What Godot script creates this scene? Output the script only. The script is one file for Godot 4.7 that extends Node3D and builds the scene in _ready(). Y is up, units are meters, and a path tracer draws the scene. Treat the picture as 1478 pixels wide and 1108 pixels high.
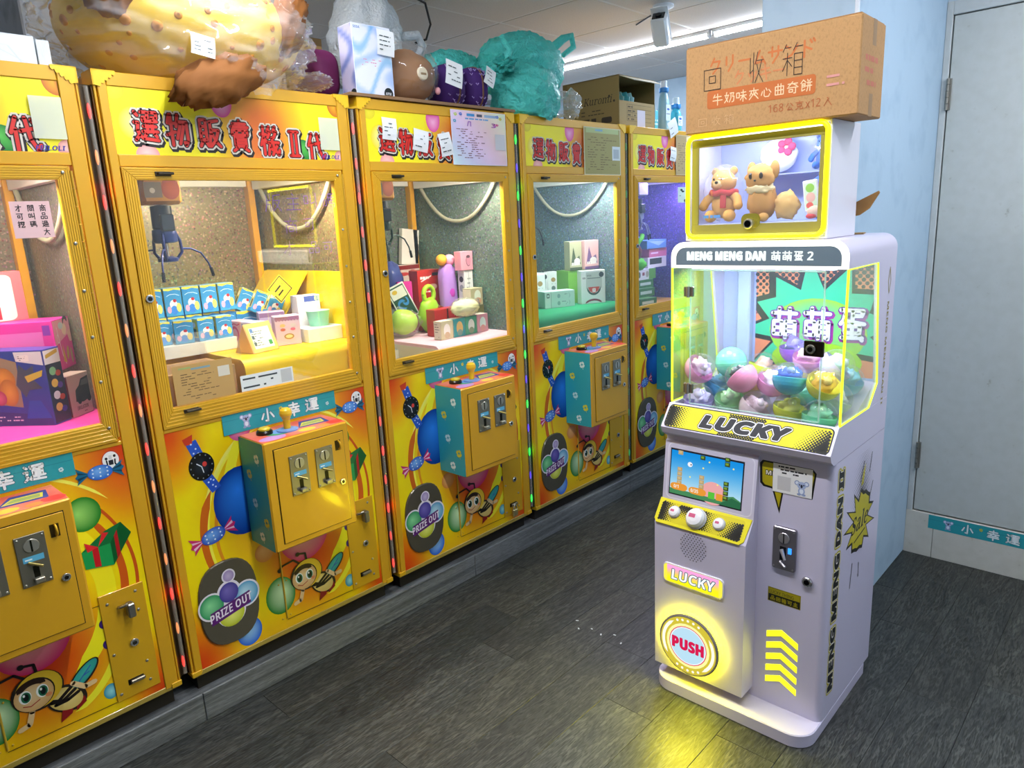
extends Node3D
# A claw machine arcade: a row of yellow claw machines on the left, a white capsule machine in the aisle.
# x = 0 is the front plane of the row, the row runs along -z, y = 0 is the floor.

const W := 0.8303533        # pitch of the machines
const YB := 0.172           # height of the platform under them
const TOP := 1.972          # top of the machines
const CEIL := 2.6

# ---------------------------------------------------------------- mesh builder
class MB:
	var v := PackedVector3Array()
	var n := PackedVector3Array()
	var c := PackedColorArray()
	var xf := Transform3D.IDENTITY
	var k := Color(1, 1, 1)
	# print plane: origin, right, up, normal, height of the next layer
	var ao := Vector3.ZERO
	var au := Vector3.RIGHT
	var av := Vector3.UP
	var an := Vector3.BACK
	var al := 0.0001
	var step := 0.00003
	var clip := Rect2(-100, -100, 200, 200)
	static var texts := {}
	static var G := {}

	func col(s: Variant) -> MB:
		k = (s if s is Color else Color(s as String)).srgb_to_linear()
		return self
	func tri(a: Vector3, b: Vector3, d: Vector3, na: Vector3, nb: Vector3, nd: Vector3) -> void:
		if (b - a).cross(d - a).dot(na + nb + nd) > 0.0:
			v.append_array(PackedVector3Array([xf * a, xf * d, xf * b]))
			n.append_array(PackedVector3Array([xf.basis * na, xf.basis * nd, xf.basis * nb]))
		else:
			v.append_array(PackedVector3Array([xf * a, xf * b, xf * d]))
			n.append_array(PackedVector3Array([xf.basis * na, xf.basis * nb, xf.basis * nd]))
		c.append_array(PackedColorArray([k, k, k]))
	func ftri(a: Vector3, b: Vector3, d: Vector3, out: Vector3) -> void:
		var m := (b - a).cross(d - a).normalized()
		if m.dot(out) < 0.0: m = -m
		tri(a, b, d, m, m, m)
	func quad(a: Vector3, b: Vector3, d: Vector3, e: Vector3, out: Vector3) -> void:
		ftri(a, b, d, out); ftri(a, d, e, out)
	func squad(a: Vector3, b: Vector3, d: Vector3, e: Vector3, na: Vector3, nb: Vector3, nd: Vector3, ne: Vector3) -> void:
		tri(a, b, d, na, nb, nd); tri(a, d, e, na, nd, ne)
	# box with chamfered edges
	func box(p: Vector3, q: Vector3, ch := 0.002) -> MB:
		var lo := Vector3(minf(p.x, q.x), minf(p.y, q.y), minf(p.z, q.z))
		var hi := Vector3(maxf(p.x, q.x), maxf(p.y, q.y), maxf(p.z, q.z))
		var m := (lo + hi) / 2.0
		var h := (hi - lo) / 2.0
		ch = minf(ch, minf(h.x, minf(h.y, h.z)) * 0.45)
		var i := h - Vector3(ch, ch, ch)
		for ax in 3:
			var b1 := (ax + 1) % 3
			var b2 := (ax + 2) % 3
			for s in [-1.0, 1.0]:
				var o := Vector3.ZERO
				o[ax] = s
				var p4 := []
				for e in [[-1, -1], [1, -1], [1, 1], [-1, 1]]:
					var w := Vector3.ZERO
					w[ax] = s * h[ax]; w[b1] = e[0] * i[b1]; w[b2] = e[1] * i[b2]
					p4.append(m + w)
				quad(p4[0], p4[1], p4[2], p4[3], o)
				if ch <= 0.0: continue
				for s2 in [-1.0, 1.0]:
					var o2 := Vector3.ZERO
					o2[ax] = s; o2[b1] = s2
					var a4 := []
					for e in [[0, -1], [0, 1], [1, 1], [1, -1]]:
						var w := Vector3.ZERO
						w[ax] = s * (h[ax] if e[0] == 0 else i[ax]); w[b1] = s2 * (i[b1] if e[0] == 0 else h[b1]); w[b2] = e[1] * i[b2]
						a4.append(m + w)
					quad(a4[0], a4[1], a4[2], a4[3], o2)
		if ch > 0.0:
			for sx in [-1.0, 1.0]:
				for sy in [-1.0, 1.0]:
					for sz in [-1.0, 1.0]:
						ftri(m + Vector3(sx * h.x, sy * i.y, sz * i.z), m + Vector3(sx * i.x, sy * h.y, sz * i.z), m + Vector3(sx * i.x, sy * i.y, sz * h.z), Vector3(sx, sy, sz))
		return self
	# box on a machine front: u to the right, v up, x out of the front
	func bu(u0: float, v0: float, x0: float, u1: float, v1: float, x1: float, ch := 0.002) -> MB:
		return box(Vector3(x0, v0, -u0), Vector3(x1, v1, -u1), ch)
	func frame_of(d: Vector3) -> Basis:
		var z := d.normalized()
		var x := z.cross(Vector3.UP if absf(z.y) < 0.95 else Vector3.RIGHT).normalized()
		return Basis(x, z, x.cross(z))
	# tapered cylinder from a to b
	func cyl(a: Vector3, b: Vector3, ra: float, rb := -1.0, seg := 14, bevel := 0.0) -> MB:
		if rb < 0.0: rb = ra
		var f := frame_of(b - a)
		var prof := [Vector2(ra, 0), Vector2(rb, (b - a).length())]
		if bevel > 0.0:
			prof = [Vector2(ra - bevel, 0), Vector2(ra, bevel), Vector2(rb, (b - a).length() - bevel), Vector2(rb - bevel, (b - a).length())]
		return lathe(prof, Transform3D(f, a), seg, true)
	# profile of (radius, height) turned about y of the given place
	func lathe(prof: Array, at: Transform3D, seg := 16, caps := false, sx := 1.0, sz := 1.0) -> MB:
		for j in prof.size() - 1:
			var p: Vector2 = prof[j]
			var q: Vector2 = prof[j + 1]
			var d := q - p
			var nr := Vector2(d.y, -d.x).normalized()
			for i in seg:
				var a0 := TAU * i / seg
				var a1 := TAU * (i + 1) / seg
				var d0 := Vector3(cos(a0) * sx, 0, sin(a0) * sz)
				var d1 := Vector3(cos(a1) * sx, 0, sin(a1) * sz)
				var n0 := at.basis * (d0 * nr.x + Vector3.UP * nr.y).normalized()
				var n1 := at.basis * (d1 * nr.x + Vector3.UP * nr.y).normalized()
				var A := at * (d0 * p.x + Vector3.UP * p.y)
				var B := at * (d1 * p.x + Vector3.UP * p.y)
				var C := at * (d1 * q.x + Vector3.UP * q.y)
				var D := at * (d0 * q.x + Vector3.UP * q.y)
				if q.x > 1e-6: tri(A, C, D, n0, n1, n0)
				if p.x > 1e-6: tri(A, B, C, n0, n1, n1)
		if caps:
			for e in [0, prof.size() - 1]:
				var p: Vector2 = prof[e]
				var o := at.basis * (Vector3.DOWN if e == 0 else Vector3.UP)
				if p.x < 1e-6: continue
				for i in seg:
					var a0 := TAU * i / seg
					var a1 := TAU * (i + 1) / seg
					tri(at * Vector3(0, p.y, 0), at * Vector3(cos(a0) * p.x * sx, p.y, sin(a0) * p.x * sz), at * Vector3(cos(a1) * p.x * sx, p.y, sin(a1) * p.x * sz), o, o, o)
		return self
	func ball(m: Vector3, r: Vector3, seg := 16, rings := 10, b := Basis.IDENTITY) -> MB:
		for j in rings:
			for i in seg:
				var p := []
				for e in [[0, 0], [1, 0], [1, 1], [0, 1]]:
					var th: float = PI * (j + e[1]) / rings
					var ph: float = TAU * (i + e[0]) / seg
					p.append(Vector3(sin(th) * cos(ph), cos(th), sin(th) * sin(ph)))
				var nn := []
				for q in p: nn.append((b * (Vector3(q.x / r.x, q.y / r.y, q.z / r.z))).normalized())
				var P := []
				for q in p: P.append(m + b * (q * r))
				if j > 0: tri(P[0], P[1], P[2], nn[0], nn[1], nn[2])
				if j < rings - 1: tri(P[0], P[2], P[3], nn[0], nn[2], nn[3])
				elif j > 0: tri(P[0], P[1], P[3], nn[0], nn[1], nn[3])
				if j == 0: tri(P[0], P[2], P[3], nn[0], nn[2], nn[3])
		return self
	# round tube along points
	func tube(pts: Array, r: float, seg := 8, r1 := -1.0, caps := true) -> MB:
		if r1 < 0.0: r1 = r
		var last := frame_of(pts[1] - pts[0])
		var rings := []
		var nrm := []
		for i in pts.size():
			var d: Vector3 = (pts[mini(i + 1, pts.size() - 1)] - pts[maxi(i - 1, 0)]).normalized()
			var x := (last.x - d * last.x.dot(d)).normalized()
			last = Basis(x, d, x.cross(d))
			var rr := lerpf(r, r1, float(i) / (pts.size() - 1))
			var ring := []
			var rn := []
			for j in seg:
				var o: Vector3 = last.x * cos(TAU * j / seg) + last.z * sin(TAU * j / seg)
				ring.append(pts[i] + o * rr); rn.append(o)
			rings.append(ring); nrm.append(rn)
		for i in pts.size() - 1:
			for j in seg:
				var j2 := (j + 1) % seg
				squad(rings[i][j], rings[i][j2], rings[i + 1][j2], rings[i + 1][j], nrm[i][j], nrm[i][j2], nrm[i + 1][j2], nrm[i + 1][j])
		if caps:
			for e in [0, pts.size() - 1]:
				var o: Vector3 = (pts[e] - pts[1 if e == 0 else e - 1]).normalized()
				for j in seg: tri(pts[e], rings[e][j], rings[e][(j + 1) % seg], o, o, o)
		return self
	# polygon in the xy plane of a place, pushed out along z by depth, edges chamfered
	func prism(poly: PackedVector2Array, at: Transform3D, depth: float, ch := 0.0, smooth := false) -> MB:
		var front := poly
		if ch > 0.0:
			var off := Geometry2D.offset_polygon(poly, -ch)
			if off.size() == 1 and off[0].size() == poly.size(): front = off[0]
			else: ch = 0.0
		if ch > 0.0:
			# pair corners by nearness
			var best := 0
			for i in poly.size():
				if front[i].distance_to(poly[0]) < front[best].distance_to(poly[0]): best = i
			var same := Geometry2D.is_polygon_clockwise(front) == Geometry2D.is_polygon_clockwise(poly)
			var f2 := PackedVector2Array()
			for i in poly.size(): f2.append(front[(best + (i if same else -i) + poly.size()) % poly.size()])
			front = f2
		var idx := Geometry2D.triangulate_polygon(front)
		for i in range(0, idx.size(), 3):
			tri(at * Vector3(front[idx[i]].x, front[idx[i]].y, depth), at * Vector3(front[idx[i + 1]].x, front[idx[i + 1]].y, depth), at * Vector3(front[idx[i + 2]].x, front[idx[i + 2]].y, depth), at.basis.z, at.basis.z, at.basis.z)
		idx = Geometry2D.triangulate_polygon(poly)
		for i in range(0, idx.size(), 3):
			tri(at * Vector3(poly[idx[i]].x, poly[idx[i]].y, 0), at * Vector3(poly[idx[i + 1]].x, poly[idx[i + 1]].y, 0), at * Vector3(poly[idx[i + 2]].x, poly[idx[i + 2]].y, 0), -at.basis.z, -at.basis.z, -at.basis.z)
		var cw := Geometry2D.is_polygon_clockwise(poly)
		var m := poly.size()
		for i in m:
			var a := poly[i]
			var b := poly[(i + 1) % m]
			var e := (b - a).normalized()
			var o2 := Vector2(-e.y, e.x) if cw else Vector2(e.y, -e.x)
			var o := at.basis * Vector3(o2.x, o2.y, 0)
			var na := o
			var nb := o
			if smooth:
				var ep := (a - poly[(i + m - 1) % m]).normalized()
				var en := (poly[(i + 2) % m] - b).normalized()
				var op := Vector2(-ep.y, ep.x) if cw else Vector2(ep.y, -ep.x)
				var on := Vector2(-en.y, en.x) if cw else Vector2(en.y, -en.x)
				if op.dot(o2) > 0.5: na = at.basis * Vector3(op.x + o2.x, op.y + o2.y, 0).normalized()
				if on.dot(o2) > 0.5: nb = at.basis * Vector3(on.x + o2.x, on.y + o2.y, 0).normalized()
			var A := at * Vector3(a.x, a.y, 0)
			var B := at * Vector3(b.x, b.y, 0)
			var C := at * Vector3(b.x, b.y, depth - ch)
			var D := at * Vector3(a.x, a.y, depth - ch)
			squad(A, B, C, D, na, nb, nb, na)
			if ch > 0.0:
				var E := at * Vector3(front[(i + 1) % m].x, front[(i + 1) % m].y, depth)
				var F := at * Vector3(front[i].x, front[i].y, depth)
				quad(D, C, E, F, o + at.basis.z)
		return self
	# lumpy closed surface: radius from a function of the direction
	func blob(m: Vector3, f: Callable, seg := 40, rings := 28) -> MB:
		var P := []
		var N := []
		for j in rings + 1:
			for i in seg + 1:
				var th := PI * j / rings
				var ph := TAU * (i % seg) / seg
				P.append(m + f.call(Vector3(sin(th) * cos(ph), cos(th), sin(th) * sin(ph))))
				N.append(Vector3.ZERO)
		var w := seg + 1
		for j in rings:
			for i in seg:
				var a := j * w + i
				var q: Vector3 = (P[a + 1] - P[a + w]).cross(P[a + w + 1] - P[a])
				if q.dot((P[a] + P[a + w + 1]) / 2.0 - m) < 0.0: q = -q
				for e in [a, a + 1, a + w, a + w + 1]: N[e] += q
		for j in rings + 1:
			var s: Vector3 = N[j * w] + N[j * w + seg]
			N[j * w] = s; N[j * w + seg] = s
			if j == 0 or j == rings:
				for i in w: N[j * w + i] = P[j * w + i] - m
		for j in rings:
			for i in seg:
				var a := j * w + i
				squad(P[a], P[a + 1], P[a + w + 1], P[a + w], N[a].normalized(), N[a + 1].normalized(), N[a + w + 1].normalized(), N[a + w].normalized())
		return self

	# ---------------- flat print on a plane
	func plane(o: Vector3, u: Vector3, up: Vector3, lift := 0.0001) -> MB:
		ao = o; au = u; av = up; an = u.cross(up).normalized(); al = lift
		return self
	func front(u0 := 0.0, v0 := 0.0, x := 0.0) -> MB:  # on the front of a machine
		return plane(Vector3(x, v0, -u0), Vector3(0, 0, -1), Vector3.UP)
	func pt(p: Vector2) -> Vector3:
		return ao + au * p.x + av * p.y + an * al
	func cl(p: Vector2) -> Vector2:
		return p.clamp(clip.position, clip.end)
	func ptri(a: Vector2, b: Vector2, d: Vector2, ka: Color, kb: Color, kd: Color) -> void:
		var A := pt(a)
		var B := pt(b)
		var D := pt(d)
		if (B - A).cross(D - A).dot(an) > 0.0:
			v.append_array(PackedVector3Array([xf * A, xf * D, xf * B])); c.append_array(PackedColorArray([ka, kd, kb]))
		else:
			v.append_array(PackedVector3Array([xf * A, xf * B, xf * D])); c.append_array(PackedColorArray([ka, kb, kd]))
		var q := xf.basis * an
		n.append_array(PackedVector3Array([q, q, q]))
	func poly(pts: PackedVector2Array, s: Variant = null) -> MB:
		if s != null: col(s)
		if clip.size.x < 150.0:
			var w := PackedVector2Array([clip.position, Vector2(clip.end.x, clip.position.y), clip.end, Vector2(clip.position.x, clip.end.y)])
			var cut := Geometry2D.intersect_polygons(pts, w)
			if cut.is_empty(): return self
			pts = cut[0]
		var idx := Geometry2D.triangulate_polygon(pts)
		for i in range(0, idx.size(), 3): ptri(pts[idx[i]], pts[idx[i + 1]], pts[idx[i + 2]], k, k, k)
		al += step
		return self
	func pl(a: Array, s: Variant = null, o := Vector2.ZERO, sc := 1.0) -> MB:
		var p := PackedVector2Array()
		for i in range(0, a.size(), 2): p.append(o + Vector2(a[i], a[i + 1]) * sc)
		return poly(p, s)
	func rect(x: float, y: float, w: float, h: float, s: Variant = null) -> MB:
		if s != null: col(s)
		ptri(Vector2(x, y), Vector2(x + w, y), Vector2(x + w, y + h), k, k, k)
		ptri(Vector2(x, y), Vector2(x + w, y + h), Vector2(x, y + h), k, k, k)
		al += step
		return self
	func rrect(x: float, y: float, w: float, h: float, r: float, s: Variant = null) -> MB:
		return poly(MB.round_rect(x, y, w, h, r), s)
	static func round_rect(x: float, y: float, w: float, h: float, r: float, q := 5) -> PackedVector2Array:
		var p := PackedVector2Array()
		for e in [[x + w - r, y + h - r, 0], [x + r, y + h - r, 1], [x + r, y + r, 2], [x + w - r, y + r, 3]]:
			for i in q + 1:
				var a: float = PI / 2 * (e[2] + float(i) / q)
				p.append(Vector2(e[0] + cos(a) * r, e[1] + sin(a) * r))
		return p
	# colours from a function of place
	func grid(x: float, y: float, w: float, h: float, nx: int, ny: int, f: Callable) -> MB:
		for j in ny:
			for i in nx:
				var p := []
				var q := []
				for e in [[0, 0], [1, 0], [1, 1], [0, 1]]:
					var s := Vector2(float(i + e[0]) / nx, float(j + e[1]) / ny)
					p.append(Vector2(x + w * s.x, y + h * s.y))
					q.append((f.call(s) as Color).srgb_to_linear())
				ptri(p[0], p[1], p[2], q[0], q[1], q[2]); ptri(p[0], p[2], p[3], q[0], q[2], q[3])
		al += step
		return self
	# ellipse, inner colour at (hx, hy) of its radius
	func ell(x: float, y: float, rx: float, ry: float, s: Variant, edge: Variant = null, hx := 0.0, hy := 0.0, rot := 0.0, seg := 26) -> MB:
		var a: Color = (s if s is Color else Color(s as String)).srgb_to_linear()
		var b: Color = a if edge == null else (edge if edge is Color else Color(edge as String)).srgb_to_linear()
		var m := cl(Vector2(x, y) + Vector2(hx * rx, hy * ry).rotated(rot))
		for i in seg:
			var p := cl(Vector2(x, y) + Vector2(cos(TAU * i / seg) * rx, sin(TAU * i / seg) * ry).rotated(rot))
			var q := cl(Vector2(x, y) + Vector2(cos(TAU * (i + 1) / seg) * rx, sin(TAU * (i + 1) / seg) * ry).rotated(rot))
			if edge == null: ptri(m, p, q, a, a, a)
			else:
				var p2 := m.lerp(p, 0.6)
				var q2 := m.lerp(q, 0.6)
				var mid: Color = a.lerp(b, 0.55)
				ptri(m, p2, q2, a, mid, mid); ptri(p2, p, q, mid, b, b); ptri(p2, q, q2, mid, b, mid)
		al += step
		return self
	# band along an elliptic arc, angles in degrees, width tapering
	func arc(x: float, y: float, rx: float, ry: float, a0: float, a1: float, w0: float, w1: float, s: Variant, seg := 24) -> MB:
		col(s)
		for i in seg:
			var p := []
			for e in [0, 1]:
				var t := float(i + e) / seg
				var a := deg_to_rad(lerpf(a0, a1, t))
				var w := lerpf(w0, w1, t) * minf(1.0, 8.0 * minf(t, 1.0 - t) + 0.02)
				p.append(cl(Vector2(x + cos(a) * (rx + w), y + sin(a) * (ry + w)))); p.append(cl(Vector2(x + cos(a) * (rx - w), y + sin(a) * (ry - w))))
			ptri(p[0], p[1], p[3], k, k, k); ptri(p[0], p[3], p[2], k, k, k)
		al += step
		return self
	func line(a: Array, w: float, s: Variant = null, o := Vector2.ZERO, sc := Vector2.ONE, round := 6) -> MB:
		if s != null: col(s)
		var p := []
		for i in range(0, a.size(), 2): p.append(o + Vector2(a[i], a[i + 1]) * sc)
		for i in p.size():
			if i < p.size() - 1:
				var d: Vector2 = (p[i + 1] - p[i]).normalized().orthogonal() * w / 2.0
				ptri(cl(p[i] + d), cl(p[i + 1] + d), cl(p[i + 1] - d), k, k, k); ptri(cl(p[i] + d), cl(p[i + 1] - d), cl(p[i] - d), k, k, k)
			if round > 0:
				for j in round:
					ptri(cl(p[i]), cl(p[i] + Vector2.from_angle(TAU * j / round) * w / 2.0), cl(p[i] + Vector2.from_angle(TAU * (j + 1) / round) * w / 2.0), k, k, k)
			al += 0.0000004
		al += step
		return self
	# Latin lettering of cap height h, left end at x, base line at y
	func text(s: String, x: float, y: float, h: float, tint: Variant, bold := true, stretch := 1.0, slant := 0.0, outline := 0.0, oc: Variant = null, family := "Droid Sans", centre := false) -> MB:
		var key := s + family + str(bold)
		if not texts.has(key):
			var f := SystemFont.new()
			f.font_names = PackedStringArray([family])
			f.font_weight = 700 if bold else 400
			var t := TextMesh.new()
			t.text = s; t.font = f; t.font_size = 48; t.pixel_size = 1.0 / 34.3; t.depth = 0.0; t.curve_step = 1.5
			t.horizontal_alignment = HORIZONTAL_ALIGNMENT_LEFT; t.vertical_alignment = VERTICAL_ALIGNMENT_BOTTOM
			var arr := t.get_mesh_arrays()
			var vs: PackedVector3Array = arr[Mesh.ARRAY_VERTEX]
			var ix: PackedInt32Array = arr[Mesh.ARRAY_INDEX] if arr[Mesh.ARRAY_INDEX] != null else PackedInt32Array(range(vs.size()))
			var lo := Vector2(1e9, 1e9)
			var hi := Vector2(-1e9, -1e9)
			for q in vs:
				lo = lo.min(Vector2(q.x, q.y)); hi = hi.max(Vector2(q.x, q.y))
			var out := PackedVector2Array()
			for i in ix: out.append(Vector2(vs[i].x - lo.x, vs[i].y - lo.y))
			texts[key] = [out, hi - lo]
		var tr: PackedVector2Array = texts[key][0]
		var size: Vector2 = texts[key][1]
		var has_low := false
		for ch in "gjpqyQ,": has_low = has_low or s.contains(ch)
		var sc: float = h / (size.y * (0.8 if has_low else 1.0))
		if centre: x -= size.x * sc * stretch / 2.0
		var shifts := [Vector2.ZERO]
		if outline > 0.0:
			shifts = []
			for i in 12: shifts.append(Vector2.from_angle(TAU * i / 12) * outline)
			col(oc)
		else: col(tint)
		for sh in shifts:
			for i in range(0, tr.size(), 3):
				var p := []
				for e in 3:
					var q: Vector2 = tr[i + e] * sc
					p.append(Vector2(x + q.x * stretch + q.y * slant, y + q.y) + sh)
				ptri(p[0], p[1], p[2], k, k, k)
			al += 0.000002
		al += step
		if outline > 0.0: text(s, x + (size.x * sc * stretch / 2.0 if centre else 0.0), y, h, tint, bold, stretch, slant, 0.0, null, family, centre)
		return self
	# drawn characters: strokes on a 20 x 20 field
	func glyph(ch: String, x: float, y: float, sx: float, sy: float, w: float, s: Variant) -> MB:
		col(s)
		var keep := step
		step = 0.0
		for st in G.get(ch, []): line(st, w, null, Vector2(x, y + sy), Vector2(sx / 20.0, -sy / 20.0))
		step = keep
		al += step
		return self
	# rows of short marks: print too small to read
	func marks(x: float, y: float, w: float, h: float, rows: int, s: Variant, seed_: int, fill := 0.55, thick := 0.35) -> MB:
		col(s)
		var r := RandomNumberGenerator.new()
		r.seed = seed_
		for j in rows:
			var yy := y + h - (j + 0.75) * h / rows
			var xx := x
			var end := x + w * r.randf_range(0.55, 1.0)
			while xx < end:
				var l := minf(r.randf_range(0.3, 1.1) * h / rows * 1.6, end - xx)
				if r.randf() < fill: 
					ptri(Vector2(xx, yy), Vector2(xx + l, yy), Vector2(xx + l, yy + h / rows * thick), k, k, k); ptri(Vector2(xx, yy), Vector2(xx + l, yy + h / rows * thick), Vector2(xx, yy + h / rows * thick), k, k, k)
				xx += l * 1.25
		al += step
		return self
	func dots(x: float, y: float, w: float, h: float, pitch: float, s: Variant, f: Callable) -> MB:
		col(s)
		var j := 0
		var yy := y
		while yy <= y + h:
			var xx := x + (pitch / 2.0 if j % 2 else 0.0)
			while xx <= x + w:
				var r: float = f.call((xx - x) / w, (yy - y) / h) * pitch
				if r > 0.0:
					for i in 6: ptri(Vector2(xx, yy), Vector2(xx, yy) + Vector2.from_angle(TAU * i / 6) * r, Vector2(xx, yy) + Vector2.from_angle(TAU * (i + 1) / 6) * r, k, k, k)
				xx += pitch
			yy += pitch * 0.5
			j += 1
		al += step
		return self
	func mesh() -> ArrayMesh:
		var arr := []
		arr.resize(Mesh.ARRAY_MAX)
		arr[Mesh.ARRAY_VERTEX] = v; arr[Mesh.ARRAY_NORMAL] = n; arr[Mesh.ARRAY_COLOR] = c
		var m := ArrayMesh.new()
		m.add_surface_from_arrays(Mesh.PRIMITIVE_TRIANGLES, arr)
		return m

# ---------------------------------------------------------------- nodes
var counts := {}
func numbered(called: String) -> String:
	counts[called] = counts.get(called, 0) + 1
	return called if counts[called] == 1 else "%s_%03d" % [called, counts[called] - 1]
func tag(o: Node, label: String, category: String, group := "") -> Node:
	o.set_meta("label", label); o.set_meta("category", category)
	if group: o.set_meta("group", group)
	return o
func thing(called: String, label: String, category: String, at := Vector3.ZERO, group := "") -> Node3D:
	var o := Node3D.new()
	o.name = numbered(called)
	add_child(o)
	o.position = at
	tag(o, label, category, group)
	return o
# a thing that is one mesh; the builder's shape is about its own base point
func single(called: String, label: String, category: String, b: MB, m: Material, at := Vector3.ZERO, turn := 0.0, group := "") -> MeshInstance3D:
	var o := MeshInstance3D.new()
	o.mesh = b.mesh(); o.material_override = null
	o.mesh.surface_set_material(0, m)
	o.name = numbered(called)
	add_child(o)
	o.position = at; o.rotation.y = turn
	tag(o, label, category, group)
	return o
func part(p: Node3D, called: String, b: Variant, m: Material, at := Vector3.ZERO, label := "") -> MeshInstance3D:
	var o := MeshInstance3D.new()
	o.name = called
	o.mesh = b.mesh() if b is MB else b
	if b is MB: o.mesh.surface_set_material(0, m)
	o.position = at
	p.add_child(o, true)
	if label: o.set_meta("label", label)
	return o
func struct(called: String, b: MB, m: Material) -> MeshInstance3D:
	var o := MeshInstance3D.new()
	o.mesh = b.mesh()
	o.mesh.surface_set_material(0, m)
	o.name = called
	add_child(o)
	o.set_meta("kind", "structure")
	return o

# ---------------------------------------------------------------- materials
var mats := {}
# a material that takes its colour from the builder
func paint(rough := 0.5, metal := 0.0, coat := 0.0, relief := 0.0) -> StandardMaterial3D:
	var key := "p%s_%s_%s_%s" % [rough, metal, coat, relief]
	if not mats.has(key):
		var m := StandardMaterial3D.new()
		m.vertex_color_use_as_albedo = true
		m.roughness = rough; m.metallic = metal
		if coat > 0.0:
			m.clearcoat_enabled = true; m.clearcoat = coat; m.clearcoat_roughness = 0.08
		if relief > 0.0:
			m.heightmap_enabled = true; m.heightmap_texture = noise_tex("relief", 0.03, 5, 7, 256); m.heightmap_scale = relief
			m.uv1_triplanar = true; m.uv1_scale = Vector3(6, 6, 6)
		mats[key] = m
	return mats[key]
func noise_tex(key: String, freq: float, octaves: int, seed_: int, size := 512, ramp: Gradient = null, fractal := FastNoiseLite.FRACTAL_FBM, warp := 0.0) -> NoiseTexture2D:
	key = "t" + key
	if not mats.has(key):
		var f := FastNoiseLite.new()
		f.noise_type = FastNoiseLite.TYPE_SIMPLEX_SMOOTH
		f.frequency = freq; f.seed = seed_; f.fractal_type = fractal; f.fractal_octaves = octaves
		if warp > 0.0:
			f.domain_warp_enabled = true; f.domain_warp_amplitude = warp; f.domain_warp_frequency = freq * 2.0
		var t := NoiseTexture2D.new()
		t.width = size; t.height = size; t.seamless = true; t.noise = f
		if ramp: t.color_ramp = ramp
		mats[key] = t
	return mats[key]
func ramp(stops: Array) -> Gradient:
	var g := Gradient.new()
	g.offsets = PackedFloat32Array(); g.colors = PackedColorArray()
	var o := PackedFloat32Array()
	var k := PackedColorArray()
	for i in range(0, stops.size(), 2):
		o.append(stops[i]); k.append(Color(stops[i + 1] as String))
	g.offsets = o; g.colors = k
	return g
func glow(color: Variant, energy: float, base: Variant = null) -> StandardMaterial3D:
	var c := Color(color as String) if color is String else color as Color
	var key := "g%s%s" % [c, energy]
	if not mats.has(key):
		var m := StandardMaterial3D.new()
		m.albedo_color = c if base == null else Color(base as String)
		m.emission_enabled = true; m.emission = c; m.emission_energy_multiplier = energy
		m.roughness = 0.4
		mats[key] = m
	return mats[key]
# print that a lamp behind or a screen gives off: colours of the builder cannot emit, so one material a colour
func pane(tint := "ffffff", alpha := 0.04, rough := 0.02) -> StandardMaterial3D:
	var key := "glass%s%s%s" % [tint, alpha, rough]
	if not mats.has(key):
		var m := StandardMaterial3D.new()
		m.transparency = BaseMaterial3D.TRANSPARENCY_ALPHA
		m.albedo_color = Color(Color(tint), alpha)
		m.roughness = rough
		mats[key] = m
	return mats[key]
func flat(color: String, rough := 0.5, metal := 0.0) -> StandardMaterial3D:
	var key := "f%s%s%s" % [color, rough, metal]
	if not mats.has(key):
		var m := StandardMaterial3D.new()
		m.albedo_color = Color(color); m.roughness = rough; m.metallic = metal
		mats[key] = m
	return mats[key]
func area_lamp(p: Node3D, called: String, at: Vector3, down: Vector3, size: Vector2, color: String, energy: float) -> AreaLight3D:
	var l := AreaLight3D.new()
	l.name = called
	p.add_child(l, true)
	var z := -down.normalized()
	var x := Vector3.RIGHT if absf(z.x) < 0.9 else Vector3.BACK
	x = (x - z * x.dot(z)).normalized()
	l.transform = Transform3D(Basis(x, z.cross(x), z), at)
	l.area_size = size
	l.light_color = Color(color); l.light_energy = energy
	l.area_range = 14.0; l.shadow_enabled = true
	return l
func omni(p: Node3D, called: String, at: Vector3, color: String, energy: float, size := 0.03) -> OmniLight3D:
	var l := OmniLight3D.new()
	l.name = called
	p.add_child(l, true)
	l.position = at
	l.light_color = Color(color); l.light_energy = energy; l.light_size = size
	l.omni_range = 12.0; l.omni_attenuation = 2.0; l.shadow_enabled = true
	return l
static func v2(a: Array) -> PackedVector2Array:
	var p := PackedVector2Array()
	for i in range(0, a.size(), 2): p.append(Vector2(a[i], a[i + 1]))
	return p

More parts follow.
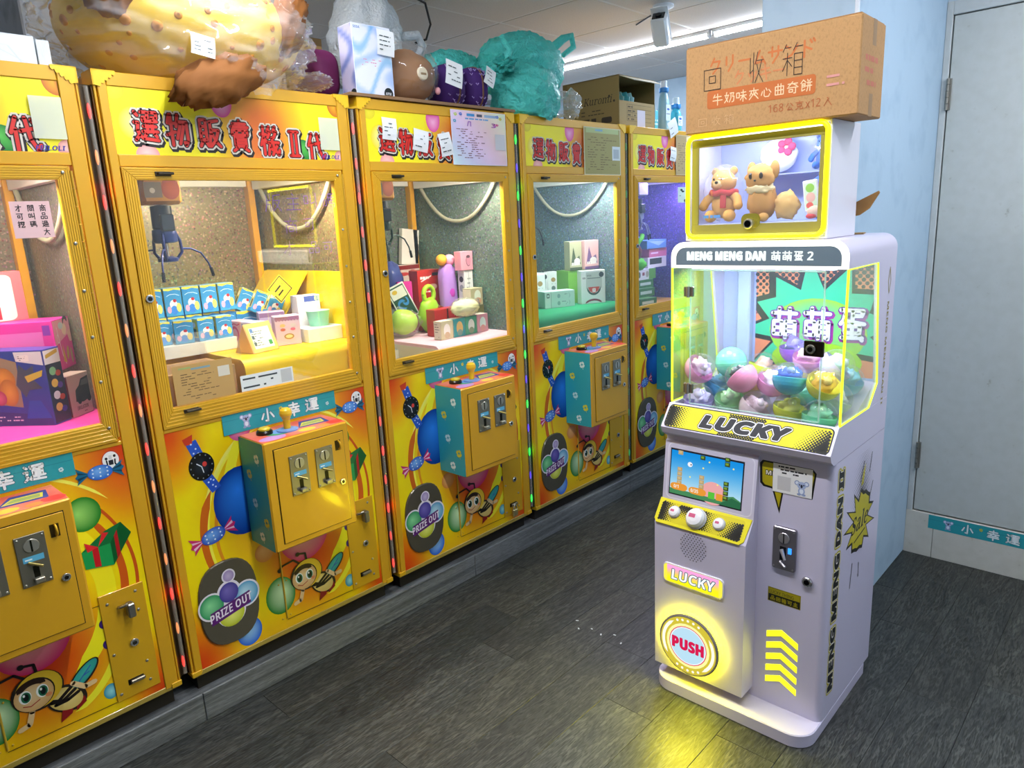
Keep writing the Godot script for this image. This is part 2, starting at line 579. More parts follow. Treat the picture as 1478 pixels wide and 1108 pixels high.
# ---------------------------------------------------------------- characters as strokes (x, y down, 0..20)
func glyphs() -> void:
	var walk := [[2, 2, 4, 4], [1, 8, 4, 8, 3, 12, 4, 15], [1, 18, 4, 15, 7, 17, 19, 18]]
	MB.G = {
		"選": walk + [[7, 2, 12, 2, 12, 5, 8, 5, 8, 7, 13, 7], [14, 2, 19, 2, 19, 5, 15, 5, 15, 7, 19, 7], [8, 10, 18, 10], [11, 8, 11, 13], [15, 8, 15, 13], [7, 13, 19, 13], [10, 14, 8, 16], [16, 14, 18, 16]],
		"物": [[4, 1, 2, 6], [2, 6, 8, 6], [5, 1, 5, 19], [1, 13, 8, 11], [11, 1, 9, 8], [10, 5, 18, 5, 18, 16, 16, 19, 15, 17], [13, 6, 9, 15], [16, 6, 11, 18]],
		"販": [[2, 2, 7, 2, 7, 14, 2, 14, 2, 2], [2, 6, 7, 6], [2, 10, 7, 10], [3, 15, 1, 18], [6, 15, 8, 18], [10, 3, 18, 2], [11, 3, 11, 10, 9, 18], [11, 8, 18, 8, 15, 14, 10, 18], [12, 10, 15, 15, 19, 18]],
		"賣": [[4, 2, 16, 2], [10, 0, 10, 4], [2, 4, 18, 4], [3, 6, 17, 6, 17, 9, 3, 9, 3, 6], [7, 6, 7, 9], [13, 6, 13, 9], [5, 10, 15, 10, 15, 16, 5, 16, 5, 10], [5, 12, 15, 12], [5, 14, 15, 14], [7, 17, 3, 19], [13, 17, 17, 19]],
		"機": [[1, 6, 7, 6], [4, 1, 4, 19], [4, 7, 1, 13], [4, 8, 7, 11], [10, 1, 8, 4, 11, 4, 8, 8], [16, 1, 14, 4, 17, 4, 14, 8], [7, 11, 19, 11], [12, 8, 14, 15, 18, 19, 19, 16], [18, 12, 12, 19], [10, 11, 8, 19], [10, 14, 12, 16]],
		"代": [[5, 1, 1, 9], [4, 7, 4, 19], [7, 8, 18, 6], [11, 1, 13, 12, 17, 18, 19, 15], [15, 2, 17, 4]],
		"Ⅱ": [[4, 2, 16, 2], [4, 18, 16, 18], [7, 2, 7, 18], [13, 2, 13, 18]],
		"小": [[10, 1, 10, 18, 7, 17], [5, 7, 2, 14], [14, 7, 18, 14]],
		"幸": [[4, 4, 16, 4], [10, 1, 10, 8], [2, 8, 18, 8], [6, 9, 8, 12], [14, 9, 12, 12], [3, 12, 17, 12], [2, 15, 18, 15], [10, 12, 10, 20]],
		"運": walk + [[7, 4, 7, 2, 18, 2, 18, 4], [8, 5, 18, 5], [9, 7, 17, 7, 17, 12, 9, 12, 9, 7], [9, 9.5, 17, 9.5], [7, 14, 19, 14], [13, 4, 13, 16]],
		"萌": [[1, 4, 19, 4], [6, 1, 6, 7], [14, 1, 14, 7], [2, 9, 8, 9, 8, 17, 2, 17, 2, 9], [2, 13, 8, 13], [11, 19, 11, 9, 18, 9, 18, 19, 16, 18], [11, 12, 18, 12], [11, 15, 18, 15]],
		"蛋": [[2, 2, 17, 2, 16, 5], [10, 2, 10, 8], [10, 5, 15, 5], [5, 4, 4, 8, 2, 10], [4, 8, 18, 9.5], [5, 11, 15, 11, 15, 15, 5, 15, 5, 11], [10, 9, 10, 18], [3, 18, 17, 17.5], [15, 16, 17, 19]],
		"牛": [[5, 2, 2, 7], [4, 6, 17, 6], [1, 12, 19, 12], [10, 1, 10, 20]],
		"奶": [[5, 1, 3, 9, 7, 17], [8, 6, 6, 12, 1, 18], [1, 6, 9, 6], [11, 3, 18, 3, 16, 9, 19, 9, 18, 17, 15, 18], [13, 3, 13, 11, 10, 18]],
		"味": [[1, 5, 6, 5, 6, 13, 1, 13, 1, 5], [9, 5, 18, 5], [8, 10, 19, 10], [13, 1, 13, 20], [13, 10, 8, 17], [13, 10, 19, 17]],
		"夾": [[2, 5, 18, 5], [10, 1, 10, 10, 2, 19], [10, 10, 18, 19], [6, 6, 3, 13], [6, 9, 8, 12], [14, 6, 11, 13], [14, 9, 17, 12]],
		"心": [[3, 9, 1, 15], [6, 7, 6, 16, 8, 18, 14, 18, 16, 14], [9, 4, 11, 8], [14, 7, 18, 12]],
		"曲": [[3, 5, 17, 5, 17, 18, 3, 18, 3, 5], [3, 11, 17, 11], [7.5, 1, 7.5, 18], [12.5, 1, 12.5, 18]],
		"奇": [[2, 4, 18, 4], [10, 1, 3, 8], [10, 4, 17, 8], [1, 10, 19, 10], [4, 13, 10, 13, 10, 17, 4, 17, 4, 13], [15, 10, 15, 19, 12, 19]],
		"餅": [[5, 1, 1, 6], [5, 1, 9, 5], [3, 7, 8, 7, 8, 12, 3, 12, 3, 7], [3, 9.5, 8, 9.5], [3, 12, 3, 18, 8, 16], [12, 1, 13, 4], [17, 1, 15, 4], [11, 6, 19, 6], [10, 11, 19, 11], [13, 6, 13, 12, 11, 19], [16, 6, 16, 19]],
		"公": [[7, 3, 2, 10], [12, 3, 18, 10], [10, 10, 5, 17, 15, 16], [13, 13, 17, 19]],
		"克": [[2, 4, 18, 4], [10, 1, 10, 7], [5, 7, 15, 7, 15, 12, 5, 12, 5, 7], [8, 12, 7, 16, 2, 19], [12, 12, 12, 18, 18, 18, 18, 15]],
		"入": [[8, 2, 11, 4, 2, 19], [10, 7, 18, 19]],
		"ク": [[8, 2, 3, 10], [6, 6, 16, 6, 13, 13, 6, 19]],
		"リ": [[5, 3, 5, 12], [14, 2, 14, 11, 8, 19]],
		"ー": [[2, 10, 18, 10]],
		"ム": [[10, 3, 4, 16, 16, 15], [13, 10, 18, 18]],
		"サ": [[1, 7, 19, 7], [6, 2, 6, 12], [14, 2, 14, 11, 7, 19]],
		"ン": [[3, 4, 8, 7], [3, 17, 11, 14, 18, 5]],
		"ド": [[6, 2, 6, 19], [6, 8, 15, 12], [13, 2, 15, 5], [17, 1, 19, 4]],
		"ッ": [[4, 8, 6, 12], [9, 7, 11, 11], [16, 7, 14, 14, 8, 19]],
		"キ": [[3, 6, 16, 5], [2, 12, 18, 11], [9, 1, 12, 19]],
		"回": [[2, 3, 18, 3, 18, 18, 2, 18, 2, 3], [7, 8, 13, 8, 13, 13, 7, 13, 7, 8]],
		"收": [[3, 4, 3, 13, 7, 11], [7, 1, 7, 19], [12, 1, 9, 8], [11, 6, 19, 6], [17, 6, 14, 13, 9, 19], [11, 8, 14, 14, 19, 19]],
		"箱": [[4, 1, 1, 5], [3, 3, 8, 3], [13, 1, 10, 5], [12, 3, 18, 3], [1, 9, 9, 9], [5, 6, 5, 19], [5, 10, 1, 16], [5, 10, 9, 14], [11, 7, 18, 7, 18, 19, 11, 19, 11, 7], [11, 11, 18, 11], [11, 15, 18, 15]],
		"大": [[2, 7, 18, 7], [10, 1, 9, 10, 2, 19], [10, 8, 18, 19]],
		"品": [[6, 1, 14, 1, 14, 7, 6, 7, 6, 1], [1, 11, 8, 11, 8, 18, 1, 18, 1, 11], [12, 11, 19, 11, 19, 18, 12, 18, 12, 11]],
		"可": [[1, 3, 19, 3], [4, 8, 10, 8, 10, 14, 4, 14, 4, 8], [16, 3, 16, 18, 13, 19]],
		"商": [[10, 0, 10, 3], [1, 4, 19, 4], [6, 5, 8, 8], [14, 5, 12, 8], [3, 19, 3, 9, 17, 9, 17, 19], [7, 12, 13, 12, 13, 17, 7, 17, 7, 12]],
		"過": walk + [[8, 8, 8, 2, 16, 2, 16, 8], [11, 5, 16, 5], [7, 15, 7, 8, 18, 8, 18, 15], [10, 11, 15, 11, 15, 14, 10, 14, 10, 11]],
		"叫": [[1, 4, 6, 4, 6, 13, 1, 13, 1, 4], [10, 3, 10, 13, 15, 11], [17, 1, 17, 19]],
		"碼": [[1, 3, 8, 3], [4, 3, 1, 11], [3, 9, 7, 9, 7, 16, 3, 16, 3, 9], [10, 2, 18, 2], [10, 2, 10, 13, 19, 13, 18, 18], [10, 6, 18, 6], [10, 9.5, 18, 9.5], [14, 2, 14, 13]],
		"問": [[2, 19, 2, 2, 8, 2, 8, 9, 2, 9], [2, 5, 8, 5], [18, 9, 12, 9, 12, 2, 18, 2, 18, 19], [12, 5, 18, 5], [7, 12, 13, 12, 13, 17, 7, 17, 7, 12]],
		"才": [[2, 6, 18, 6], [11, 1, 11, 19, 8, 18], [11, 7, 2, 16]],
		"挖": [[1, 5, 7, 5], [4, 1, 4, 18, 2, 17], [1, 12, 7, 10], [9, 6, 9, 3, 19, 3, 19, 6], [12, 5, 10, 9], [15, 5, 18, 8], [10, 10, 18, 10, 10, 18, 19, 18, 19, 15]],
		"版": [[3, 2, 3, 10, 1, 19], [3, 8, 8, 8], [7, 1, 7, 8], [3, 12, 7, 12, 7, 19], [11, 3, 19, 2], [11, 3, 10, 11, 9, 18], [11, 8, 18, 8, 15, 14, 10, 19], [12, 10, 19, 19]],
		"主": [[9, 1, 11, 3], [3, 6, 17, 6], [4, 12, 16, 12], [1, 18, 19, 18], [10, 6, 10, 18]],
	}
func word(b: MB, s: String, x: float, y: float, size: float, gap: float, w: float, tint: Variant, tall := 1.0) -> void:
	for ch in s:
		b.glyph(ch, x, y, size, size * tall, w, tint)
		x += size + gap

# ================================================================ scene
func _ready() -> void:
	# --- camera
	var cam := Camera3D.new()
	cam.name = "camera"
	add_child(cam)
	cam.transform = Transform3D(Basis(Vector3.UP, 0.760962) * Basis(Vector3.RIGHT, -0.22692) * Basis(Vector3.BACK, -0.0492893), Vector3(2.157499, 1.539263, 0.697687))
	cam.fov = 56.57
	cam.near = 0.02
	cam.far = 40.0
	cam.current = true
	# --- air and exposure
	var we := WorldEnvironment.new()
	we.name = "world"
	var e := Environment.new()
	e.background_mode = Environment.BG_COLOR
	e.background_color = Color(0, 0, 0)
	e.tonemap_mode = Environment.TONE_MAPPER_LINEAR
	e.tonemap_exposure = 1.2
	e.sdfgi_enabled = true; e.ssao_enabled = true; e.ssil_enabled = true
	we.environment = e
	add_child(we)
	glyphs()
	# --- ceiling tube lamps: rows across the room
	for r in [[-0.35, -2.55, 4], [-3.6, -2.55, 3], [-1.9, 2.0, 1]]:  # last row: unseen tube by the door, added to brighten the blue column
		for i in int(r[2]):
			if r[0] == -0.35 and i == 1: continue   # no tube right over the row of machines
			tube_lamp(Vector3(r[1] + 1.22 * i + 0.6, 2.57, r[0]))
	setting()
	machines()
	contents()
	tops()
	capsule_machine()
	sign_box()
	extras()

const TUBE := 2.0
func tube_lamp(at: Vector3) -> void:
	var seen_from := "far across the ceiling behind the camera fixture" if at.z < -2.0 else "on the ceiling above the aisle"
	var which := {"-36": "far tube row", "-4": "middle tube row", "-19": "added row by the door"}
	var row: String = which.get(str(int(round(at.z * 10.0))), "tube row")
	var place := "left end" if at.x < -1.4 else "left part" if at.x < -0.4 else "centre" if at.x < 0.9 else "right part" if at.x < 2.0 else "right end"
	var t := thing("tube_light", "white ceiling light tube at the %s of the %s" % [place, row], "light", at, "ceiling light tubes")
	var b := MB.new().col("d8dde2")
	b.box(Vector3(-0.6, 0.008, -0.016), Vector3(0.6, 0.03, 0.016), 0.003)
	for s in [-1, 1]: b.box(Vector3(s * 0.6, -0.014, -0.014), Vector3(s * 0.585, 0.02, 0.014), 0.003)
	part(t, "housing", b, paint(0.4))
	var g := MB.new()
	g.cyl(Vector3(-0.585, -0.004, 0), Vector3(0.585, -0.004, 0), 0.012, -1.0, 12)
	part(t, "tube_light", g, glow("eef4ff", 36.0))
	area_lamp(t, "tube_lamp", Vector3(0, -0.018, 0), Vector3.DOWN, Vector2(1.17, 0.03), "f0f4fd", TUBE)

func setting() -> void:
	var rng := RandomNumberGenerator.new()
	rng.seed = 11
	# --- floor: dark vinyl planks along the row
	var fl := struct("floor", MB.new().col("2a2c2c").box(Vector3(-3.0, -0.12, -5.0), Vector3(3.6, -0.004, 3.3), 0.0), paint(0.7))
	var wood := []
	for i in 6:
		var m := StandardMaterial3D.new()
		m.albedo_texture = noise_tex("wood%d" % (i % 3), 0.006, 4, 40 + i % 3, 512, ramp([0.0, "232524", 0.28, "383a38", 0.46, "4b4d49", 0.56, "30322f", 0.72, "5a5c57", 0.82, "343633", 1.0, "484a46"]), FastNoiseLite.FRACTAL_PING_PONG, 30.0)
		m.albedo_color = [Color(1, 1, 1), Color(0.9, 0.92, 0.92), Color(1.0, 0.98, 0.95), Color(0.84, 0.86, 0.87), Color(0.95, 0.95, 0.95), Color(0.9, 0.89, 0.88)][i]
		m.heightmap_enabled = true; m.heightmap_texture = noise_tex("woodfine", 0.05, 3, 9, 512); m.heightmap_scale = 0.05
		m.uv1_triplanar = true; m.uv1_world_triplanar = true; m.uv1_triplanar_sharpness = 8.0
		m.uv1_scale = Vector3(3.4, 3.4, 0.5); m.uv1_offset = Vector3(0.37 * i, 0, 0.23 * i)
		m.detail_enabled = true; m.detail_blend_mode = BaseMaterial3D.BLEND_MODE_MUL; m.detail_albedo = noise_tex("grain", 0.09, 2, 3, 512, ramp([0.0, "7c7c7c", 0.42, "f4f4f4", 0.6, "ffffff", 1.0, "b0b0b0"])); m.detail_uv_layer = BaseMaterial3D.DETAIL_UV_1
		m.roughness = 0.42
		m.metallic_specular = 0.45
		wood.append(m)
	var pw := 0.18
	var plen := 1.22
	var pm := {}
	for i in 14:
		var z := -4.9 + rng.randf() * plen - plen
		while z < 1.4:
			var z0 := maxf(z, -4.95)
			var z1 := minf(z + plen, 1.4)
			if z1 - z0 > 0.02:
				var len := snappedf(z1 - z0, 0.001)
				if not pm.has(len): pm[len] = MB.new().box(Vector3(0.0004, -0.004, 0), Vector3(pw - 0.0004, 0, len - 0.0008), 0.0008).mesh()
				var o := part(fl, "plank", pm[len], null, Vector3(0.03 + i * pw, 0, z0))
				o.set_surface_override_material(0, wood[rng.randi() % 6])
			z += plen
	var rest := MB.new().col("6f6e69")
	rest.box(Vector3(-2.95, -0.004, -4.95), Vector3(0.03, 0, 3.25), 0.0)
	rest.box(Vector3(2.55, -0.004, -4.95), Vector3(3.55, 0, 3.25), 0.0)
	rest.box(Vector3(0.03, -0.004, 1.4), Vector3(2.55, 0, 3.25), 0.0)
	part(fl, "flooring", rest, wood[0])
	# --- ceiling: grid of tiles
	var ce := struct("ceiling", MB.new().col("9a9692").box(Vector3(-3.0, CEIL + 0.02, -5.0), Vector3(3.6, CEIL + 0.14, 3.3), 0.0), paint(0.9))
	var tm := StandardMaterial3D.new()
	tm.albedo_texture = noise_tex("tile", 0.12, 3, 21, 512, ramp([0.0, "c3bbb5", 0.35, "cfc8c2", 1.0, "d6d0ca"]))
	tm.heightmap_enabled = true; tm.heightmap_texture = noise_tex("tilebump", 0.15, 3, 22, 512); tm.heightmap_scale = 0.06
	tm.uv1_triplanar = true; tm.uv1_world_triplanar = true; tm.uv1_scale = Vector3(1.7, 1.7, 1.7); tm.roughness = 0.95
	var tile := MB.new().box(Vector3(-0.291, 0, -0.291), Vector3(0.291, 0.015, 0.291), 0.004).mesh()
	for i in range(-5, 6):
		for j in range(-9, 5):
			var at := Vector3(-0.19 + 0.3 + 0.6 * i, CEIL, -2.44 + 0.3 + 0.6 * j + 0.6)
			if at.x < -2.8 or at.x > 3.4 or at.z < -4.9 or at.z > 3.1: continue
			part(ce, "ceiling_tile", tile, null, at).set_surface_override_material(0, tm)
	var bar := MB.new().col("d9d6d2")
	for i in range(-5, 7): bar.box(Vector3(-0.19 + 0.6 * i - 0.009, CEIL + 0.002, -4.95), Vector3(-0.19 + 0.6 * i + 0.009, CEIL + 0.02, 3.25), 0.0)
	part(ce, "grid_bar", bar, paint(0.5))
	for j in range(-9, 6):
		part(ce, "grid_bar", MB.new().col("d9d6d2").box(Vector3(-2.95, CEIL + 0.0025, -2.44 + 0.6 * j - 0.009), Vector3(3.55, CEIL + 0.02, -2.44 + 0.6 * j + 0.009), 0.0), paint(0.5))
	# --- walls
	var wm := wall_mat("wallpaint", "bccbd8", "adbdcb")
	var bm := wall_mat("bluepaint", "aec7da", "a2bdd2")
	struct("wall_back", MB.new().box(Vector3(-3.0, 0, -5.0), Vector3(1.2, CEIL + 0.02, -4.85), 0.0), bm)
	struct("wall_left", MB.new().box(Vector3(-3.12, 0, -5.0), Vector3(-2.95, CEIL + 0.02, 3.3), 0.0), wm)
	struct("wall_front", MB.new().box(Vector3(-3.0, 0, 3.2), Vector3(3.6, CEIL + 0.02, 3.35), 0.0), wm)
	struct("wall_right", MB.new().box(Vector3(3.5, 0, -2.7), Vector3(3.65, CEIL + 0.02, 3.3), 0.0), wm)
	# the blue column between the aisle and the door
	struct("wall_column", MB.new().box(Vector3(1.074, 0, -1.674), Vector3(1.373, CEIL + 0.02, -5.0), 0.004), bm)
	# grey column behind the row, left
	struct("wall_pier", MB.new().box(Vector3(-1.30, 0, -0.165), Vector3(-1.0, CEIL + 0.02, -0.30), 0.006), wall_mat("greypaint", "b9c1cb", "8f9aa6"))
	# wall with the door
	var wd := MB.new()
	wd.box(Vector3(1.373, 0, -2.66), Vector3(1.40, CEIL + 0.02, -2.80), 0.0)
	wd.box(Vector3(2.30, 0, -2.628), Vector3(3.6, CEIL + 0.02, -2.80), 0.0)
	wd.box(Vector3(1.373, 2.262, -2.635), Vector3(3.6, CEIL + 0.02, -2.80), 0.0)
	struct("wall_far", wd, wm)
	var d := struct("door_1", MB.new().col("aab4b8").box(Vector3(1.400, 0.206, -2.634), Vector3(2.28, 2.209, -2.678), 0.002), paint_scuffed("c2c6c2"))
	part(d, "door_frame", MB.new().box(Vector3(1.3735, 0.20, -2.628), Vector3(1.396, 2.262, -2.70), 0.002), paint_scuffed("c4c9c8"))
	part(d, "door_frame", MB.new().box(Vector3(1.396, 2.213, -2.628), Vector3(2.30, 2.262, -2.70), 0.002), paint_scuffed("c4c9c8"))
	part(d, "door_frame", MB.new().box(Vector3(2.284, 0.20, -2.628), Vector3(2.30, 2.213, -2.70), 0.002), paint_scuffed("c4c9c8"))
	part(d, "sill_board", MB.new().box(Vector3(1.3735, 0.0, -2.628), Vector3(1.4825, 0.200, -2.70), 0.001), paint_scuffed("d6d3c8"))
	part(d, "sill_board", MB.new().box(Vector3(1.4845, 0.0, -2.628), Vector3(2.40, 0.200, -2.70), 0.001), paint_scuffed("d6d3c8"))
	for y in [1.87, 0.40]:
		var h := MB.new().col("8d8a80")
		for q in 5: h.cyl(Vector3(1.399, y + q * 0.0235, -2.622), Vector3(1.399, y + q * 0.0235 + 0.0215, -2.622), 0.0065, -1.0, 10)
		h.box(Vector3(1.391, y, -2.6275), Vector3(1.410, y + 0.116, -2.6335), 0.0005)
		part(d, "hinge", h, paint(0.4, 0.7), Vector3.ZERO, "worn steel butt hinge")
	# --- platform under the row
	var pf := struct("trim_1", MB.new().col("5d5f60").box(Vector3(-0.75, 0, 1.2), Vector3(-0.014, 0.098, -4.6), 0.001), paint(0.7))
	var pl := StandardMaterial3D.new()
	pl.albedo_texture = noise_tex("ledge", 0.004, 4, 77, 512, ramp([0.0, "47494a", 0.35, "6d7071", 0.6, "86898a", 1.0, "5c5f60"]))
	pl.heightmap_enabled = true; pl.heightmap_texture = noise_tex("woodfine", 0.05, 3, 9, 512); pl.heightmap_scale = 0.05
	pl.uv1_triplanar = true; pl.uv1_world_triplanar = true; pl.uv1_scale = Vector3(8.0, 8.0, 0.4); pl.roughness = 0.5
	pl.detail_enabled = true; pl.detail_blend_mode = BaseMaterial3D.BLEND_MODE_MUL; pl.detail_albedo = noise_tex("grain", 0.09, 2, 3, 512, null); pl.detail_uv_layer = BaseMaterial3D.DETAIL_UV_1
	var zz := 1.2
	for l in [1.25, 1.22, 1.22, 1.22, 0.9]:
		var o := part(pf, "plank", MB.new().box(Vector3(-0.014, 0.0, 0), Vector3(0.006, 0.100, -l + 0.002), 0.002), pl, Vector3(0, 0, zz))
		zz -= l
	part(pf, "plank", MB.new().box(Vector3(-0.06, 0.0985, 1.2), Vector3(0.004, 0.1015, -4.6), 0.0006), pl)
func wall_mat(key: String, a: String, b: String) -> StandardMaterial3D:
	var m := StandardMaterial3D.new()
	m.albedo_texture = noise_tex(key, 0.01, 5, 5, 512, ramp([0.0, b, 0.45, a, 1.0, a]))
	m.heightmap_enabled = true; m.heightmap_texture = noise_tex("plaster", 0.06, 4, 6, 512); m.heightmap_scale = 0.02
	m.uv1_triplanar = true; m.uv1_world_triplanar = true; m.uv1_scale = Vector3(1.2, 1.2, 1.2); m.roughness = 0.62
	return m
func paint_scuffed(c: String) -> StandardMaterial3D:
	var key := "scuff" + c
	if not mats.has(key):
		var m := StandardMaterial3D.new()
		m.albedo_texture = noise_tex("scuffs", 0.02, 5, 31, 512, ramp([0.0, "c4c1ba", 0.06, "e8e6e0", 0.14, "f8f8f6", 0.8, "ffffff", 1.0, "f4f2ee"]))
		m.albedo_color = Color(c)
		m.uv1_triplanar = true; m.uv1_world_triplanar = true; m.uv1_scale = Vector3(1.5, 1.5, 1.5); m.roughness = 0.45
		mats[key] = m
	return mats[key]

# ================================================================ claw machines
const GOLD := "dba520"
const GOLD2 := "e8b62a"
func clover(b: MB, x: float, y: float, s: float, tint: String, rot := 0.3) -> void:
	b.line([0.0, 0.0, 0.35, -1.3], s * 0.12, tint, Vector2(x, y), Vector2(s, s))
	for i in 4:
		var a := rot + PI / 2 * i + PI / 4
		var m := Vector2(x, y) + Vector2.from_angle(a) * s * 0.5
		b.ell(m.x + cos(a + 0.9) * s * 0.18, m.y + sin(a + 0.9) * s * 0.18, s * 0.34, s * 0.34, tint, null, 0, 0, 0, 10)
		b.ell(m.x + cos(a - 0.9) * s * 0.18, m.y + sin(a - 0.9) * s * 0.18, s * 0.34, s * 0.34, tint, null, 0, 0, 0, 10)
func koala(b: MB, x: float, y: float, s: float) -> void:
	for e in [-1.0, 1.0]:
		b.ell(x + e * 0.85 * s, y + 0.75 * s, 0.48 * s, 0.48 * s, "8f9fc4"); b.ell(x + e * 0.85 * s, y + 0.75 * s, 0.3 * s, 0.3 * s, "dfe6f4")
	b.ell(x, y - 0.75 * s, 0.62 * s, 0.75 * s, "9dacd0"); b.ell(x, y - 0.75 * s, 0.36 * s, 0.5 * s, "e6ecf7")
	b.ell(x, y + 0.35 * s, 0.8 * s, 0.72 * s, "a9b7d8")
	for e in [-1.0, 1.0]:
		b.ell(x + e * 0.45 * s, y - 1.4 * s, 0.34 * s, 0.22 * s, "8f9fc4")
		b.ell(x + e * 0.38 * s, y + 0.45 * s, 0.12 * s, 0.14 * s, "1d2030")
	b.ell(x, y + 0.22 * s, 0.2 * s, 0.34 * s, "23263a")
func banner(b: MB, x: float, y: float, w: float, h: float) -> void:  # teal shop sticker
	b.rect(x, y, w, h, "2f9fa8")
	b.line([0, 0.42, 1, 0.40], h * 0.03, "2a8c97", Vector2(x, y + h * 0.25), Vector2(w, h), 0)
	koala(b, x + w * 0.19, y + h * 0.52, h * 0.24)
	var px := [0.31, 0.54, 0.71]
	for i in 3:
		var ch: String = ["小", "幸", "運"][i]
		b.glyph(ch, x + w * px[i], y + h * 0.14, h * 0.78, h * 0.72, h * 0.14, "1c6f7c")
		b.glyph(ch, x + w * px[i], y + h * 0.14, h * 0.78, h * 0.72, h * 0.095, "eef7f7")
	clover(b, x + w * 0.49, y + h * 0.68, h * 0.11, "d8c92e")
	clover(b, x + w * 0.92, y + h * 0.36, h * 0.1, "cfe9ea")
func bee(b: MB, x: float, y: float, s: float) -> void:  # flying bee, head left
	var o := Vector2(x, y)
	# dark cut edge round the figure
	b.ell(x + 0.05 * s, y + 0.08 * s, 1.12 * s, 1.02 * s, "2a2116"); b.ell(x + 1.15 * s, y - 0.95 * s, 0.95 * s, 0.7 * s, "2a2116", null, 0, 0, -0.6)
	b.ell(x + 2.05 * s, y - 0.1 * s, 0.95 * s, 0.4 * s, "2a2116", null, 0, 0, 0.72)
	b.line([-0.3, 0.9, -0.75, 1.35, -1.5, 1.25, -1.75, 1.05], 0.13 * s, "1b1510", o, Vector2(s, s)); b.line([0.15, 1.0, 0.1, 1.5, -0.4, 1.62], 0.13 * s, "1b1510", o, Vector2(s, s))
	b.ell(x - 1.72 * s, y + 1.02 * s, 0.14 * s, 0.14 * s, "1b1510"); b.ell(x - 0.42 * s, y + 1.6 * s, 0.14 * s, 0.14 * s, "1b1510")
	# wing, legs, arm
	b.ell(x + 2.05 * s, y - 0.08 * s, 0.86 * s, 0.31 * s, "3fb3a4", "2f9a92", 0.2, 0.2, 0.72)
	b.line([1.8, -0.35, 2.4, 0.25], 0.06 * s, "3a63b0", o, Vector2(s, s)); b.line([2.0, -0.15, 2.3, -0.05], 0.06 * s, "3a63b0", o, Vector2(s, s))
	b.pl([0.85, -1.5, 0.7, -2.1, 1.25, -1.85, 1.35, -1.5], "8c1a1c", o, s); b.pl([1.5, -1.35, 1.45, -1.85, 1.95, -1.55, 1.9, -1.2], "8c1a1c", o, s)
	# striped body
	b.ell(x + 1.1 * s, y - 0.95 * s, 0.8 * s, 0.58 * s, "e9d488", "d3b865", -0.2, 0.3, -0.6)
	for i in 3:
		var t := -0.35 + 0.38 * i
		b.line([0.42 + t * 0.5, -0.85 - t * 0.55, 0.95 + t * 0.5, -0.98 - t * 0.2, 1.55 + t * 0.35, -0.62 - t * 0.55], 0.17 * s, "1b1510", o, Vector2(s, s))
	b.line([-0.35, -0.85, -0.55, -1.45, -0.95, -1.55], 0.26 * s, "e8c690", o, Vector2(s, s)); b.line([1.5, -0.3, 2.0, -0.75, 2.45, -0.7], 0.26 * s, "e8c690", o, Vector2(s, s))
	# head in a yellow hood
	b.ell(x + 0.1 * s, y + 0.12 * s, 1.0 * s, 0.95 * s, "f0cf3a", "e2b92a", -0.2, 0.3)
	b.ell(x - 0.12 * s, y - 0.02 * s, 0.88 * s, 0.84 * s, "1b1510"); b.ell(x - 0.14 * s, y - 0.04 * s, 0.84 * s, 0.8 * s, "f0d3a0", "d9ab6e", -0.2, 0.1)
	b.arc(x - 0.14 * s, y - 0.04 * s, 0.74 * s, 0.7 * s, 40, 150, 0.14 * s, 0.16 * s, "2c1a12")
	for e in [-0.5, 0.22]:
		b.ell(x + e * s, y + 0.02 * s, 0.26 * s, 0.34 * s, "ffffff"); b.ell(x + (e + 0.03) * s, y, 0.2 * s, 0.28 * s, "1f6b4a"); b.ell(x + (e + 0.03) * s, y, 0.12 * s, 0.2 * s, "0a130f"); b.ell(x + (e - 0.04) * s, y + 0.12 * s, 0.05 * s, 0.07 * s, "ffffff")
	b.line([-0.65, -0.42, -0.35, -0.55, 0.05, -0.38], 0.05 * s, "b03024", o, Vector2(s, s))
	b.ell(x + 0.45 * s, y - 0.3 * s, 0.14 * s, 0.11 * s, "e08a58")
func candy(b: MB, x: float, y: float, s: float, rot: float, body: String, wrap: String, stripe: String) -> void:
	for e in [-1.0, 1.0]:
		var d := Vector2(e, 0).rotated(rot)
		var q := d.orthogonal()
		var o := Vector2(x, y) + d * s * 0.75
		b.poly(PackedVector2Array([o, o + d * s * 1.05 + q * s * 0.7, o + d * s * 0.85 + q * s * 0.2, o + d * s * 1.1 - q * s * 0.1, o + d * s * 0.85 - q * s * 0.35, o + d * s * 1.0 - q * s * 0.75]), wrap)
		b.poly(PackedVector2Array([o, o + d * s * 0.9 + q * s * 0.32, o + d * s * 0.88 + q * s * 0.14]), stripe); b.poly(PackedVector2Array([o, o + d * s * 0.9 - q * s * 0.16, o + d * s * 0.9 - q * s * 0.4]), stripe)
	b.ell(x, y, s * 0.95, s * 0.62, "7ab4f2", body, -0.2, 0.3, rot)
	for i in 9:
		var p := Vector2(-0.55 + 0.55 * (i % 3), -0.32 + 0.32 * (i / 3)).rotated(rot) * s
		b.ell(x + p.x, y + p.y, s * 0.07, s * 0.07, "eaf4ff", null, 0, 0, 0, 8)

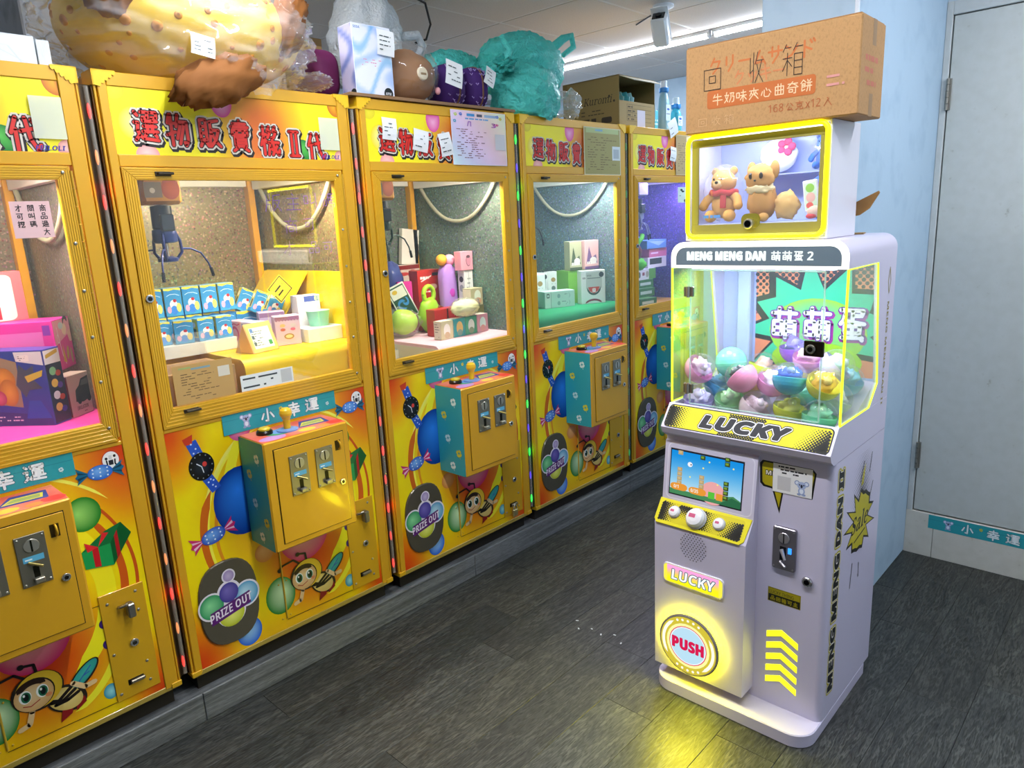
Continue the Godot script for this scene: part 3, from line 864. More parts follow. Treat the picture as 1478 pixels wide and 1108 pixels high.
func marquee_print() -> MB:
	var b := MB.new().front(0, 0, 0.0012)
	b.clip = Rect2(0.0612, 1.5902, 0.7136, 0.1736)
	b.grid(0.061, 1.59, 0.714, 0.174, 30, 10, func(s: Vector2) -> Color:
		var o := clampf(1.35 - Vector2((s.x - 0.60) * 4.6, (s.y - 0.42) * 0.9).length() * 1.2, 0, 1)
		return Color("f7ea12").lerp(Color("dd6a2a"), o * 0.95))
	b.ell(0.118, 1.672, 0.042, 0.045, "fdf6a0", "f0dc10", 0.2, 0.1); b.ell(0.076, 1.756, 0.028, 0.024, "eede30", "e0cf18", 0, 0)
	b.ell(0.142, 1.590, 0.032, 0.028, "f9c8c0", "ec9a94", -0.1, 0.2); b.ell(0.372, 1.748, 0.034, 0.045, "f6b0d6", "e0409a", 0, -0.2)
	b.ell(0.632, 1.616, 0.034, 0.036, "58c04a", "0e7a2a", -0.1, 0.3); b.ell(0.772, 1.765, 0.032, 0.036, "f0b020", "c96a18", -0.2, 0.2); b.ell(0.772, 1.598, 0.022, 0.024, "f4c6bc", "e79a8c")
	var at := [0.147, 0.233, 0.326, 0.420, 0.517, 0.602, 0.684]
	var hv := [1.666, 1.660, 1.656, 1.651, 1.643, 1.637, 1.629]
	var st := "選物販賣機Ⅱ代"
	for pass_ in [[0.031, "171310", 0.003, -0.005], [0.0245, "d9cfc2", 0, 0], [0.0145, "2a0f0c", 0, 0], [0.0088, "d8281e", 0, 0]]:
		for i in 7:
			var w := 0.067 if i != 5 else 0.052
			b.glyph(st[i], at[i] - w / 2 + pass_[2], hv[i] - 0.046 + pass_[3], w, 0.092, pass_[0], pass_[1])
	b.text("FEILOLI", 0.700, 1.5945, 0.0115, "24309a", true, 1.15, 0.25)
	return b

func lower_print() -> MB:
	var b := MB.new().front(0, 0, 0.0012)
	b.clip = Rect2(0.0622, 0.0082, 0.7126, 0.7876)
	b.grid(0.062, 0.008, 0.713, 0.788, 30, 34, func(s: Vector2) -> Color:
		var p := Vector2(s.x - 0.5, s.y - 0.45)
		var ang := p.angle() + p.length() * 5.0
		var y := Color("f6e008").lerp(Color("f2b80e"), 0.5 + 0.5 * sin(ang * 2.0))
		var red := 0.0
		for q in [Vector2(0, 1), Vector2(1, 1), Vector2(0, 0), Vector2(1, 0)]: red = maxf(red, 1.0 - Vector2((s.x - q.x) * 1.5, s.y - q.y).length() * (3.0 if q.x + q.y == 2.0 else 3.6))
		red = maxf(red, 1.15 - Vector2((s.x - 0.58) * 3.6, (s.y - 0.30) * 3.8).length() * 1.1)
		return y.lerp(Color("d8340c"), clampf(red, 0, 0.95)))
	for a in [[0.40, 0.42, 0.26, 0.33, 100, 215, 0.006, 0.012, "fdf34a"], [0.42, 0.40, 0.29, 0.37, 100, 200, 0.005, 0.006, "faf06a"], [0.46, 0.42, 0.33, 0.33, 150, 232, 0.014, 0.007, "cf6414"], [0.47, 0.42, 0.30, 0.30, 158, 225, 0.006, 0.004, "e5901c"], [0.42, 0.42, 0.30, 0.31, -35, 40, 0.013, 0.008, "cf5a14"], [0.42, 0.42, 0.335, 0.35, -30, 45, 0.005, 0.004, "c8500f"], [0.42, 0.40, 0.25, 0.27, -60, 50, 0.02, 0.03, "fbf020"], [0.44, 0.42, 0.36, 0.36, 40, 100, 0.004, 0.006, "fbf45e"], [0.43, 0.42, 0.22, 0.40, 110, 160, 0.01, 0.02, "fdf030"], [0.5, 0.36, 0.2, 0.3, -80, -20, 0.01, 0.012, "f8ee30"]]:
		b.arc(a[0], a[1], a[2], a[3], a[4], a[5], a[6], a[7], a[8])
	# balls
	b.ell(0.268, 0.520, 0.094, 0.116, "2f86f0", "0a318e", -0.1, 0.35)
	b.ell(0.290, 0.762, 0.04, 0.045, "f2a8c4", "d4538c", 0, 0.3)
	b.ell(0.47, 0.330, 0.096, 0.10, "f7b7b0", "d31f6e", -0.25, 0.15); b.ell(0.318, 0.315, 0.034, 0.034, "f0b878", "dd8a3c", -0.2, 0.3)
	b.ell(0.356, 0.138, 0.055, 0.068, "d9f7c8", "0c7d20", 0.25, 0.25)
	b.ell(0.647, 0.627, 0.046, 0.05, "9be070", "0b7d1e", -0.3, 0.1)
	b.ell(0.231, 0.062, 0.044, 0.05, "a9dcff", "1260d8", -0.1, 0.3); b.ell(0.632, 0.078, 0.02, 0.024, "9fe4e8", "1d8fb0"); b.ell(0.645, 0.29, 0.012, 0.014, "54309a", "2b1560"); b.ell(0.645, 0.225, 0.012, 0.014, "54309a", "2b1560")
	# watch
	b.line([0.134, 0.752, 0.150, 0.705], 0.034, "2a56c0", Vector2.ZERO, Vector2.ONE, 0); b.line([0.165, 0.635, 0.192, 0.582], 0.034, "2a56c0", Vector2.ZERO, Vector2.ONE, 0)
	b.pl([0.110, 0.765, 0.142, 0.775, 0.138, 0.745, 0.116, 0.745], "c83a20")
	for q in [[0.134, 0.745], [0.146, 0.728], [0.138, 0.715], [0.152, 0.712], [0.170, 0.612], [0.182, 0.6], [0.178, 0.62], [0.19, 0.592], [0.186, 0.615]]: b.ell(q[0], q[1], 0.003, 0.003, "d8e6ff", null, 0, 0, 0, 7)
	b.ell(0.156, 0.668, 0.040, 0.045, "16181c", "05070a", -0.2, 0.3); b.ell(0.156, 0.668, 0.028, 0.032, "26303a", "0a0c10"); b.ell(0.166, 0.674, 0.007, 0.008, "d8403a"); b.line([0.156, 0.668, 0.142, 0.680], 0.003, "dfe6ee"); b.line([0.156, 0.668, 0.160, 0.648], 0.003, "dfe6ee")
	for i in 12: b.ell(0.156 + cos(TAU * i / 12) * 0.033, 0.668 + sin(TAU * i / 12) * 0.038, 0.0022, 0.0026, "8f979e", null, 0, 0, 0, 6)
	candy(b, 0.160, 0.436, 0.042, 0.22, "2448b8", "c8246a", "f4c8dc")
	candy(b, 0.708, 0.733, 0.034, -0.05, "1c62c8", "1c6a8c", "0e3a52")
	# present
	b.pl([0.625, 0.52, 0.735, 0.575, 0.758, 0.535, 0.700, 0.455, 0.628, 0.468], "0b5a2a"); b.pl([0.625, 0.52, 0.700, 0.522, 0.735, 0.575, 0.690, 0.562], "12703a"); b.pl([0.628, 0.468, 0.700, 0.455, 0.700, 0.522, 0.625, 0.52], "1c9a50")
	b.pl([0.652, 0.466, 0.668, 0.463, 0.668, 0.522, 0.652, 0.521], "c01c24"); b.pl([0.712, 0.47, 0.722, 0.484, 0.722, 0.556, 0.712, 0.54], "b01820"); b.pl([0.668, 0.522, 0.635, 0.545, 0.640, 0.515], "d82830"); b.pl([0.668, 0.522, 0.700, 0.555, 0.684, 0.56], "d82830")
	bee(b, 0.458, 0.172, 0.056)
	# cut line of the service hatch
	b.line([0.368, 0.042, 0.640, 0.036], 0.0022, "3a2a10", Vector2.ZERO, Vector2.ONE, 0); b.line([0.600, 0.352, 0.650, 0.350], 0.0022, "3a2a10", Vector2.ZERO, Vector2.ONE, 0)
	return b

var machine_nodes := []
func screw(b: MB, u: float, v: float, x: float, r := 0.0045) -> void:
	b.lathe([Vector2(r, 0), Vector2(r, 0.001), Vector2(r * 0.6, 0.0022), Vector2(0, 0.0026)], Transform3D(Basis(Vector3(0, 0, 1), Vector3(1, 0, 0), Vector3(0, 1, 0)), Vector3(x, v, -u)), 10)
func xdisc(b: MB, u: float, v: float, x0: float, x1: float, r: float, seg := 18, bev := 0.001) -> void:
	b.cyl(Vector3(x0, v, -u), Vector3(x1, v, -u), r, -1.0, seg, bev)

func build_machine() -> Node3D:
	var t := Node3D.new()
	var gold := paint(0.38, 0.12, 0.25)
	# lower body and marquee box
	part(t, "lower_cabinet", MB.new().col("d9a41c").bu(0.036, 0.0, -0.70, 0.818, 0.800, -0.001), gold)
	part(t, "plinth", MB.new().col("1d1a12").bu(0.05, -0.0705, -0.68, 0.805, 0.0, -0.028, 0.001), paint(0.8))
	part(t, "bottom_rail", MB.new().col("b39a45").bu(0.030, -0.010, -0.05, 0.822, 0.008, 0.003), gold)
	part(t, "marquee_box", MB.new().col(GOLD).bu(0.036, 1.588, -0.70, 0.818, 1.766, -0.001), gold)
	part(t, "top_board", MB.new().col(GOLD).bu(0.036, 1.766, -0.70, 0.818, 1.798, -0.004), gold)
	# posts with a groove
	for e in [[0.028, 0.0345, 0.0375, 0.061], [0.822, 0.8165, 0.8135, 0.776]]:
		var b := MB.new().col(GOLD)
		b.bu(e[0], 0.0, -0.06, e[1], 1.797, 0.0025); b.bu(e[2], 0.0, -0.024, e[3], 1.797, 0.005); b.bu(e[1], 0.0, -0.05, e[2], 1.79, -0.004, 0.0)
		part(t, "corner_post", b, gold)
	for u in [0.030, 0.805]: part(t, "rear_post", MB.new().col(GOLD).bu(u, 0.80, -0.70, u + 0.015, 1.59, -0.665), gold)
	for r in [[1.764, 1.800], [1.5575, 1.590], [0.796, 0.8085]]:
		part(t, "cross_rail", MB.new().col(GOLD).bu(0.0612, r[0], -0.02, 0.7758, r[1], 0.004), gold)
	# golden corner caps with scalloped edges
	for s in [1, -1]:
		var b := MB.new().col("f2c21c")
		var q := PackedVector2Array([Vector2(0, 0), Vector2(0, 0.038), Vector2(0.060, 0.038)])
		for i in 5:
			var a := Vector2(0.060, 0.038).lerp(Vector2(0.012, 0.0), i / 5.0)
			var z := Vector2(0.060, 0.038).lerp(Vector2(0.012, 0.0), (i + 1) / 5.0)
			q.append(a + Vector2(-0.001, -0.008)); q.append(a.lerp(z, 0.5) + Vector2(0.001, -0.008)); q.append(z + Vector2(0.0, -0.002))
		var u0 := 0.0265 if s == 1 else 0.8235
		b.prism(q, Transform3D(Basis(Vector3(0, 0, -s), Vector3.UP, Vector3(1, 0, 0)), Vector3(0.004, 1.7635, -u0)), 0.0035, 0.0007)
		b.bu(u0, 1.764, -0.07, u0 + s * 0.004, 1.802, 0.0075, 0.001); b.bu(u0, 1.798, -0.06, u0 + s * 0.058, 1.8025, 0.0075, 0.001)
		part(t, "corner_cap", b, gold)
		var f := MB.new().col("e2b01e")
		f.bu(u0, -0.004, -0.03, u0 + s * 0.030, 0.012, 0.008, 0.001)
		part(t, "foot_cap", f, gold)
	part(t, "marquee_panel", marquee_print(), paint(0.5))
	part(t, "front_panel", lower_print(), paint(0.28))
	# window frame: ribbed members
	var d := MB.new().col("dba81f")
	part_door(d)
	var dn := part(t, "door_frame", d, gold)
	var hg := MB.new().col("c79a28")
	for i in 16: hg.cyl(Vector3(0.0075, 0.822 + i * 0.0452, -0.7685), Vector3(0.0075, 0.822 + i * 0.0452 + 0.0440, -0.7685), 0.0044, -1.0, 8)
	part(dn, "hinge", hg, paint(0.4, 0.3))
	var rv := MB.new().col("b8b4a4")
	screw(rv, 0, 0, 0)
	var rm := rv.mesh()
	rm.surface_set_material(0, paint(0.3, 0.9))
	for v in [0.853, 0.985, 1.11, 1.235, 1.36, 1.54]: part(dn, "rivet", rm, null, Vector3(0.0105, v, -0.7485))
	var lk := MB.new().col("c9c9c4")
	xdisc(lk, 0.080, 1.196, 0.010, 0.016, 0.0115); lk.col("3a3a3a"); xdisc(lk, 0.080, 1.196, 0.016, 0.0175, 0.0065)
	part(dn, "lock", lk, paint(0.25, 0.9))
	for q in [[0.148, 0.852], [0.170, 1.539]]:
		var hb := MB.new().col("4a4438")
		hb.bu(q[0] - 0.022, q[1] - 0.006, 0.010, q[0] + 0.022, q[1] + 0.006, 0.013, 0.001); hb.bu(q[0] - 0.018, q[1] - 0.003, 0.013, q[0] + 0.026, q[1] + 0.004, 0.026, 0.002)
		part(dn, "latch", hb, paint(0.35, 0.6))
	part(t, "window_pane", MB.new().bu(0.096, 0.864, 0.0012, 0.734, 1.526, 0.0048, 0.0), pane("eef6f2", 0.006, 0.01))
	# banner sticker over the joint
	var bn := MB.new().front(0, 0, 0.0046)
	bn.rect(0.238, 0.745, 0.411, 0.0665, "2f9fa8")
	banner(bn, 0.238, 0.745, 0.411, 0.0665)
	var bk := bn
	part(t, "banner_sticker", bk, paint(0.35))
	var ns := MB.new().front(0, 0, 0.0018)
	ns.ell(0.740, 0.760, 0.024, 0.0275, "c23a30"); ns.ell(0.740, 0.760, 0.0215, 0.025, "f6f4f2")
	for q in [[-0.011, 0.0], [0.011, 0.004]]: 
		ns.ell(0.740 + q[0], 0.766 + q[1], 0.0036, 0.004, "16161a"); ns.line([q[0], 0.0, q[0] * 0.9, -0.012, q[0] * 1.2, -0.018], 0.004, "16161a", Vector2(0.740, 0.760), Vector2.ONE)
	ns.rect(0.734, 0.746, 0.012, 0.014, "26262c"); ns.rect(0.736, 0.762, 0.008, 0.012, "d8d8dc")
	part(t, "warning_sticker", ns, paint(0.35))
	# prize flap
	var pz := MB.new().col("6a6456")
	var st := PackedVector2Array()
	for i in 32:
		var a := TAU * i / 32
		st.append(Vector2(0.178 + signf(cos(a)) * pow(absf(cos(a)), 0.8) * 0.099, 0.198 + signf(sin(a)) * pow(absf(sin(a)), 0.75) * 0.145))
	var frontx := Transform3D(Basis(Vector3(0, 0, -1), Vector3.UP, Vector3(1, 0, 0)), Vector3(0.0012, 0, 0))
	pz.prism(st, frontx, 0.008, 0.003, true)
	var pn := part(t, "prize_flap", pz, paint(0.22, 0.5))
	var ps := MB.new().front(0, 0, 0.0093)
	for q in [[0.118, 0.205, 0.047], [0.236, 0.205, 0.047], [0.178, 0.165, 0.052], [0.178, 0.232, 0.042], [0.184, 0.288, 0.024]]: ps.ell(q[0], q[1], q[2] * 0.95, q[2], "e8e2ee")
	ps.ell(0.118, 0.205, 0.039, 0.041, "8fe0a0", "22915c", -0.2, 0.2); ps.ell(0.236, 0.205, 0.039, 0.041, "bfe4f4", "4f9ccc", -0.2, 0.2); ps.ell(0.184, 0.288, 0.018, 0.019, "c9b8dc", "9f8ac0"); ps.ell(0.178, 0.155, 0.043, 0.042, "e8ef7a", "b9c21e", 0, -0.2); ps.ell(0.178, 0.232, 0.032, 0.034, "7a6cc0", "3f3690", -0.2, 0.3)
	ps.pl([0.110, 0.140, 0.246, 0.168, 0.246, 0.212, 0.110, 0.184], "5b1770")
	var w0 := ps.au
	ps.au = Vector3(0, 0.2, -0.98)
	ps.text("PRIZE OUT", 0.179 / 0.98, 0.176 - 0.179 * 0.2 - 0.013, 0.028, "f4ecfa", true, 0.78, 0.0, 0.0, null, "Droid Sans", true)
	ps.au = w0
	part(pn, "prize_sticker", ps, paint(0.3))
	# service hatch hinge and lock plate
	var sh := MB.new().col("d9b23a")
	sh.cyl(Vector3(0.003, 0.046, -0.3685), Vector3(0.003, 0.366, -0.3685), 0.0032, -1.0, 8)
	for i in 3:
		screw(sh, 0.352, 0.05 + i * 0.13, 0.0025, 0.003); screw(sh, 0.382, 0.055 + i * 0.13, 0.0025, 0.003)
	part(t, "hatch_hinge", sh, paint(0.4, 0.3))
	var lp := MB.new().col("d6a51c").bu(0.642, 0.034, 0.0012, 0.764, 0.376, 0.006, 0.0012)
	var ln := part(t, "lock_plate", lp, gold)
	for q in [[0.662, 0.345], [0.740, 0.355], [0.740, 0.295], [0.655, 0.185], [0.738, 0.125], [0.655, 0.055], [0.738, 0.062]]: part(ln, "screw", rm, null, Vector3(0.006, q[1], -q[0]))
	var kl := MB.new().col("cfcfca")
	xdisc(kl, 0.713, 0.200, 0.006, 0.012, 0.012); kl.col("4a4a46"); xdisc(kl, 0.713, 0.200, 0.012, 0.0132, 0.006)
	part(ln, "key_lock", kl, paint(0.25, 0.9))
	var hs := MB.new().col("2a261a").bu(0.678, 0.072, 0.006, 0.722, 0.090, 0.0068, 0.0003)
	hs.col("8a8370").bu(0.684, 0.076, 0.006, 0.724, 0.087, 0.016, 0.003)
	part(ln, "hasp_slot", hs, paint(0.35, 0.7))
	# control box
	var cb := MB.new().col("dca31d").bu(0.283, 0.371, 0.002, 0.590, 0.735, 0.160, 0.005)
	var cn := part(t, "control_box", cb, gold)
	var cd := MB.new().col("1c1606").bu(0.3125, 0.392, 0.160, 0.5685, 0.7085, 0.1606, 0.0)
	cd.col("dea61e").bu(0.3150, 0.3945, 0.160, 0.5660, 0.7060, 0.1640, 0.0012)
	part(cn, "cash_door", cd, gold)
	for e in [[0.360, 0.424], [0.453, 0.519]]:
		var cp := MB.new().col("8f8a78")
		var u: float = e[0]
		cp.bu(u, 0.541, 0.164, u + 0.065, 0.673, 0.168, 0.0012)
		cp.col("b5b1a2"); xdisc(cp, u + 0.033, 0.645, 0.168, 0.1705, 0.0175); cp.col("262218").bu(u + 0.031, 0.630, 0.1705, u + 0.035, 0.660, 0.1712, 0.0)
		cp.col("262218").bu(u + 0.027, 0.556, 0.168, u + 0.040, 0.592, 0.1686, 0.0)
		cp.col("a8a391").bu(u + 0.024, 0.549, 0.168, u + 0.046, 0.562, 0.182, 0.002); cp.col("c7b46a").cyl(Vector3(0.170, 0.604, -u - 0.020), Vector3(0.186, 0.592, -u - 0.046), 0.0035, -1.0, 8)
		cp.col("b5b1a2")
		for q in [[0.006, 0.548], [0.059, 0.548], [0.006, 0.666], [0.059, 0.666]]: screw(cp, u + q[0], q[1], 0.168, 0.0032)
		var pn2 := part(cn, "coin_slot", cp, paint(0.32, 0.75))
		var tg := MB.new().front(0, 0, 0.1685)
		tg.rect(u + 0.010, 0.604, 0.045, 0.015, "5fb4d8"); tg.marks(u + 0.014, 0.6065, 0.036, 0.010, 1, "e9f6fb", 5)
		part(pn2, "coin_label", tg, paint(0.4))
	var ck := MB.new().col("c9c6ba")
	xdisc(ck, 0.545, 0.535, 0.164, 0.170, 0.0105); ck.col("3c3a34"); xdisc(ck, 0.545, 0.535, 0.170, 0.171, 0.005)
	part(cn, "key_lock", ck, paint(0.25, 0.9))
	var ch := MB.new().col("4a3a10").bu(0.531, 0.647, 0.164, 0.552, 0.681, 0.1646, 0.0)
	ch.col("d8a828")
	var loop := []
	for i in 13: loop.append(Vector3(0.166 + 0.012 * sin(PI * i / 12.0), 0.665 + 0.014 * cos(PI * i / 12.0), -0.543))
	ch.tube(loop, 0.003, 6)
	part(cn, "hasp", ch, paint(0.35, 0.5))
	# teal clover sheet on the near side
	var sd := MB.new().plane(Vector3(0.003, 0.373, -0.2828), Vector3(1, 0, 0), Vector3.UP)
	sd.rect(0.0, 0.0, 0.153, 0.360, "2ba0ac")
	for q in [[0.105, 0.285, 0, "dff0ee"], [0.045, 0.225, 1, "d7cd3a"], [0.060, 0.13, 0, "bfe3e6"], [0.120, 0.075, 1, "d7cd3a"], [0.080, 0.018, 0, "dff0ee"]]: clover(sd, q[0], q[1] + 0.018, 0.017, q[3])
	part(cn, "side_sheet", sd, paint(0.4))
	# printed top with joystick and button
	var tp := MB.new().plane(Vector3(0.156, 0.7352, -0.286), Vector3(0, 0, -1), Vector3(-1, 0, 0))
	tp.grid(0, 0, 0.300, 0.150, 8, 4, func(s: Vector2) -> Color: return Color("e88a6a").lerp(Color("d85848"), 0.5 + 0.5 * sin(s.x * 7.0 + s.y * 4.0)))
	tp.ell(0.05, 0.03, 0.045, 0.025, "b98ac8"); tp.ell(0.1, 0.075, 0.05, 0.035, "4a9a6a"); tp.ell(0.115, 0.08, 0.042, 0.03, "6f9ad8"); tp.pl([0.16, 0.06, 0.20, 0.13, 0.28, 0.12, 0.27, 0.05], "2d3a8c"); tp.pl([0.17, 0.07, 0.20, 0.11, 0.27, 0.105, 0.26, 0.065], "d8cc3a"); tp.pl([0.18, 0.078, 0.20, 0.10, 0.262, 0.098, 0.255, 0.072], "9aa858"); tp.ell(0.275, 0.03, 0.028, 0.022, "d83a2e"); tp.ell(0.17, 0.025, 0.03, 0.018, "e8c43a"); tp.ell(0.23, 0.02, 0.02, 0.015, "e88a3a")
	part(cn, "control_print", tp, paint(0.35))
	var yb := Transform3D(Basis.IDENTITY, Vector3(0.060, 0.7355, -0.345))
	var bt := MB.new().col("14120c").lathe([Vector2(0.026, 0), Vector2(0.026, 0.008), Vector2(0.022, 0.013), Vector2(0, 0.013)], yb, 18)
	bt.col("c8b422").lathe([Vector2(0.019, 0.013), Vector2(0.019, 0.018), Vector2(0.014, 0.021), Vector2(0, 0.022)], yb, 18)
	part(cn, "push_button", bt, paint(0.3))
	var yj := Transform3D(Basis.IDENTITY, Vector3(0.085, 0.7355, -0.412))
	var js := MB.new().col("6f93d0").lathe([Vector2(0.034, 0), Vector2(0.034, 0.004), Vector2(0.012, 0.007)], yj, 18)
	js.col("e2b41c").lathe([Vector2(0.011, 0.006), Vector2(0.0115, 0.036), Vector2(0.014, 0.04), Vector2(0.0145, 0.044), Vector2(0.019, 0.05), Vector2(0.0205, 0.058), Vector2(0.018, 0.068), Vector2(0.011, 0.074), Vector2(0, 0.076)], yj, 18)
	part(cn, "joystick", js, paint(0.3, 0.0, 0.4))
	return t
func part_door(d: MB) -> void:
	# top, bottom, left, right members (mitred), ribbed along their length
	var x0 := -0.012
	var x1 := 0.009
	for e in [[0.062, 1.5555, 0.766, 1.522, 0.734, 0.098], [0.062, 0.810, 0.766, 0.868, 0.734, 0.098]]:
		var q := v2([e[0], e[1], e[2], e[1], e[4], e[3], e[5], e[3]])
		d.prism(q, Transform3D(Basis(Vector3(0, 0, -1), Vector3.UP, Vector3(1, 0, 0)), Vector3(x0, 0, 0)), x1 - x0, 0.0008)
		for i in 5:
			var f := (i + 0.7) / 5.6
			var v := lerpf(e[1], e[3], f)
			d.bu(lerpf(e[0], e[5], f) + 0.002, v - 0.0022, x1 - 0.001, lerpf(e[2], e[4], f) - 0.002, v + 0.0022, x1 + 0.0012, 0.0006)
	for e in [[0.062, 0.098], [0.766, 0.734]]:
		d.prism(v2([e[0], 0.810, e[0], 1.5555, e[1], 1.522, e[1], 0.868]), Transform3D(Basis(Vector3(0, 0, -1), Vector3.UP, Vector3(1, 0, 0)), Vector3(x0, 0, 0)), x1 - x0, 0.0008)
		for i in 5:
			var f := (i + 0.7) / 5.6
			var u := lerpf(e[0], e[1], f)
			d.bu(u - 0.0014, lerpf(0.810, 0.868, f) + 0.002, x1 - 0.001, u + 0.0014, lerpf(1.5555, 1.522, f) - 0.002, x1 + 0.0012, 0.0006)

func foil(key: String, tint: String) -> StandardMaterial3D:
	if not mats.has("foil" + key):
		if not mats.has("foilimg"):
			var im := Image.create(256, 256, false, Image.FORMAT_RGB8)
			var r := RandomNumberGenerator.new()
			r.seed = 5
			im.fill(Color(0.62, 0.62, 0.60))
			for i in 9000:
				var x := r.randi() % 254
				var y := r.randi() % 254
				var h := fmod(0.12 + 0.55 * (float(x) / 256.0 + 0.4 * sin(y / 256.0 * TAU)) + r.randf() * 0.25, 1.0)
				im.fill_rect(Rect2i(x, y, 1 + r.randi() % 2, 1 + r.randi() % 2), Color.from_hsv(absf(h), r.randf_range(0.05, 0.4), r.randf_range(0.45, 1.0)))
			mats["foilimg"] = ImageTexture.create_from_image(im)
		var m := StandardMaterial3D.new()
		m.albedo_texture = mats["foilimg"]; m.albedo_color = Color(tint)
		m.metallic = 0.25; m.roughness = 0.36
		m.uv1_triplanar = true; m.uv1_scale = Vector3(1.25, 1.25, 1.25)
		m.heightmap_enabled = true; m.heightmap_texture = noise_tex("foilbump", 0.2, 2, 8, 256); m.heightmap_scale = 0.05
		mats["foil" + key] = m
	return mats["foil" + key]

func claw(t: Node3D, body: String, at: Vector3, spread := 0.0) -> void:
	var n := Node3D.new()
	n.name = "claw"
	n.position = at
	t.add_child(n, true)
	var m := paint(0.35, 0.35)
	var b := MB.new().col("23282c")
	b.lathe([Vector2(0.006, 0.10), Vector2(0.030, 0.095), Vector2(0.031, 0.03), Vector2(0.027, 0.02)], Transform3D.IDENTITY, 16)
	b.col(body).lathe([Vector2(0.034, 0.025), Vector2(0.036, 0.012), Vector2(0.036, -0.012), Vector2(0.026, -0.016), Vector2(0.0, -0.016)], Transform3D.IDENTITY, 18)
	b.col("30353a").box(Vector3(0.022, 0.02, -0.02), Vector3(0.042, 0.07, 0.02), 0.003)
	part(n, "motor", b, m)
	part(n, "rod", MB.new().col("b8b6ac").cyl(Vector3(0, -0.016, 0), Vector3(0, -0.064, 0), 0.007, -1.0, 10), paint(0.25, 0.9))
	part(n, "claw_base", MB.new().col(body).lathe([Vector2(0.012, -0.056), Vector2(0.03, -0.062), Vector2(0.03, -0.072), Vector2(0.0, -0.076)], Transform3D.IDENTITY, 14), m)
	for i in 3:
		var a := TAU * i / 3.0 + 2.62 + spread
		var d := Vector3(cos(a), 0, sin(a))
		var arm := MB.new().col(body)
		arm.tube([d * 0.034 + Vector3(0, 0.012, 0), d * 0.044 + Vector3(0, -0.01, 0), d * 0.046 + Vector3(0, -0.045, 0), d * 0.026 + Vector3(0, -0.068, 0)], 0.0048, 7)
		arm.tube([d * 0.046 + Vector3(0, -0.035, 0), d * 0.075 + Vector3(0, -0.037, 0), d * 0.105 + Vector3(0, -0.052, 0), d * 0.125 + Vector3(0, -0.085, 0), d * 0.132 + Vector3(0, -0.112, 0)], 0.0032, 7, 0.0028)
		arm.col("17181a").tube([d * 0.130 + Vector3(0, -0.100, 0), d * 0.136 + Vector3(0, -0.128, 0)], 0.0052, 7)
		part(n, "claw_arm", arm, m)
	part(n, "cable", MB.new().col("1c1c1c").tube([Vector3(0, 0.1, 0), Vector3(0.004, 0.14, 0.003), Vector3(0, 0.18, 0)], 0.003, 6), paint(0.6))

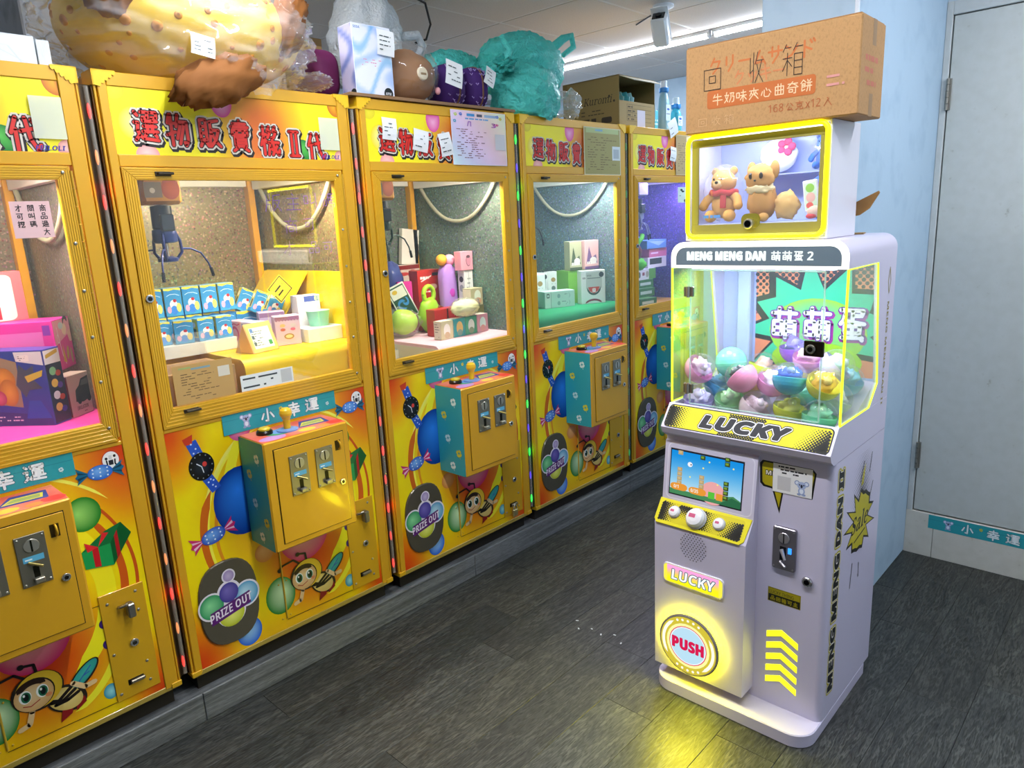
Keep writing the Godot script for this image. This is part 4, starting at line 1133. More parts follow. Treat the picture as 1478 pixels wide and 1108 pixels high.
func machines() -> void:
	var proto := build_machine()
	var info := [
		["golden claw machine cut off by the left edge of the photo", "ff2a22", "ffb468", "c4bca4"],
		["golden claw machine full of blue boxes, beside the left-hand one", "ff2a22", "ffa050", "d2c48c"],
		["golden claw machine with paper notes and a poster on its marquee", "ff2a22", "ff3a30", "a4c0aa"],
		["golden claw machine with a green cloth behind its window", "1aff4a", "5a30ff", "a4c4c4"],
		["golden claw machine half hidden behind the white capsule machine", "20c060", "1a8a4a", "a89ae8"]]
	for k in 5:
		var t: Node3D = proto if k == 0 else proto.duplicate()
		t.name = numbered("claw_machine")
		add_child(t)
		t.position = Vector3(0, YB, -(k - 1) * W)
		tag(t, info[k][0], "claw machine", "row of claw machines")
		machine_nodes.append(t)
	for k in 5:
		var t: Node3D = machine_nodes[k]
		var fm := foil(str(k), info[k][3])
		part(t, "back_wall", MB.new().bu(0.045, 0.80, -0.70, 0.805, 1.59, -0.672, 0.0), fm)
		part(t, "side_wall", MB.new().bu(0.795, 0.80, -0.665, 0.8135, 1.59, -0.05, 0.0), fm)
		part(t, "side_wall", MB.new().bu(0.0375, 0.80, -0.665, 0.050, 1.59, -0.05, 0.0), fm)
		part(t, "inner_post", MB.new().col("e0a21c").bu(0.755, [0.866, 0.966, 0.876, 0.916, 0.836][k], -0.672, 0.782, 1.588, -0.635, 0.002), paint(0.4))
		part(t, "gantry_rail", MB.new().col("e9e6da").bu(0.765, 1.532, -0.62, 0.795, 1.572, -0.06, 0.002), paint(0.5))
		part(t, "gantry_rail", MB.new().col("e9e6da").bu(0.05, 1.545, -0.672, 0.755, 1.575, -0.645, 0.002), paint(0.5))
		part(t, "inner_ceiling", MB.new().col("d8d4c6").bu(0.05, 1.578, -0.67, 0.795, 1.588, -0.03, 0.0), paint(0.7))
		if k != 4:
			var cg := MB.new().col("a87412").bu(0.165, 1.462, -0.235, 0.285, 1.545, -0.15, 0.010)
			cg.front(0, 0, -0.1498).ell(0.250, 1.508, 0.028, 0.032, "a8501c", "8a3a12", -0.2, 0.2); cg.rect(0.172, 1.482, 0.052, 0.046, "6e6452"); cg.ell(0.196, 1.503, 0.008, 0.008, "b8b2a4")
			part(t, "carriage", cg, paint(0.4))
			claw(t, ["2f3a52", "1f2f6a", "16332c", "3a3440"][k], Vector3(-0.165, 1.362, -0.218))
			var lp := []
			for i in 15:
				var f := i / 14.0
				lp.append(Vector3(-0.58 + 0.5 * f, 1.535 - 0.165 * (1.0 - pow(absf(2.0 * f - 1.0), 2.2)), -0.775))
			part(t, "hose", MB.new().col("aaa88e").tube(lp, 0.0085, 8), paint(0.5))
		else:
			part(t, "carriage", MB.new().col("c9ccd4").bu(0.30, 1.46, -0.20, 0.40, 1.53, -0.12, 0.006), paint(0.4, 0.4))
			claw(t, "8f97a4", Vector3(-0.16, 1.345, -0.345))
		# lamp under the front edge of the ceiling
		var lm := MB.new().bu(0.36, 1.566, -0.060, 0.74, 1.576, -0.045, 0.002)
		var tint: String = ["fff6e0", "fff4d8", "fff8ea", "f2fbff", "b0a0ff"][k]
		part(t, "strip_light", lm, glow(tint, 2.0))
		area_lamp(t, "strip_lamp", Vector3(-0.075, 1.560, -0.550), Vector3(-0.35, -1, 0.15), Vector2(0.02, 0.38), tint, [0.8, 0.8, 0.7, 0.75, 0.75][k])
	# light strips in the gaps between the machines
	for k in 4:
		var t := thing("led_strip", ["light strip with red and orange beads beside the leftmost machine", "light strip with red beads left of the noted marquee", "light strip with green and violet beads left of the green cloth window", "unlit dark light strip with faint green beads near the capsule machine"][k], "light strip", Vector3(0, YB, -k * W), "light strips between machines")
		var b := MB.new().col("3a2c1c" if k < 2 else "20301c" if k == 3 else "2a2440")
		b.bu(-0.0075, 0.012, -0.030, 0.0275, 1.764, -0.012, 0.001)
		b.col("6a4a20" if k < 2 else "3a4a3a").bu(-0.0075, 0.012, -0.012, -0.0035, 1.764, -0.003, 0.001)
		b.bu(0.0235, 0.012, -0.012, 0.0275, 1.764, -0.003, 0.001)
		part(t, "channel", b, paint(0.3, 0.5))
		var tb := MB.new().cyl(Vector3(-0.008, 0.02, -0.012), Vector3(-0.008, 1.76, -0.012), 0.0065, -1.0, 8)
		part(t, "tube", tb, pane("e8e0d0", 0.25, 0.1))
		var bead := MB.new().ball(Vector3.ZERO, Vector3(0.0042, 0.020, 0.0042), 8, 8).mesh()
		for i in 15:
			var y := 0.06 + i * 0.117
			var odd := i % 2 == 1
			var col: String = info[k + 1][2] if odd else info[k + 1][1]
			if k == 0: col = "ff2018" if not odd else "ff9a50"
			var o := part(t, "led_bead", bead, null, Vector3(-0.008, y, -0.012))
			o.set_surface_override_material(0, glow(col, (1.6 if not odd else 0.7) if k < 3 else (0.5 if i < 2 else 0.06)))
		if k < 3:
			for y in [0.3, 0.9, 1.5]: omni(t, "led_lamp", Vector3(0.012, y, -0.010), info[k + 1][1], 0.0008, 0.02)

# ================================================================ prizes behind the windows
# a carton whose front face runs from (ax, au) to (bx, bu): x depth, u along the row; v above the machine base
func carton(called: String, label: String, cat: String, ax: float, au: float, bx: float, bu: float, v: float, h: float, dep: float, base: String, art: Callable, group := "", rough := 0.4, roll := 0.0, lean := 0.0) -> MeshInstance3D:
	var A := Vector3(ax, YB + v, -au)
	var B := Vector3(bx, YB + v, -bu)
	var w := (B - A).length()
	var b := MB.new().col(base)
	b.box(Vector3(0, 0, -dep), Vector3(w, h, 0), 0.0012)
	if art.is_valid(): art.call(b, w, h, dep)
	var o := single(called, label, cat, b, paint(rough), A, 0.0, group)
	var U := (B - A).normalized()
	o.basis = Basis(U, Vector3.UP, U.cross(Vector3.UP)) * Basis(Vector3.BACK, roll) * Basis(Vector3.RIGHT, lean)
	return o
func onfront(b: MB, w: float, h: float) -> MB: return b.plane(Vector3.ZERO, Vector3.RIGHT * w, Vector3.UP * h)
func onleft(b: MB, h: float, dep: float) -> MB: return b.plane(Vector3(0, 0, -dep), Vector3.BACK * dep, Vector3.UP * h)
func onright(b: MB, w: float, h: float, dep: float) -> MB: return b.plane(Vector3(w, 0, 0), Vector3.FORWARD * dep, Vector3.UP * h)
func ontop(b: MB, w: float, h: float, dep: float) -> MB: return b.plane(Vector3(0, h, 0), Vector3.RIGHT * w, Vector3.FORWARD * dep)
func none(_b: MB, _w: float, _h: float, _d: float) -> void: pass
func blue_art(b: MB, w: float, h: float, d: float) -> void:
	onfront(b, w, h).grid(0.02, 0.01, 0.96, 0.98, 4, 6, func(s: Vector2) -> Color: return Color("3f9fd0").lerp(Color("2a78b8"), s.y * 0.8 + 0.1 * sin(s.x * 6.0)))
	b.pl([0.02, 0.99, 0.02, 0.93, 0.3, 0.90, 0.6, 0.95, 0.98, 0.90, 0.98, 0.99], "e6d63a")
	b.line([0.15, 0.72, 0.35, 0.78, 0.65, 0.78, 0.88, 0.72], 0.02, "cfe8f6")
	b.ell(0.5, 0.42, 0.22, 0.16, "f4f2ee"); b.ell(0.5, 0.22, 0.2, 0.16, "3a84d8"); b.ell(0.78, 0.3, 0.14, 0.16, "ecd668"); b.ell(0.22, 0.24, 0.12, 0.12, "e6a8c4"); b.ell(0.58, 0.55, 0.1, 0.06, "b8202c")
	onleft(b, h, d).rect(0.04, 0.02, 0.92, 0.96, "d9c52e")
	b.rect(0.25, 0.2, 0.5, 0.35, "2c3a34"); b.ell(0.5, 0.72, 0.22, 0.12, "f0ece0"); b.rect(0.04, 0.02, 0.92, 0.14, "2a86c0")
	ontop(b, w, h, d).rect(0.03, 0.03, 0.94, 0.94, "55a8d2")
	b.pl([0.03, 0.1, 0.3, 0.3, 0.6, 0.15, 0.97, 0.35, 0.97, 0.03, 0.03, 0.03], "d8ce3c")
func contents() -> void:
	var cloth := paint(0.85)
	# ---- beds of the five machines
	var e := thing("prize_bed", "pink cloth bed under the prizes of the leftmost machine", "cloth", Vector3(-0.35, YB + 0.8, 0.415))
	var b := MB.new().col("e0389c")
	bed(b, 0, 0.865, false)
	part(e, "bed_cover", b, cloth, Vector3(0.35, -0.8, W - 0.415))
	e = thing("prize_bed", "bright yellow bed with a chute under the blue boxes", "prize bed", Vector3(-0.35, YB + 0.8, -0.415))
	b = MB.new().col("e9c516")
	bed(b, 1, 0.965, true)
	part(e, "bed_cover", b, paint(0.45), Vector3(0.35, -0.8, 0.415))
	e = thing("prize_bed", "pale pink towel bed edged with blue print in the second window from the left", "towel", Vector3(-0.35, YB + 0.8, -0.415 - W))
	b = MB.new().col("eac4cc")
	bed(b, 2, 0.875, true)
	b.col("d9dcc8").bu(0.350, 0.805, -0.36, 0.352, 0.862, -0.03, 0.0); b.col("dfe2d0").bu(0.20, 0.801, -0.33, 0.35, 0.84, -0.30, 0.0)
	b.plane(Vector3(-0.0277, 0, 0), Vector3(0, 0, -1), Vector3.UP)
	b.rect(0.357, 0.802, 0.43, 0.042, "2a66b4")
	for i in 9: b.ell(0.40 + i * 0.045, 0.82 + 0.008 * sin(i * 2.0), 0.014, 0.012, ["3f9fd8", "1d4fa0", "7ac0d8"][i % 3], null, 0, 0, 0, 10)
	part(e, "bed_cover", b, cloth, Vector3(0.35, -0.8, 0.415))
	e = thing("prize_bed", "dark green cloth bed with a draped front edge", "cloth", Vector3(-0.35, YB + 0.8, -0.415 - 2 * W))
	b = MB.new().col("17965a")
	bed(b, 3, 0.915, false)
	part(e, "bed_cover", b, cloth, Vector3(0.35, -0.8, 0.415))
	e = thing("prize_bed", "low ochre bed under the flat green boxes", "prize bed", Vector3(-0.35, YB + 0.8, -0.415 - 3 * W))
	b = MB.new().col("c79a28")
	bed(b, 4, 0.835, false)
	part(e, "bed_cover", b, cloth, Vector3(0.35, -0.8, 0.415))

	# ---- leftmost machine
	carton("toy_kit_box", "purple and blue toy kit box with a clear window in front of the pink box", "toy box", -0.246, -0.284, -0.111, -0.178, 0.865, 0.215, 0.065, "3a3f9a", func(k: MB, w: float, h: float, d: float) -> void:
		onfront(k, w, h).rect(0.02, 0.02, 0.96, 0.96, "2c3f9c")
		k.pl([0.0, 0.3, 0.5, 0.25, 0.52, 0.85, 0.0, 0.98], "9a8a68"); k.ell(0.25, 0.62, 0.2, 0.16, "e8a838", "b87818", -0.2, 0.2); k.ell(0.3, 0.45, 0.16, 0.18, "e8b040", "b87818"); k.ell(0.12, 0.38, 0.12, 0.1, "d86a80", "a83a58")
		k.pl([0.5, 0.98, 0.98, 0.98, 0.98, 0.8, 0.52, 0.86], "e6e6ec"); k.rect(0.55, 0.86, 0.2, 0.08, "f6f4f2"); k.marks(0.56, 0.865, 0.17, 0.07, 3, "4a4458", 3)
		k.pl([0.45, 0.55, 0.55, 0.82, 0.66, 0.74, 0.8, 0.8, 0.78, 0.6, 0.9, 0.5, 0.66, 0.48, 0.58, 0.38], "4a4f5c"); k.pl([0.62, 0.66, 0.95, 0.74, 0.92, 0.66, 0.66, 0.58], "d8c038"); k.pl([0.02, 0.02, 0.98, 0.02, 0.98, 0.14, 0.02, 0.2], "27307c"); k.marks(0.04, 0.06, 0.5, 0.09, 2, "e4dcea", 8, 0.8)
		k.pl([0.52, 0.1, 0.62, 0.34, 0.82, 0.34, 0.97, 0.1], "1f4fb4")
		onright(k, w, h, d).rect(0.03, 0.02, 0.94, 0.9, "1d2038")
		k.pl([0.03, 0.8, 0.97, 0.8, 0.97, 0.98, 0.03, 0.98], "e9e8ec"); k.line([0.15, 0.9, 0.85, 0.95], 0.05, "caa828")
		for i in 4: k.ell(0.4, 0.7 - 0.16 * i, 0.2, 0.055, ["7fc08a", "d8b848", "c8d0d8", "c8a858"][i]); k.ell(0.7, 0.66 - 0.16 * i, 0.16, 0.04, ["b8402c", "5a3aa0", "b8402c", "4a3aa0"][i])
	, "", 0.3)
	carton("car_box", "dark red and grey model car box in the leftmost machine", "toy box", -0.150, -0.122, -0.205, -0.052, 0.866, 0.123, 0.012 + 0.04, "b9a49c", func(k: MB, w: float, h: float, d: float) -> void:
		onfront(k, w, h).rect(0.02, 0.02, 0.96, 0.96, "bda79f")
		k.pl([0.25, 0.35, 0.3, 0.62, 0.5, 0.72, 0.62, 0.86, 0.97, 0.9, 0.97, 0.36, 0.6, 0.30], "2a2d26"); k.pl([0.56, 0.7, 0.65, 0.82, 0.95, 0.84, 0.95, 0.7], "5a5f58"); k.ell(0.42, 0.36, 0.1, 0.09, "121310"); k.ell(0.88, 0.36, 0.1, 0.09, "121310")
		k.text("EMULATION", 0.25, 0.14, 0.09, "2c1c1c", true, 0.75, 0.2); k.marks(0.5, 0.05, 0.4, 0.06, 1, "5a4444", 4)
		onleft(k, h, d).rect(0.02, 0.02, 0.96, 0.96, "7a1c2a"))
	carton("doll_box", "large magenta doll box with a clear window, left machine", "toy box", -0.240, -0.110, -0.338, -0.040, 0.993, 0.15, 0.20, "d8309c", func(k: MB, w: float, h: float, d: float) -> void:
		onfront(k, w, h).rect(0.02, 0.02, 0.96, 0.96, "e23a9c")
		k.pl([0.02, 0.5, 0.98, 0.7, 0.98, 0.98, 0.02, 0.98], "eaa0b8"); k.ell(0.62, 0.78, 0.14, 0.12, "f0d4be"); k.ell(0.45, 0.86, 0.14, 0.07, "c8d4da"); k.arc(0.75, 0.9, 0.12, 0.1, 0, 200, 0.04, 0.03, "4a4a50"); k.pl([0.75, 0.7, 0.98, 0.75, 0.98, 0.5, 0.85, 0.5], "e8b8b0")
		k.ell(0.62, 0.3, 0.07, 0.14, "c0a850", null, 0, 0, -0.4); k.ell(0.82, 0.22, 0.06, 0.16, "b8a878"); k.line([0.2, 0.85, 0.3, 0.3, 0.42, 0.1], 0.025, "f4e0e8"); k.arc(0.2, 0.62, 0.06, 0.08, 0, 360, 0.01, 0.01, "f4e0e8"); k.pl([0.3, 0.15, 0.38, 0.5, 0.48, 0.12], "d8a848")
		onleft(k, h, d).rect(0.02, 0.02, 0.96, 0.96, "c82a90"); k.rect(0.05, 0.1, 0.8, 0.7, "d060b0"); k.pl([0.1, 0.3, 0.4, 0.42, 0.7, 0.4, 0.82, 0.2, 0.1, 0.12], "caa060"); k.rect(0.86, 0.72, 0.1, 0.2, "7a2a98"))
	carton("pretend_play_case", "coral pink toy case with a rounded handle at the left edge", "toy case", -0.36, -0.330, -0.385, -0.130, 1.143, 0.145, 0.06, "e86a70", func(k: MB, w: float, h: float, d: float) -> void:
		onfront(k, w, h).rrect(0.0, 0.02, 0.86, 0.92, 0.1, "f4d4d0")
		k.text("MAKE", 0.3, 0.58, 0.14, "b01c38", true, 0.7); k.pl([0.35, 0.05, 0.35, 0.3, 0.5, 0.38, 0.66, 0.3, 0.66, 0.05], "a81c30"); k.ell(0.5, 0.18, 0.1, 0.1, "e8c048"); k.arc(0.5, 0.36, 0.08, 0.1, 0, 180, 0.015, 0.015, "a81c30"); k.marks(0.45, 0.82, 0.3, 0.06, 1, "8a5a58", 2))

	# ---- machine with the blue boxes
	carton("box_tray", "low white tray that carries the blue boxes", "tray", -0.285, 0.195, -0.285, 0.46, 0.966, 0.042, 0.30, "e9e6da", none)
	var n := 0
	for q in [[0.196, 0.055, -0.318, 0.0], [0.256, 0.060, -0.306, -0.30], [0.330, 0.060, -0.290, 0.12], [0.396, 0.058, -0.292, 0.04]]:
		carton("candy_toy_box", "small blue box in the front row of the tray, %s from the left post" % ["first", "second", "third", "fourth"][n], "box", q[2], q[0], q[2] - sin(q[3]) * q[1], q[0] + cos(q[3]) * q[1], 1.009, 0.078, 0.048, "2f86c4", blue_art, "blue boxes in the window", 0.35)
		n += 1
	for i in 5:
		carton("candy_toy_box", "lower blue box under the raised back row, %s from the left post" % ["first", "second", "third", "fourth", "fifth"][i], "box", -0.372, 0.205 + 0.0615 * i, -0.372, 0.205 + 0.0615 * i + 0.058, 1.009, 0.0865, 0.062, "2f86c4", blue_art, "blue boxes in the window", 0.35)
	n = 0
	for q in [[0.206, 0.056, -0.376, 0.04], [0.266, 0.057, -0.374, -0.08], [0.327, 0.058, -0.372, -0.08], [0.388, 0.058, -0.364, 0.0], [0.449, 0.060, -0.358, 0.06]]:
		carton("candy_toy_box", "blue box in the raised back row, %s from the left post" % ["first", "second", "third", "fourth", "fifth"][n], "box", q[2], q[0], q[2] - sin(q[3]) * q[1], q[0] + cos(q[3]) * q[1], 1.0965, 0.097, 0.05, "2f86c4", blue_art, "blue boxes in the window", 0.35)
		n += 1
	for i in 3:
		carton("candy_toy_box", "tilted blue box leaning right beside the raised row, %s of three" % ["left", "middle", "right"][i], "box", -0.385 + 0.03 * i, 0.515 + 0.042 * i, -0.385 + 0.03 * i, 0.575 + 0.042 * i, 1.097 - 0.012 * i, 0.085, 0.022, "3f86cc", blue_art, "blue boxes in the window", 0.35, -0.5)
	carton("candy_toy_box", "blue box lying flat under the tilted blue boxes", "box", -0.375, 0.512, -0.375, 0.60, 0.966, 0.118, 0.10, "2f7cb8", blue_art, "blue boxes in the window", 0.35)
	single("price_card", "yellow square price card standing on its corner beside the tilted boxes", "card", card_mb(0.075, 0.075, "e6cf2a", func(k: MB) -> void:
		k.line([0.06, 0.06, 0.94, 0.06, 0.94, 0.94, 0.06, 0.94, 0.06, 0.06], 0.05, "3a341c"); k.marks(0.2, 0.25, 0.6, 0.5, 2, "2c2818", 6, 0.9)), paint(0.5), Vector3(-0.27, YB + 1.105, -0.640), PI / 2).rotate_object_local(Vector3.BACK, 0.75)
	for q in [["pastel pink bakery toy box lying open by the tray", -0.365, 0.470, -0.285, 0.480, "efb0b8", "e0557c"], ["pastel lilac bakery toy box beside the pink one", -0.275, 0.475, -0.20, 0.490, "bcb8e2", "5a7ad0"]]:
		carton("pastry_toy_box", q[0], "box", q[1], q[2], q[3], q[4], 0.966, 0.092, 0.05, q[5], func(k: MB, w: float, h: float, d: float) -> void:
			onfront(k, w, h).ell(0.5, 0.5, 0.3, 0.3, q[6]); k.ell(0.5, 0.5, 0.2, 0.2, q[5]); k.line([0.1, 0.9, 0.3, 0.85, 0.5, 0.9, 0.7, 0.85, 0.9, 0.9], 0.05, q[6]), "pastry boxes on the yellow bed")
	carton("pastry_toy_box", "lilac bakery toy box with scalloped awning facing the glass", "box", -0.178, 0.553, -0.150, 0.636, 0.966, 0.104, 0.06, "c9b0c8", func(k: MB, w: float, h: float, d: float) -> void:
		onfront(k, w, h).rect(0.02, 0.02, 0.96, 0.96, "cdb6c6")
		k.rect(0.02, 0.88, 0.96, 0.1, "8a5a78")
		for i in 8: k.ell(0.08 + 0.12 * i, 0.88, 0.06, 0.05, "9a6884", null, 0, 0, 0, 10)
		k.ell(0.3, 0.68, 0.11, 0.06, "d8b878"); k.ell(0.72, 0.68, 0.11, 0.06, "c8c0c0"); k.ell(0.3, 0.54, 0.1, 0.05, "b8604a"); k.ell(0.7, 0.54, 0.1, 0.05, "d06a88"); k.ell(0.52, 0.3, 0.2, 0.1, "a8844a"); k.ell(0.52, 0.3, 0.14, 0.06, "dcc890"), "pastry boxes on the yellow bed")
	carton("pastry_toy_box", "lilac bakery toy box behind the triangular carton", "box", -0.27, 0.545, -0.24, 0.63, 0.966, 0.115, 0.06, "b8a8cc", func(k: MB, w: float, h: float, d: float) -> void:
		onfront(k, w, h).rect(0.02, 0.84, 0.96, 0.14, "8c6a90"); k.ell(0.5, 0.5, 0.2, 0.15, "d8c8d8"); ontop(k, w, h, d).rect(0.03, 0.03, 0.94, 0.94, "a894b4"), "pastry boxes on the yellow bed")
	# triangular carton
	var tm := MB.new().col("d8a868")
	tm.prism(v2([0.0, 0.0, 0.095, 0.0, 0.055, 0.098]), Transform3D(Basis(Vector3(0, 0, 1), Vector3.UP, Vector3(-1, 0, 0)), Vector3(0.11, 0, -0.095)), 0.11, 0.0)
	tm.plane(Vector3(0.004, 0.002, 0.0003), Vector3(0.102, 0, 0), Vector3(0, 0.096, -0.039))
	tm.rect(0.0, 0.0, 1.0, 1.0, "e2bc6a"); tm.rect(0.1, 0.12, 0.8, 0.72, "dfe6d6"); tm.marks(0.14, 0.2, 0.5, 0.55, 7, "3a5a58", 12, 0.8); tm.rect(0.72, 0.2, 0.14, 0.16, "2a8a4a"); tm.rect(0.12, 0.68, 0.12, 0.14, "5a80b0"); tm.rect(0.12, 0.46, 0.1, 0.12, "4a5a58"); tm.rect(0.12, 0.24, 0.1, 0.12, "4a5a58")
	var tri := single("wedge_carton", "orange triangular carton with a white label on its slope", "carton", tm, paint(0.45), Vector3(-0.103, YB + 0.966, -0.425))
	tri.rotation.y = PI / 2 + 0.2
	carton("foam_tray", "white foam tray with mint tubs at the right wall", "tray", -0.124, 0.650, -0.116, 0.788, 0.966, 0.050, 0.11, "e6efe9", func(k: MB, w: float, h: float, d: float) -> void:
		ontop(k, w, h, d).rect(0.1, 0.1, 0.8, 0.8, "b8c8c0"))
	single("mint_tub", "mint green tub standing in the white foam tray", "tub", MB.new().col("8fd8bc").lathe([Vector2(0.0, 0), Vector2(0.034, 0), Vector2(0.042, 0.05), Vector2(0.044, 0.056), Vector2(0, 0.058)], Transform3D.IDENTITY, 18), paint(0.3), Vector3(-0.185, YB + 1.0165, -0.735))
	carton("white_toy_box", "white toy box with blue lid behind the mint tub", "box", -0.245, 0.69, -0.235, 0.78, 0.966, 0.16, 0.06, "e4e0ec", func(k: MB, w: float, h: float, d: float) -> void:
		onfront(k, w, h).rect(0.3, 0.85, 0.68, 0.13, "4a5ab8"); k.ell(0.7, 0.45, 0.2, 0.14, "e8b8c8"))
	# sloped yellow board along the right wall
	var sb := MB.new().col("efc90e")
	sb.prism(v2([0.605, 0.972, 0.609, 0.968, 0.786, 1.206, 0.780, 1.210]), Transform3D(Basis(Vector3(0, 0, -1), Vector3.UP, Vector3(1, 0, 0)), Vector3(-0.63, 0, 0)), 0.32, 0.0)
	single("slope_board", "plain yellow board sloping up the right wall of the blue box machine", "board", sb, paint(0.4), Vector3(0, YB, 0))
	single("side_lining", "flat yellow panel lining the right wall beside the blue boxes", "panel", MB.new().col("efc90e").bu(0.7885, 0.9665, -0.630, 0.7925, 1.212, -0.055, 0.001), paint(0.4), Vector3(0, YB, 0))
	# carton in the chute, guard and notices
	carton("chute_carton", "brown cardboard carton down in the chute behind the notice", "carton", -0.035, 0.105, -0.035, 0.322, 0.801, 0.158, 0.20, "b58a52", func(k: MB, w: float, h: float, d: float) -> void:
		ontop(k, w, h, d).rect(0.06, 0.08, 0.88, 0.84, "8a6434"))
	var ga := MB.new().bu(0.342, 0.967, -0.280, 0.345, 1.045, -0.03, 0.0)
	ga.bu(0.055, 0.967, -0.2835, 0.345, 1.045, -0.2805, 0.0)
	single("chute_guard", "clear acrylic guard round the chute of the blue box machine", "guard", ga, pane("eefaf4", 0.08, 0.02), Vector3(0, YB, 0))
	notice("window_notice", "tan paper notice with small print low on the blue box window", 0.0088, 0.110, 0.872, 0.184, 0.118, "c39d5e", func(k: MB) -> void:
		k.rect(0.3, 0.85, 0.32, 0.05, "7fa0a8"); k.rect(0.1, 0.9, 0.2, 0.04, "9ab06a"); k.marks(0.12, 0.08, 0.66, 0.72, 11, "6a5234", 31, 0.6, 0.3); k.rect(0.74, 0.55, 0.20, 0.27, "d8d2c0"))
	notice("window_strip", "white strip notice with three lines of print under the window of the blue boxes", 0.0098, 0.313, 0.873, 0.184, 0.051, "e6ece8", func(k: MB) -> void:
		k.marks(0.04, 0.1, 0.66, 0.8, 3, "3c4648", 19, 0.75, 0.4); k.rect(0.76, 0.08, 0.21, 0.84, "c4c8c6"))

	# ---- machine with the notes on its marquee
	n = 0
	for q in [["beige", "cfc79a", "f2efe4", 1.288], ["teal", "2f9c9c", "d8b868", 1.366], ["green", "3fa07a", "dfeee6", 1.440], ["pink", "c4909c", "c4e6dc", 1.516]]:
		carton("blind_box", "%s blind box with a pale oval figure, in the row by the glass" % q[0], "box", -0.135 - 0.004 * n, q[3], -0.139 - 0.004 * n, q[3] + 0.072, 0.876, 0.080, 0.045, q[1], func(k: MB, w: float, h: float, d: float) -> void:
			onfront(k, w, h).ell(0.5, 0.48, 0.28, 0.36, q[2]); k.ell(0.5, 0.22, 0.22, 0.18, Color(q[1] as String).lerp(Color("c89a78"), 0.5)); onleft(k, h, d).rect(0.05, 0.05, 0.9, 0.9, "ded8bc"); k.marks(0.15, 0.1, 0.7, 0.8, 6, "6a6450", 14); ontop(k, w, h, d).rect(0.04, 0.04, 0.92, 0.92, "e9e4d6"), "blind boxes by the glass")
		n += 1
	carton("blind_box", "beige blind box on a stand at the right wall of the noted machine", "box", -0.196, 1.535, -0.198, 1.610, 0.991, 0.078, 0.055, "b8b48a", func(k: MB, w: float, h: float, d: float) -> void:
		onfront(k, w, h).ell(0.55, 0.55, 0.28, 0.34, "dfeeda"); k.ell(0.55, 0.25, 0.3, 0.2, "c89a78"); onleft(k, h, d).rect(0.05, 0.05, 0.9, 0.9, "e4dcc4"), "blind boxes by the glass")
	carton("clear_tub", "olive green tub under the raised beige blind box", "tub", -0.194, 1.532, -0.196, 1.612, 0.876, 0.114, 0.06, "6a6a3a", none)
	carton("gadget_box", "white gadget box with black trim standing behind the beige blind box", "box", -0.262, 1.562, -0.262, 1.615, 0.876, 0.272, 0.045, "dcdedd", func(k: MB, w: float, h: float, d: float) -> void:
		onfront(k, w, h).line([0.5, 0.02, 0.5, 0.98], 0.03, "5a6060", Vector2.ZERO, Vector2.ONE, 0); k.marks(0.1, 0.6, 0.8, 0.3, 4, "7a8080", 7); onleft(k, h, d).rect(0.05, 0.05, 0.9, 0.9, "c8ccd0"); k.ell(0.5, 0.85, 0.3, 0.05, "2a2c30"); k.ell(0.5, 0.7, 0.3, 0.06, "8a9098"))
	carton("pink_gift_box", "pink box printed with a dark sketch on top of the gadget box", "box", -0.258, 1.542, -0.257, 1.616, 1.149, 0.085, 0.045, "e29aa8", func(k: MB, w: float, h: float, d: float) -> void:
		onfront(k, w, h).ell(0.62, 0.5, 0.2, 0.3, "c88898"); k.arc(0.62, 0.5, 0.18, 0.28, 20, 320, 0.02, 0.02, "5a3c44"); k.ell(0.62, 0.72, 0.16, 0.08, "5a3c44"))
	carton("red_tool_box", "tall red box with white lettering among the mixed prizes", "box", -0.421, 1.415, -0.408, 1.540, 0.876, 0.280, 0.07, "b8271f", func(k: MB, w: float, h: float, d: float) -> void:
		onfront(k, w, h).rect(0.65, 0.9, 0.3, 0.05, "2a1412"); k.line([0.15, 0.82, 0.6, 0.9], 0.02, "f0d8d0"); k.marks(0.12, 0.84, 0.5, 0.06, 1, "f4e4dc", 5, 0.95, 0.7); k.marks(0.1, 0.62, 0.6, 0.12, 2, "f0d8d0", 6); k.ell(0.65, 0.72, 0.2, 0.05, "d8a898")
		for i in 6: k.rrect(0.12 + 0.28 * (i % 3), 0.34 - 0.12 * (i / 3), 0.14, 0.07, 0.02, "e8c8c0"))
	for i in 2:
		carton("ramen_box", ["lower cream and red box at the back of the noted machine", "upper cream and red box stacked at the back of the noted machine"][i], "box", -0.59, 1.430, -0.595, 1.575, 0.876 + 0.15 * i, 0.15, 0.055, "d9c4b4", func(k: MB, w: float, h: float, d: float) -> void:
			onfront(k, w, h).rect(0.0, 0.86, 1.0, 0.13, "8a2420"); k.ell(0.68, 0.7, 0.2, 0.14, "b03028"); k.ell(0.72, 0.7, 0.1, 0.08, "e0c8b0"); k.ell(0.3, 0.72, 0.22, 0.06, "c03a30"); k.rect(0.05, 0.35, 0.5, 0.12, "a84038"); k.rect(0.55, 0.15, 0.4, 0.12, "7a4038"), "cream and red boxes")
	carton("white_slab_box", "plain white box leaning in the back corner of the noted machine", "box", -0.635, 1.50, -0.635, 1.605, 1.180, 0.17, 0.025, "ece6d8", none, "", 0.5, -0.12)
	carton("magenta_pouch", "magenta plastic pouch behind the puzzle card", "pouch", -0.470, 1.335, -0.440, 1.395, 0.876, 0.235, 0.03, "d23a92", none, "", 0.2)
